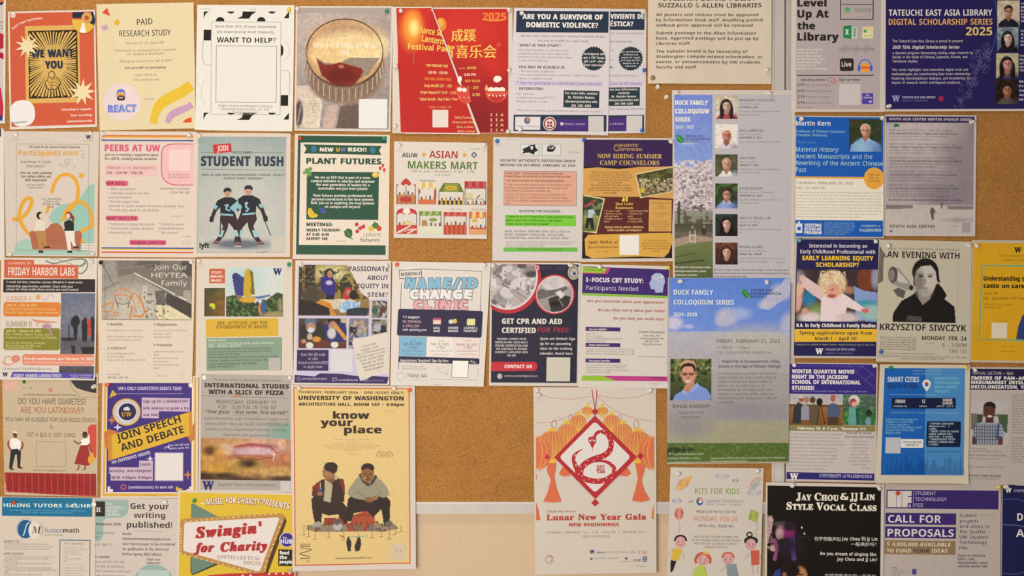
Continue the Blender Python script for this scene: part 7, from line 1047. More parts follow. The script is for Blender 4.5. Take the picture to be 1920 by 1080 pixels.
poster('poster', [(546, 722), (778, 724), (780, 1066), (549, 1071)], 'large tan film poster with red border and two seated men on a tiny red house', 'tan film poster', lvl=2, paper='eee2d8', seen='e0d2c6', cols=22, rows=34, wave=.0010, curl=[(2, .005, .25)])
F((4, 4, 10, 10), 'c65a34'); F((6, 6, 12, 12), 'dab97c')
part('headline'); tx = '3c2a1e'; T(560, 757.5, 733.5, 4.6, 'THURSDAY, FEBRUARY 20th - ONE NIGHT ONLY!', tx, 'b'); T(560, 756.5, 742.5, 7.6, 'UNIVERSITY OF WASHINGTON', tx, 'k'); T(560, 757.5, 755.5, 5.4, 'ARCHITECTURE HALL, ROOM 147 - 6:00pm', tx, 'k')
T(625, 692, 772, 13, 'know', tx, 'k'); T(602, 661, 785.5, 13, 'your', tx, 'k'); T(646, 715, 799, 13, 'place', tx, 'k')
part('body_text'); 
for k, w in enumerate((66, 24, 82, 105, 86, 37, 12, 20)): T(661 - w / 2, 661 + w / 2, 823 + 4 * k, 1.8, ['MICHAEL ANYANWU   SEBLE AMDE', 'DIRECTED BY', 'A PRODUCTION OF ONE HOUSE FILMS WITH SEATTLE PLAYERS', 'PHOTOGRAPHY AND EDITED BY THE ARTISTS MUSIC AND SOUND DESIGN BY FRIENDS', 'PRODUCED BY PARTNERS WRITTEN BY THE DIRECTOR', 'FIRST WITH SUPPORT', 'CITY OF', 'SEATTLE ARTS'][k], 'b08e5c', 'r')
T(721, 737, 770, 2.8, '01/1/25', 'b09468', 'r'); T(629, 696, 1044, 3.6, 'www.knowyourplacefilm.com', '6c543a', 'b'); part('laurel')
for y, c_, t_ in ((853, '9c8054', 'OFFICIAL|SELECTION|CINERAMA'), (873, '5c4630', 'WINNER|Best Film|LAAPFF')): O(721.5, y, 14.5, 9, 1.6, c_, 125, 235); O(721.5, y, 14.5, 9, 1.6, c_, -55, 55); T(711.5, 732, y - 6, 3, t_, c_, 'b', dy=4.4)
part('photo'); P_ = 'dab97c'
I(556, 858, 762, 1036, [('g', P_, P_), ('e', 652, 994, 92, 10, P_, .2),
 ('r', 608, 970, 630, 994, '8c3c28'), ('r', 634, 968, 652, 994, '94402c'), ('p', [(660, 967), (690, 956), (702, 968), (704, 996), (658, 984)], 'a84a2c'), ('l', [(662, 967), (700, 966)], 1.2, '5c2c1c'), ('r', 592, 982, 605, 995, '8c4030'), ('p', [(576, 984), (740, 984), (748, 992), (720, 997), (590, 996), (574, 992)], '8c7a64'), ('r', 650, 981, 664, 995, '9c4a34'), ('r', 664, 984, 706, 995, '7c6858'), ('r', 676, 982, 688, 995, 'a05438'), ('r', 702, 982, 725, 998, '94806a'), ('s', '5c3c30', 4, .22, 978, 997, 590, 730), ('r', 592, 984, 594, 996, '8c3c28'),
 ('p', [(584, 935), (590, 928), (606, 926), (640, 938), (652, 952), (655, 976), (646, 982), (634, 964), (616, 966), (604, 962), (602, 982), (591, 982), (586, 960)], '32231c'), ('p', [(585, 928), (586, 912), (594, 905), (603, 899), (612, 897), (632, 896), (644, 898), (647, 910), (646, 940), (632, 944), (620, 942), (606, 936), (592, 934)], '3a241c'), ('p', [(585, 926), (587, 912), (596, 904), (602, 900), (602, 920), (594, 928)], '7c2c24'), ('p', [(636, 896), (645, 899), (647, 912), (645, 925), (640, 912)], '7c2c24'), ('p', [(609, 898), (622, 904), (624, 910), (620, 942), (607, 938), (609, 915)], 'b0a284'), ('p', [(612, 886), (622, 892), (630, 890), (632, 898), (622, 906), (610, 898)], '7c5034'), ('e', 617, 885, 12, 13, '9c6c48', .12), ('e', 611, 886, 5, 8, 'a87850', .5), ('e', 621, 875, 13, 9, '2c1c14', .12), ('e', 626, 880, 7, 7, '2c1c14', .2), ('s', '45301f', 2, .3, 866, 884, 606, 634), ('p', [(629, 888), (634, 893), (632, 900), (627, 898)], 'b0a284'), ('e', 609, 884, 2, 1, '3c2418', .4), ('e', 609, 892, 2.6, 1, '5c3424', .5), ('l', [(592, 922), (604, 928)], 7, '4a2c22'), ('e', 600, 925, 5, 3.6, '9c6c48', .4), ('e', 601, 919, 4, 3.4, '34487c', .3), ('l', [(601, 905), (601, 916)], 1, 'd8d0c0'),
 ('p', [(652, 936), (660, 928), (690, 934), (724, 930), (732, 940), (730, 985), (720, 986), (715, 955), (700, 970), (688, 958), (664, 962), (658, 978), (650, 976)], '2c2019'), ('p', [(651, 926), (656, 914), (668, 898), (678, 888), (686, 896), (700, 900), (704, 892), (716, 902), (726, 914), (731, 928), (720, 934), (706, 930), (700, 938), (684, 938), (664, 934)], '988c74'), ('p', [(673, 890), (679, 886), (684, 900), (694, 908), (704, 890), (708, 894), (700, 908), (690, 912), (680, 904)], '4a3a2c'), ('e', 690, 888, 12, 17, '8c5c3a', .1), ('e', 684, 888, 6, 11, 'b07c4c', .6), ('e', 690, 878, 12.5, 9.5, '2a1c14', .12), ('p', [(679, 882), (690, 878), (702, 884), (701, 894), (679, 894)], '8c5c3a'), ('e', 685, 889, 2.2, 1, '2c1c14', .5), ('e', 695, 889, 2.2, 1, '2c1c14', .5), ('e', 690, 894, 1.6, 2.6, '5c3822', .7), ('e', 690, 899, 4, 1.2, '4a2a20', .5), ('e', 693, 937, 9, 5, '8c5c3a', .4), ('e', 703, 934, 6, 4, '9c6c44', .4), ('l', [(668, 922), (688, 934)], 1.2, '6c6250'), ('l', [(716, 922), (704, 932)], 1.2, '6c6250'),
 ('p', [(588, 980), (598, 976), (604, 982), (600, 987), (586, 988)], '9c948a'), ('e', 633, 986, 8, 8, 'b4aca0', .4), ('e', 632, 978, 6, 6, '5c5450', .5), ('p', [(722, 980), (732, 976), (738, 984), (732, 988), (722, 988)], '6c6058'),
 ('p', [(650, 1010), (653, 1004), (656, 1010), (659, 1016), (657, 1033), (652, 1034), (649, 1018)], '32281f'), ('p', [(669, 1012), (672, 1004), (676, 1010), (677, 1020), (674, 1032), (666, 1034), (664, 1024)], '32281f'), ('n', .1, 2)], 1.05)
part('railing'); 
for k, (x, y0, y1) in enumerate(((570, 985, 1003), (579, 986, 1006), (591, 994, 1011), (617, 996, 1008), (645, 996, 1012), (672, 998, 1008), (698, 993, 1008), (715, 997, 1006), (730, 992, 1010), (742, 986, 1002), (752, 985, 997))): L([(x, y0), (x, y1)], .9, '5c4a38'); L([(x - 5, y1 + 1), (x + 3, y1 - 1)], .9, '6c5a48')
L([(565, 985), (590, 986)], .6, '7c6850'); L([(655, 1006), (690, 1005)], 1.6, '8ca090'); L([(637, 1003), (647, 1008)], 2, 'a05c40')
part('logo'); T(563, 582, 1019, 2.6, 'NOMAD', '7c643e', 'b'); L([(563, 1024), (582, 1024)], 1.6, '5c4630'); L([(564, 1027), (582, 1030), (582, 1032), (564, 1037), (564, 1039), (582, 1044)], 1.4, '5c4630', s=1); L([(563, 1047), (582, 1047)], 1.6, '5c4630'); T(574, 582, 1050.5, 2.4, 'UW', '7c643e', 'b'); R(732, 1018, 762, 1049, 'ccb896'); T(743, 752, 1030, 6, 'ikn', '4a3a54', 'n'); done()

poster('poster', [(1000, 726), (1230, 727), (1231, 1074), (1003, 1077)], 'tall white gala poster with a red snake in a diamond and orange lanterns', 'red snake gala poster', paper='ece2d4', seen='e6d8ca', lvl=1, cols=22, rows=34, wave=.0012, seed=4)
P.base = .0036
part('lantern'); lo = 'e0873c'
L([(1004, 736), (1030, 745), (1070, 748), (1108, 743)], .9, 'c8847c', s=1); L([(1005, 793), (1040, 790), (1080, 774), (1105, 756), (1110, 752)], .9, 'c8847c', s=1); L([(1118, 741), (1160, 747), (1195, 744), (1226, 735)], .9, 'c8847c', s=1); L([(1122, 744), (1150, 768), (1190, 784), (1226, 790)], .9, 'c8847c', s=1)
def lantern(cx, cy, rx, ry, ribs=3, cap=1):
    put(*(lambda v, t: (v, t, np.array([alb('cf7046') * (1 - b) + alb('dc9c4c') * b for b in np.clip((v[:, 1] - cy + ry) / (2 * ry), 0, 1)])))(*fan(cx, cy, rx, ry)))
    for k in range(-ribs, ribs + 1): O(cx, cy, abs(rx * k / (ribs + .6)) + .01, ry, .7, 'f0c070', -90 if k > 0 else 90, 90 if k > 0 else 270)
    if cap: 
        for s in (-1, 1): G([(cx - rx * .36, cy + s * (ry - 1)), (cx - rx * .2, cy + s * (ry + 5)), (cx + rx * .2, cy + s * (ry + 5)), (cx + rx * .36, cy + s * (ry - 1))], 'e6b83c')
def fan(cx, cy, rx, ry, n=30):
    v = np.array([(cx, cy)] + [(cx + rx * math.cos(6.2832 * k / n), cy + ry * math.sin(6.2832 * k / n)) for k in range(n)]); return v, np.array([(0, k + 1, (k + 1) % n + 1) for k in range(n)])
for s in (-1, 1):
    f = lambda d: 1115.5 + s * d
    lantern(f(14), 771, 11, 8.5, 2); lantern(f(31), 791, 15, 14, 2); lantern(f(52), 815, 19, 22, 3); lantern(f(80), 835, 27, 28, 3)
    O(f(46), 783, 3, 6, .8, 'c0706c'); O(f(77), 795, 4.5, 8, .8, 'c0706c')
    part('tassel'); G([(f(72), 868), (f(89), 868), (f(90), 882), (f(83), 900), (f(88), 920), (f(97), 940), (f(78), 942), (f(63), 940), (f(72), 915), (f(76), 895)] if s < 0 else [(f(75), 868), (f(93), 868), (f(93), 882), (f(87), 900), (f(93), 920), (f(103), 937), (f(86), 941), (f(69), 938), (f(76), 915), (f(80), 895)], 'dc7048'); G([(f(50), 880), (f(60), 875), (f(68), 888), (f(60), 893), (f(46), 892)], 'dc7048')
    part('lantern'); 
    G([(f(110.5), 818 if s > 0 else 822)] + [(f(110.5) - s * (29 * math.sin(math.radians(a))), 849 - 32 * math.cos(math.radians(a))) for a in range(0, 181, 15)], 'db7448'); O(f(110.5), 849, 12, 30, .8, 'f0c070', 90 if s > 0 else -90, 270 if s > 0 else 90); O(f(110.5), 849, 21, 31, .8, 'f0c070', 90 if s > 0 else -90, 270 if s > 0 else 90)
    G([(f(84), 857), (f(90), 851), (f(94), 857), (f(90), 862)] if s < 0 else [(f(78), 855), (f(85), 848), (f(92), 855), (f(85), 861)], 'bc2e34')
G([(1005, 941), (1010, 955), (1013, 975), (1005, 975)], 'd86a4c'); G([(1226, 945), (1222, 960), (1221, 973), (1226, 973)], 'e0803c'); G([(1005, 886), (1007, 895), (1005, 902)], 'd86a4c')
part('diamond'); dm = 'ba2c32'; G([(1115.5, 779), (1194, 857), (1115.5, 935), (1039, 857)], dm); R(1068, 809.5, 1163, 904, 'e2d6ca', 45, rd=6); G([(1115.5, 765), (1122, 771.5), (1115.5, 779), (1109, 771.5)], dm); G([(1115.5, 935), (1123, 942.5), (1115.5, 949), (1108.5, 942.5)], dm); L([(1110, 731), (1112, 748), (1115.5, 766)], 1.3, dm, s=1); L([(1119, 731), (1118, 748), (1115.8, 766)], 1.3, dm, s=1)
part('snake'); body = [(1113, 822), (1120, 811), (1132, 810), (1142, 818), (1146, 832), (1142, 846), (1130, 855), (1112, 861), (1096, 870), (1088, 882), (1090, 894), (1104, 900), (1122, 902), (1138, 898), (1150, 888), (1150, 876), (1140, 867), (1124, 864), (1106, 868)]
body2 = [(1088, 872), (1092, 888), (1100, 897)]
L(body, [5, 6, 7.5, 9, 10, 10.5, 11, 11, 11, 11.5, 11, 10.5, 10, 10, 9, 8, 6, 4, 1], dm, s=1); L([(1086, 896), (1082, 880), (1077, 868), (1076, 856), (1082, 848), (1094, 841)], [12, 10, 8, 7, 4, .5], dm, s=1)
G([(1102, 824), (1105, 819), (1112, 818), (1118, 822), (1118, 828), (1113, 836), (1111, 842), (1108, 836)], dm); L([(1110.5, 842), (1110, 847)], .8, dm); E(1106.5, 826, 1.7, 2.2, 'e2d6ca'); E(1114, 826, 1.7, 2.2, 'e2d6ca'); L([(1110, 821), (1110, 827)], .8, 'e2d6ca')
sm = smooth(body, 4)
for k in range(6, len(sm) - 10, 2):
    p0, p1 = sm[k], sm[k + 1]; d = (p1 - p0) / max(np.hypot(*(p1 - p0)), 1e-6); n_ = np.array([-d[1], d[0]]); o = (2.6 if k % 4 else -2.6); ST(p0[0] + n_[0] * o, p0[1] + n_[1] * o, 1.9, .8, 3, 'e8cfc4', k * 20)
for y in (872, 862, 853): E(1078 + (853 - y) * -.1, y, 1, 3, 'e8cfc4', n=6)
T(1117, 1133, 872, 14, '福', dm, 'z'); 
part('headline'); T(1025, 1211, 964, 10.5, 'Lunar New Year Gala', 'b8463c', 'S'); T(1025, 1078, 957, 3.4, 'CSAUW 50th Annual', 'b86a54', 'b'); T(1067, 1160, 980.5, 6, 'NEW BEGINNINGS', 'b8503f', 'k'); part('body_text'); T(1023.5, 1211, 995.5, 4.2, 'SATURDAY, FEBRUARY 16  /  5:30 - 8:00 PM  /  UW KANE HALL', 'c48664', 'r'); T(1092, 1143, 1003.5, 4, 'FREE ADMISSION', 'c48664', 'r')
part('logo'); W(1105.5, 1031, 7, '2c3668'); T(1118.5, 1134, 1033.5, 4, 'Alumni', '54546c', 'i'); T(1136, 1192, 1033.5, 3.4, 'THE SEATTLE NEWS & VIDEO', 'a8a49c', 'r'); T(1197, 1214, 1032, 6.4, 'CSE', 'c88474', 's'); W(1106, 1046, 4.2, '54546c'); T(1114, 1160, 1045, 3, 'WASHINGTON UNIVERSITY', 'a8a49c', 'r'); ST(1174, 1047, 4, 1.6, 4, '4c4c64'); T(1164, 1184, 1051.5, 2.2, 'Foundation', '6c6c80', 'r'); T(1187, 1202, 1048, 4.4, 'ICAE', '4c4c74', 'i'); R(1205, 1043.5, 1213, 1053, '3a3c74'); T(1205.5, 1212.5, 1045, 3, 'ED|UW', 'c8c4cc', 'b', dy=4)
O(1030.5, 1048.5, 8, 7.8, 1.1, 'b86a54', 20, 340); O(1031, 1048, 4.5, 4.5, 1.3, 'b86a54', -160, 90); T(1192, 1209, 1060, 2.8, '1/14/25', 'b0a89c', 'r'); done()

poster('poster', [(1257, 876), (1432, 878), (1425, 1104), (1250, 1102)], 'white children charity poster drawn in crayon, with rainbow, kite and stick figures', 'crayon kids poster', paper='ede3d8', seen='e0d2c6', lvl=1, wave=.0012)
part('crayon_cloud')
def scrib(cx, cy, rx, ry, col, n=9, w=1): L([(cx - rx + 2 * rx * k / (2 * n) , cy + (ry if k % 2 else -ry) * math.sqrt(max(.1, 1 - ((k - n) / n) ** 2))) for k in range(2 * n + 1)], w, col)
for c_ in ((1354, 893, 13, 6), (1379, 901, 6, 4), (1269, 939, 9, 5.5), (1414, 924, 13, 6.5)): scrib(*c_, '8ca8c4', 14, 1.1)
part('rocket'); G([(1269, 918), (1274, 905), (1284, 897), (1297, 891), (1294, 903), (1286, 912), (1276, 918)], 'e0b068'); scrib(1282, 906, 9, 8, 'd08a3c', 8); L([(1266, 920), (1274, 902), (1297, 891), (1288, 912), (1273, 920)], .9, 'c07840')
part('rainbow')
for k, c_ in enumerate(('c07c78', 'c8a060', '8ca08c', '8c94b4', '6c7ca4')): O(1420, 918, 14 - 2.3 * k, 22 - 3.3 * k, 1.2, c_, 180, 300)
part('balloon'); E(1273, 963, 8.5, 11.5, 'e0a090'); scrib(1273, 963, 8, 11, 'c8503c', 10, 1.2); L([(1272, 976), (1275, 990), (1271, 1000)], .8, 'c8705c', s=1)
part('kite'); G([(1408, 956), (1422, 961), (1419, 979), (1403, 973)], 'b4bc5c'); scrib(1413, 967, 7, 9, '94a43c', 8); L([(1408, 956), (1422, 961), (1419, 979), (1403, 973), (1408, 956)], .9, '6c7c34'); L([(1419, 979), (1420, 990), (1417, 998), (1421, 1006)], 1.2, '8ca05c', s=1)
part('headline'); T(1303, 1386, 915.5, 10.5, 'KITS FOR KIDS', '7c9440', 'o'); T(1291, 1300, 938, 5, 'AT', '5c5c64', 'r'); E(1312, 940, 6.6, 7.6, '3c6c94'); E(1314, 937.5, 4.6, 4.4, 'd89c8c'); E(1313, 941, 3, 2, 'ecdfd8'); T(1323, 1394, 936.5, 5.6, "Seattle Children's", '6c80a0', 'r'); T(1323, 1390, 944.5, 2.8, 'HOSPITAL - RESEARCH - FOUNDATION', 'a8a8ac', 'r')
T(1306, 1379, 957, 5, 'FROM 4:00 PM TO 5:30 PM', '4a4244', 'n'); T(1301, 1382, 968, 9, 'MONDAY, FEB 24', 'd0745c', 'n'); T(1309, 1375, 983.5, 5, 'SMITH HALL, ROOM 404', '4a4244', 'n'); part('body_text'); T(1297, 1387, 1004.5, 3.8, 'JOIN MEDLIFE CLUB AND CHILDREN LIFES|WE ARE HOLDING CHARITY NATION SESSION|WITH FOR KIDS TO DONATE AT SEATTLE|CHILDRENS HOSPITAL', '6c6264', 'r', dy=6.4); L([(1325, 997), (1360, 996)], 1.6, 'd8c898')
def kid(x, y, hair, sh, dress, up=0, bun=0):
    part('crayon_child'); E(x, y, 10.5, 11, 'dba8a0'); scrib(x, y, 9, 10, 'c88c88', 9, .7); O(x, y - 2, 11, 11, 3.4, hair, 185, 355); 
    if up: O(x, y - 1, 14, 13, 4.6, hair, 150, 390)
    if bun: O(x - 3, y - 19, 5, 4, 2.4, hair); O(x, y - 6, 12, 8, 3, hair, 180, 360)
    E(x - 3.4, y - 1, .9, 1.2, '6c4440', n=8); E(x + 3.4, y - 1, .9, 1.2, '6c4440', n=8); O(x, y + 3, 3, 2, .8, '8c4c48', 10, 170)
    G(sh, dress); L([(sh[0][0], sh[0][1] + 3), (sh[0][0] - 10, sh[0][1] + 14)], 1, 'b88c84'); L([(sh[1][0], sh[1][1] + 3), (sh[1][0] + 4, sh[1][1] + 18)], 1, 'b88c84')
kid(1276, 1017, '2c2624', [(1262, 1027), (1279, 1030), (1272, 1052), (1258, 1049)], 'd8b040'); G([(1257, 1050), (1268, 1052), (1262, 1070), (1257, 1074)], '2c2624'); kid(1408, 1021, '2c2624', [(1407, 1032), (1423, 1031), (1424, 1058), (1409, 1060)], 'cc6048', bun=1)
kid(1318, 1051, 'c4604c', [(1308, 1060), (1321, 1060), (1328, 1084), (1296, 1084)], 'b8c458', up=1); G([(1318, 1038), (1320, 1031), (1324, 1036), (1328, 1032), (1329, 1040)], 'dcb85c'); kid(1365, 1049, 'c8604c', [(1361, 1058), (1380, 1057), (1386, 1084), (1364, 1084)], '8a9294')
L([(1411, 1060), (1412, 1076)], 1, 'b88c84'); L([(1420, 1059), (1421, 1076)], 1, 'b88c84'); done()
# ------------------------------------------------------------ right half, lower
GS = 'c3b3ac'
poster('flyer', [(1478, 680), (1646, 681.5), (1642, 905), (1473, 902)], 'purple film evening flyer with two field photos and a W footer', 'purple film evening flyer', lvl=1, paper='e8dcd8', seen=GS)
part('banner'); R(1478.5, 682.5, 1643, 739, '34266c', -.1); R(1476.5, 797, 1641, 808.5, '7c7048', .1); R(1474.5, 886.5, 1639, 899.5, '2c2362', -.1); L([(1590, 684), (1640, 728)], .9, '5c5490'); L([(1612, 683), (1640, 706)], .9, '5c5490'); L([(1600, 700), (1618, 686)], .8, '5c5490'); L([(1620, 716), (1636, 700)], .8, '5c5490')
part('headline'); T(1485, 1601.5, 693, 7, 'WINTER QUARTER MOVIE', 'd0c8c8', 'k'); T(1485, 1589, 703, 7, 'NIGHT IN THE JACKSON', 'd0c8c8', 'k'); T(1485, 1613, 713, 7, 'SCHOOL OF INTERNATIONAL', 'd0c8c8', 'k'); T(1485, 1526, 723.5, 7, 'STUDIES!', 'd0c8c8', 'k'); T(1486, 1625, 732, 3, 'Jackson School of International Studies - All students are Welcome', '7c74a4', 'r'); T(1487, 1615, 685, 3, 'The Jackson School of International Studies presents our annual', '54489c', 'r')
T(1496, 1623, 801, 5, 'February 13, 4-7 p.m., Thomson 317', 'd0c8b8', 'k')
part('photo'); I(1477.5, 740, 1580, 797, [('v', 739, 762, '9c94a0', 'b0a08c'), ('v', 761, 798, '8c5c34', '70441f'), ('v', 758, 763, '4c3c28', '5c4430'), ('n', .2, 4), ('p', [(1488, 765), (1496, 754), (1503, 758), (1502, 795), (1486, 795)], '2c3034'), ('p', [(1502, 764), (1508, 758), (1516, 762), (1518, 788), (1502, 788)], '84808c'), ('p', [(1517, 762), (1526, 757), (1536, 764), (1537, 796), (1518, 796)], '5c4838'), ('e', 1502, 748, 5, 6, '8c5444', .3), ('e', 1501, 744, 5, 3, 'b8a89c', .4), ('e', 1512, 750, 4.5, 6, '9c6854', .3), ('e', 1523, 750, 5.5, 6, '4c342c', .3), ('e', 1536, 753, 6, 7, '1c1818', .3), ('l', [(1537, 758), (1532, 795)], 1.4, '1c1818'), ('l', [(1538, 758), (1547, 795)], 1.4, '1c1818'), ('e', 1561, 746, 5, 7, '9c5440', .2), ('p', [(1550, 768), (1554, 758), (1561, 755), (1570, 758), (1576, 768), (1572, 784), (1552, 784)], '4c506c'), ('p', [(1552, 782), (1572, 782), (1572, 797), (1552, 797)], '4c3428'), ('n', .15, 2)], 1)
I(1580, 740, 1642, 797, [('v', 739, 770, '4c5c54', '3c5040'), ('v', 769, 798, '2c5c34', '345c38'), ('s', '5c7c4c', 4, .2), ('e', 1601, 751, 10, 10, 'c8bcb4', .3), ('e', 1599, 755, 7, 8, '8c3c3c', .4), ('e', 1601, 758, 5, 5, 'c88c7c', .4), ('p', [(1592, 764), (1610, 764), (1614, 797), (1590, 797)], '5c8c80'), ('p', [(1604, 766), (1610, 764), (1613, 797), (1606, 797)], '244c44'), ('e', 1629, 774, 6, 6, '2c2424', .3), ('e', 1628, 790, 5, 8, '6c8490', .3), ('n', .2, 3)], 1)
part('body_text'); T(1478, 1582, 812, 3.1, 'This winter quarter join us for a screening of the new award|winning film documentary, directed by in this visual essay|about food and farm, of working families and local land. They|discuss movement in workers, farming and our country. Which|they have come to call home, and how the future. Join|us Department faculty, a director and student crew for|a panel, in a discussion about the film after its viewing.|Language: The film is in English, with Spanish subtitles|in our room. Doors open at three, with light foods|provided, all students welcomed by a group of|Screening hosted by Jackson School Alumni.', 'a0928f', 'r', al='l', dy=6.6)
T(1587, 1634, 809.5, 4, 'Pizza will be served!', '6c5c60', 'i'); T(1584, 1638, 817, 4, 'First come, first served', '6c5c60', 'i'); T(1589, 1632, 825.5, 3.1, 'Come meet the|Student Director|Crafted and made|Free admission|Open to all of UW|Followed by a Q&A|Anything to RSVP here:|tinyurl.com/jsis', '98898a', 'r', dy=6.2); T(1613, 1631, 876, 3, '1/29/25', '98898a', 'r'); part('logo'); W(1481, 887.5, 11.5, 'd4ccd4'); T(1536, 1635, 889.5, 6, 'UNIVERSITY of WASHINGTON', 'b0a8c0', 's'); done()

poster('poster', [(1650, 683), (1819, 684), (1815, 907), (1641, 906)], 'two-tone blue study abroad poster with white location pin icon and skyline', 'two-tone blue poster', lvl=3, paper='f2e6cf', seen='d4c6b2', curl=[(3, .006, .3), (2, .005, .3)])
F((9, 7, 11, 16), '1c5e9e'); part('panel'); R(1734, 690.5, 1808, 890, '4c84ac', .5); R(1671.5, 746, 1792, 766, '151f38', .3, rd=3); R(1737, 790, 1801, 838, '151f38', rd=3); R(1689, 823, 1731, 839.5, 'dcd4cc', rd=2); R(1660, 820, 1688.5, 850, 'b8b4b0')
part('headline'); T(1664, 1723, 706.5, 9.6, 'SMART CITIES', 'd8d4d0', 'N'); T(1663.5, 1720, 718.5, 9.6, 'SOUTH KOREA', '182c54', 'N'); T(1752, 1801, 707, 5, 'COMMUNITIES,|TECHNOLOGIES,|AND CLIMATE|INEQUITY', '7cb0d4', 'r', al='l', dy=8); T(1711, 1765, 694, 3, 'UNIVERSITY of WASHINGTON|College of Built Environments', '7ca0cc', 'r', dy=5.4)
T(1678, 1697, 749, 6.6, '$8050', 'd4d0cc', 'N'); T(1728, 1734.5, 749, 6.6, '12', 'd4d0cc', 'N'); T(1767, 1786, 747.5, 5, 'SUMMER|QUARTER', 'd4d0cc', 'N', dy=6); T(1675, 1700, 760, 3, 'PROGRAM FEE', '9ca4b4', 'b'); T(1723, 1738, 760, 3, 'CREDITS', '9ca4b4', 'b'); T(1756, 1788, 760, 3, 'JUNE 25 - JULY 31', '9ca4b4', 'b')
part('body_text'); T(1671, 1797, 772.5, 2.8, 'STUDENTS EARN UP TO 12 CREDITS IN FOUR COURSES ACROSS SEOUL', '7ca0c8', 'r'); T(1661, 1728, 784, 4, 'Explore Korea that engages the|program in a country-wide|in diverse topics and in|the context of the changing climate|through living stories, urban|design projects.', '84acd8', 'r', al='l', dy=5)
T(1741, 1797, 792.5, 3.4, '* KOREAN LANGUAGE|  (Beginner Lvl.) - 3|  credits|* SMART CITIES IN SOUTH|  KOREA (URBAN DES.)|  with Prof. - 6 credits|* INDEPENDENT STUDY|  PROJECT (URBAN DES.) -|  3 credits', 'a8b4c8', 'b', al='l', dy=4.9); T(1693, 1727, 827, 3.6, 'APPLICATION DUE|FEBRUARY 15', '4c4c5c', 'b', dy=5.6); T(1736, 1801, 845, 3, 'FOR MORE INFO FROM UW STUDY ABROAD', '2c5478', 'r'); T(1780, 1797, 865, 2.8, '12/5/24', '345c80', 'r'); L([(1667, 739.5), (1754, 740.5)], .8, '8cb0d4')
part('icon'); E(1737, 719.5, 8, 8, 'd8d4d4'); G([(1730, 724), (1744, 724), (1738, 733.5), (1736.5, 733.5)], 'd8d4d4'); E(1737, 720, 4, 4, 'b84c5c'); E(1737, 722, 3.4, 2.4, '3c5c9c')
part('skyline'); _r = random.Random(9); x = 1660
while x < 1804:
    h = _r.uniform(8, 34); L([(x, 889), (x, 889 - h)], .7, '154c8c' if x < 1734 else '3c7094'); L([(x, 889 - h), (x + 2.4, 889 - h), (x + 2.4, 889)], .5, '154c8c' if x < 1734 else '3c7094'); x += 3.3
L([(1697, 889), (1697, 848)], .9, '154c8c'); R(1695, 858, 1699, 864, '154c8c'); done()

poster('flyer', [(1816, 688), (1990, 689), (1988, 912), (1813, 908)], 'pale lecture flyer with a smiling man in a plaid shirt, at the right edge', 'plaid shirt lecture flyer', lvl=1, paper='ddd0c8', seen='bfb0a8')
part('banner'); R(1819, 692, 1985, 731, '221c3c'); part('headline'); T(1823, 1900, 697, 5.2, 'VIRTUAL LECTURE + Q&A', 'b8b0b0', 'r'); T(1821.5, 1975, 706, 6.2, 'EMBERS OF PAN-AFRICANISM:', 'c8c0bc', 'k'); T(1821, 1978, 714, 6.2, 'NKRUMAHIST INTELLECTUALS &', 'c8c0bc', 'k'); T(1821, 1962, 722.5, 6.2, 'DECOLONIZATION, 1960-1970', 'c8c0bc', 'k')
part('photo'); I(1820, 752, 1890, 834, [('g', 'a89c98', 'a89c98'), ('p', [(1820, 776), (1832, 776), (1890, 777), (1888, 812), (1878, 806), (1870, 780), (1832, 782), (1832, 806), (1820, 806)], '6a6052'), ('p', [(1870, 777), (1890, 777), (1888, 811), (1876, 806)], '44503c'), ('p', [(1832, 778), (1842, 778), (1842, 795), (1832, 802)], '3c4034'), ('p', [(1822, 834), (1824, 806), (1832, 794), (1846, 790), (1864, 790), (1878, 796), (1884, 814), (1872, 834)], '8c8c94'), ('p', [(1823, 818), (1832, 822), (1832, 834), (1822, 834)], '5c342c'), ('p', [(1873, 818), (1881, 820), (1880, 834), (1872, 834)], '5c342c')] + [('l', [(1826 + 5 * k, 796), (1826 + 5 * k, 834)], 1.6, '34343c') for k in range(11) if 1826 + 5 * k < 1876] + [('l', [(1826, 800 + 6 * k), (1880, 800 + 6 * k)], 1.2, '3c3c44') for k in range(5)] + [('l', [(1872, 795), (1870, 822)], 4, '2c4470'), ('r', 1848, 782, 1862, 792, '4c2c24'), ('e', 1854, 770, 11.5, 16, '54342a', .12), ('e', 1855, 762, 11.5, 9, '241a18', .15), ('p', [(1844, 768), (1846, 762), (1860, 762), (1865, 768), (1864, 775), (1846, 775)], '54342a'), ('e', 1850, 770, 2, 1, '1c1210', .4), ('e', 1859, 770, 2, 1, '1c1210', .4), ('e', 1855, 780.5, 4.4, 1.8, 'd0c0b8', .4), ('n', .12, 2)], 1)
part('body_text'); T(1821, 1878, 840, 3.2, 'Professor Matteo Grilli,|Senior Researcher, University of Free State', '8a7e7a', 'r', al='l', dy=4.6); T(1819, 1886, 852, 3.2, 'WITH THE SUPPORT OF THE AFRICAN STUDIES', '7c706e', 'b'); T(1818, 1872, 858, 3.2, 'Simpson Center, Africa History and the', '8a7e7a', 'r'); T(1816, 1880, 874, 3.2, 'Contact organizers or email for more info', '8a7e7a', 'r'); T(1816, 1876, 890, 3.8, 'AFRICAN STUDIES PROGRAM', '5c5254', 'b'); T(1816, 1872, 896, 3, 'University of Washington', '8a7e7a', 'r')
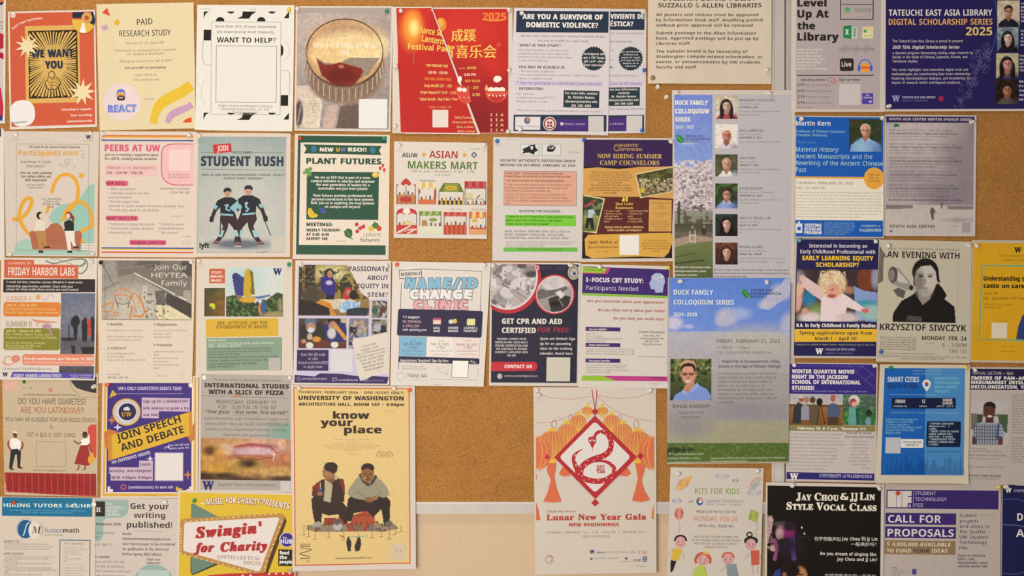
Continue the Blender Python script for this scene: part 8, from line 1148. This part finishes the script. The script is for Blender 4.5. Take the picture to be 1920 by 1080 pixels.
T(1897, 1978, 739, 3.2, 'Historians of decolonization|have studied pan-African|intellectual legacies with|focus on Accra and what|this period reveals of|links among students and|organizers across|west, east and southern|Africa, in the sixties.|New research in archives|brings these people to|light: teachers, writers,|editors, and the trained|activists who joined in|political schools.||WEDNESDAY FEBRUARY 26|Join us on Zoom for the|lecture. Questions by the|audience will be taken|from the chat and other|attendees. A recording|will be sent after the|event to all persons who|register with the form|for African Studies.', '8f8380', 'r', al='l', dy=5.05); O(1896, 889, 4, 4, .8, 'a0948f'); done()

poster('poster', [(1436, 904), (1658, 908), (1655, 1200), (1434, 1196)], 'black singing class poster with cream slab lettering and a singer lit violet', 'black singing class poster', lvl=3, paper='f0e6dc', seen='c9bcb4', cols=22, rows=28, wave=.0007)
F((3, 6, 6, 3), '17110f'); part('photo')
I(1438.5, 965, 1524, 1083, [('g', '17110f', '17110f'), ('p', [(1438, 970), (1446, 967), (1450, 975), (1445, 1000), (1438, 1022)], 'b89490'), ('s', '8c6c70', 2.4, .1, 966, 1020, 1438, 1448), ('e', 1470, 990, 14, 13, '241a20', .3), ('e', 1462, 983, 12, 5, '4a4044', .8), ('e', 1467, 998, 13, 13, '8c6478', .3), ('e', 1477, 1000, 12, 14, '8c2c70', .6), ('e', 1462, 1002, 7, 10, 'b48c8c', .5), ('e', 1480, 987, 12, 9, '2c1a24', .6), ('e', 1450, 1028, 7, 6, 'b88c84', .4), ('l', [(1452, 1014), (1458, 1030), (1453, 1048)], 8, '8c4470'), ('p', [(1478, 1012), (1490, 1004), (1490, 1030), (1494, 1050), (1486, 1052), (1480, 1030)], '5c3c84'), ('p', [(1462, 1010), (1478, 1008), (1484, 1040), (1470, 1052), (1456, 1050)], '1c1418'), ('l', [(1492, 1006), (1514, 1006), (1517, 1012)], 1.6, '3c2438'), ('e', 1480, 1022, 20, 18, '2a1c2c', 1.4), ('e', 1503, 988.5, 1.2, 2, 'd8ccc8', .4), ('e', 1508, 1000, 1.2, 2, 'd8ccc8', .4), ('e', 1440, 1027, 1.4, 1.6, 'c8c0c0', .4), ('e', 1486, 1066, 22, 16, '221614', .4), ('e', 1500, 1082, 14, 20, 'a87450', .3), ('e', 1488, 1070, 12, 12, '1c1210', .4), ('p', [(1448, 1083), (1454, 1070), (1464, 1066), (1464, 1083)], '2c3c7c'), ('e', 1471, 1078, 4, 5, '8c6048', .5), ('e', 1502, 1077, 6, 1.4, '3c241c', .5)], 1.1)
part('headline'); SC(1493, 1572, 924.5, 13.5, 'JAY CHOU', 'd8ccb8'); T(1576, 1590, 925, 12, '&', 'd8ccb8', 'k'); T(1594, 1608, 924.5, 14, 'JJ', 'd8ccb8', 'S'); SC(1612, 1640, 924, 13.5, 'LIN', 'd8ccb8'); SC(1475, 1643, 943, 13.5, 'STYLE VOCAL CLASS', 'd8ccb8')
part('lettering'); T(1527, 1576, 1007, 6.6, '你梦想歌声如', 'cfc4bc', 'C'); T(1578, 1612, 1007, 6, 'Jay Chou', 'cfc4bc', 'b'); T(1614.5, 1623, 1006.5, 6.6, '和', 'cfc4bc', 'C'); T(1625, 1645, 1007.5, 6, 'JJ Lin', 'cfc4bc', 'b'); T(1595, 1644, 1017, 6.6, '一般美妙吗？', 'cfc4bc', 'C'); T(1538, 1643, 1035.5, 6, 'Do you dream of singing like', 'cfc4bc', 'b'); T(1569, 1645, 1045.5, 6, 'Jay Chou and JJ Lin?', 'cfc4bc', 'b'); T(1546, 1642, 1076.5, 6, '你梦想歌声如和一般美妙', 'b8aca4', 'C'); done()

poster('poster', [(1655, 907), (1877, 908.5), (1873, 1200), (1650, 1198)], 'grey proposals poster with purple title bars and a gold bar', 'grey proposals poster', lvl=1, paper='ddd0c8', seen='c2b3a9', cols=22, wave=.0008)
part('banner'); R(1662, 919, 1872, 954, '38245c', -.2); R(1664, 920.5, 1709, 951, 'bfb0a6'); L([(1680.5, 930), (1680.5, 951.5)], .8, '54406c'); L([(1691, 921), (1691, 951.5)], .8, '54406c'); R(1702, 930, 1709, 932, '38245c'); R(1701.5, 943, 1709, 952, '38245c'); R(1704, 946, 1707, 951, 'bfb0a6'); L([(1713, 920), (1712, 951)], .8, 'a89cb0')
T(1715.5, 1755, 921.5, 6.6, 'STUDENT', 'b0a4b4', 'n'); T(1715.5, 1775, 932.5, 6.6, 'TECHNOLOGY', 'b0a4b4', 'n'); T(1715, 1731, 943.5, 6.6, 'FEE', 'b0a4b4', 'n'); part('title_bar'); R(1660, 962, 1792.5, 983.5, '3a2660', -.2); R(1659.5, 987.5, 1792, 1009, '3a2660', -.2); R(1658.5, 1013.5, 1791, 1039.5, '84684a', -.2); T(1665, 1764.5, 966, 14, 'CALL FOR', 'c8b8b0', 'b'); T(1664, 1788, 992, 14, 'PROPOSALS', 'c8b8b0', 'b'); T(1662.5, 1782, 1017, 7, '$ 4,000,000 AVAILABLE', 'c8b49c', 'b'); T(1662, 1708, 1029, 7, 'TO FUND', 'c8b49c', 'b'); T(1713, 1742, 1029, 7, 'YOUR', '3c2c3c', 'i'); T(1746, 1776, 1029, 7, 'IDEAS', 'c8b49c', 'b')
part('lettering'); tx = dict(col='3c3048', f='o', al='l'); T(1799, 1831, 963, 6.4, 'Submit', **tx); T(1837, 1864, 963, 6.4, 'YOUR', '9c8a6c', 'r'); T(1799, 1855, 973.5, 6.4, 'projects|and ideas to|the Seattle|UW Student|Technology|Fee.', dy=10, **tx); T(1796, 1853, 1039, 4.8, 'Open to students,|RSO\'s, labs,|departments, units,|and the entire UW.', '54485c', 'b', al='l', dy=6.7)
T(1672, 1682, 1062.5, 3, 'UW Apps', '6c6064', 'b'); T(1672, 1705, 1068, 2.8, 'For more information|uwstf.org/proposals|and funds', '9c9090', 'r', al='l', dy=4); R(1710, 1066.5, 1718, 1077, '4c4078'); O(1735, 1071, 7, 12, .8, 'a09494', 60, 300); O(1757, 1071, 12, 12, .8, 'a09494'); done()

poster('poster', [(1878, 908), (2100, 910), (2098, 1200), (1874, 1198)], 'navy poster with big pale letters at the lower right corner', 'navy corner poster', lvl=1, paper='cfc4c4', seen='c0b2ac', wave=.0007)
F((2, 1, 4, 4), '1e1c46'); part('stripe'); L([(1880, 937), (1908, 936), (1925, 943), (1980, 960)], 1.2, '4c5480', s=1); L([(1880, 984), (1905, 985), (1925, 988), (1980, 990)], 1.4, '5c6690', s=1); L([(1878, 1075), (1905, 1076), (1930, 1070), (1980, 1060)], 1.2, '4c5480', s=1)
part('headline'); W(1885, 915, 8.6, 'd4ccd4'); T(1901, 1990, 918, 5, 'UNIVERSITY of WASHINGTON', '9c98b0', 's'); T(1907, 2060, 963, 14, 'DEPARTMENT OF', 'd0c8cc', 'b', al='l'); T(1905, 2050, 993, 14, 'ART HISTORY', 'd0c8cc', 'b', al='l'); done()
# ------------------------------------------------------------ push pins
def lathe(name, prof, mat, parent=None, n=18):
    v = []; f = []
    for r, y in prof: v += [(r * math.cos(6.28318 * k / n), -y, r * math.sin(6.28318 * k / n)) for k in range(n)]
    for j in range(len(prof) - 1):
        for k in range(n): f.append([j * n + k, j * n + (k + 1) % n, (j + 1) * n + (k + 1) % n, (j + 1) * n + k])
    f.append(list(range(n))[::-1]); f.append([(len(prof) - 1) * n + k for k in range(n)])
    return raw_mesh(name, v, f, mat, parent)
SPOOL = [(.0008, .0005), (.0044, .0007), (.0050, .0014), (.0048, .0020), (.0028, .0028), (.0024, .0055), (.0029, .0082), (.0040, .0094), (.0043, .0106), (.0038, .0116), (.0015, .0120)]
BALL = [(.0012, .0005)] + [(.0048 * math.sin(math.radians(a)), .0056 - .0048 * math.cos(math.radians(a))) for a in range(22, 172, 15)] + [(.0006, .01038)]
DISC = [(.0012, .0004), (.0058, .0005), (.0060, .0012), (.0050, .0022), (.0028, .0028), (.0008, .0030)]
NEEDLE = [(.0003, -.0012), (.0005, .0), (.0005, .0016)]
PROTO = {}
def surface_at(x, y):
    best = (.0, None)
    for q_ in POSTERS:
        z, ins = zsample(q_, np.array([[float(x), float(y)]]))
        if ins[0] and z[0] + (0 if q_.base > 0 else 0) > best[0]: best = (z[0], q_)
    return best
def where(q_, x, y):
    b = q_.q; u = (x - (b[0][0] + b[3][0]) / 2) / ((b[1][0] + b[2][0] - b[0][0] - b[3][0]) / 2); v = (y - b[0][1]) / (b[3][1] - b[0][1])
    vv = 'top' if v < .2 else 'bottom' if v > .8 else ''; uu = 'left' if u < .33 else 'right' if u > .67 else ''
    return (vv + ' ' + uu).strip() + (' corner' if vv and uu else ' edge')
USED = {}
_pr = random.Random(2)
LOOK = dict(clear='clear plastic', white='round white', blue='round blue', green='round green', red='round red', orange='round orange', yellow='round yellow', teal='round teal', black='round black', brass='dull brass')
def pin(col, x, y, label=None):
    z, q_ = surface_at(x, y); kind = 'thumb_tack' if col in ('brass', 'white') else 'push_pin'
    loc = (wx(x) * (D - z) / D, -z - .0001, (wz(y) - ZC) * (D - z) / D + ZC)
    if col not in PROTO:
        r = empty(kind, loc); lathe('grip' if kind == 'push_pin' else 'head', SPOOL if col == 'clear' else DISC if kind == 'thumb_tack' else BALL, M_PIN[col], r); lathe('needle', NEEDLE, M_STEEL, r, 8); PROTO[col] = r
    else:
        src = PROTO[col]; r = src.copy(); COL.objects.link(r); r.location = loc
        for ch in src.children: c = ch.copy(); COL.objects.link(c); c.parent = r
    r.rotation_euler = (_pr.uniform(-.28, .28), 0, _pr.uniform(-.28, .28)) if kind == 'push_pin' else (0, 0, 0)
    if kind == 'push_pin': pass
    lb = label or '%s %s at the %s of the %s' % (LOOK[col], kind.replace('_', ' '), where(q_, x, y), q_.short)
    if lb in USED: lb += ', ' + ('lower one' if y > USED[lb] else 'upper one')
    if len(lb.split()) > 16: lb = lb.replace(' at the ', ' at ', 1)
    USED[lb] = y; tag(r, lb, 'push pin', ('clear' if col == 'clear' else 'coloured') + ' pins on the bulletin boards')
for c_, pts in dict(clear=[(30, 252), (173, 252), (20, 476), (176, 476), (355, 254), (195, 251), (375, 256), (358, 491), (173, 490), (375, 490), (566, 498), (726, 499), (560, 728), (739, 728), (910, 498), (926, 499), (1068, 497), (1125, 500), (1257, 265), (1267, 174), (1441, 175), (1274, 528), (1438, 528),
    (978, 25), (975, 244), (1205, 23), (1436, 132), (1665, 200), (752, 20), (741, 125), (741, 237), (955, 20), (956, 132), (953, 246), (559, 16), (748, 272), (908, 272), (1502, 223), (1654, 222), (1820, 229), (1666, 461), (1815, 460), (1831, 460), (1828, 693), (1489, 684), (1639, 686), (1485, 911), (1648, 914), (1884, 913), (1270, 888), (1420, 884), (1006, 733), (1008, 742), (1218, 733), (545, 710), (178, 724), (310, 942), (1642, 453)],
    white=[(383, 708), (358, 722), (176, 946)], blue=[(933, 264), (1095, 264), (1207, 132), (1204, 246), (1651, 661)], green=[(725, 21), (720, 259), (542, 495), (366, 938), (1669, 689)], red=[(564, 261), (29, 941), (1682, 924)],
    orange=[(769, 731), (745, 495), (203, 721)], yellow=[(542, 20), (1254, 503), (1811, 690), (1871, 914)], teal=[(1497, 451)], black=[(189, 491)], brass=[(1224, 146)]).items():
    for x, y in pts: pin(c_, x, y)
pin('clear', 1233, 164, 'clear plastic push pin in bare cork just below the policy notice'); pin('clear', 1249, 183, 'clear plastic push pin in bare cork left of the six portrait colloquium poster')
COL.objects.unlink(_to); bpy.data.objects.remove(_to)
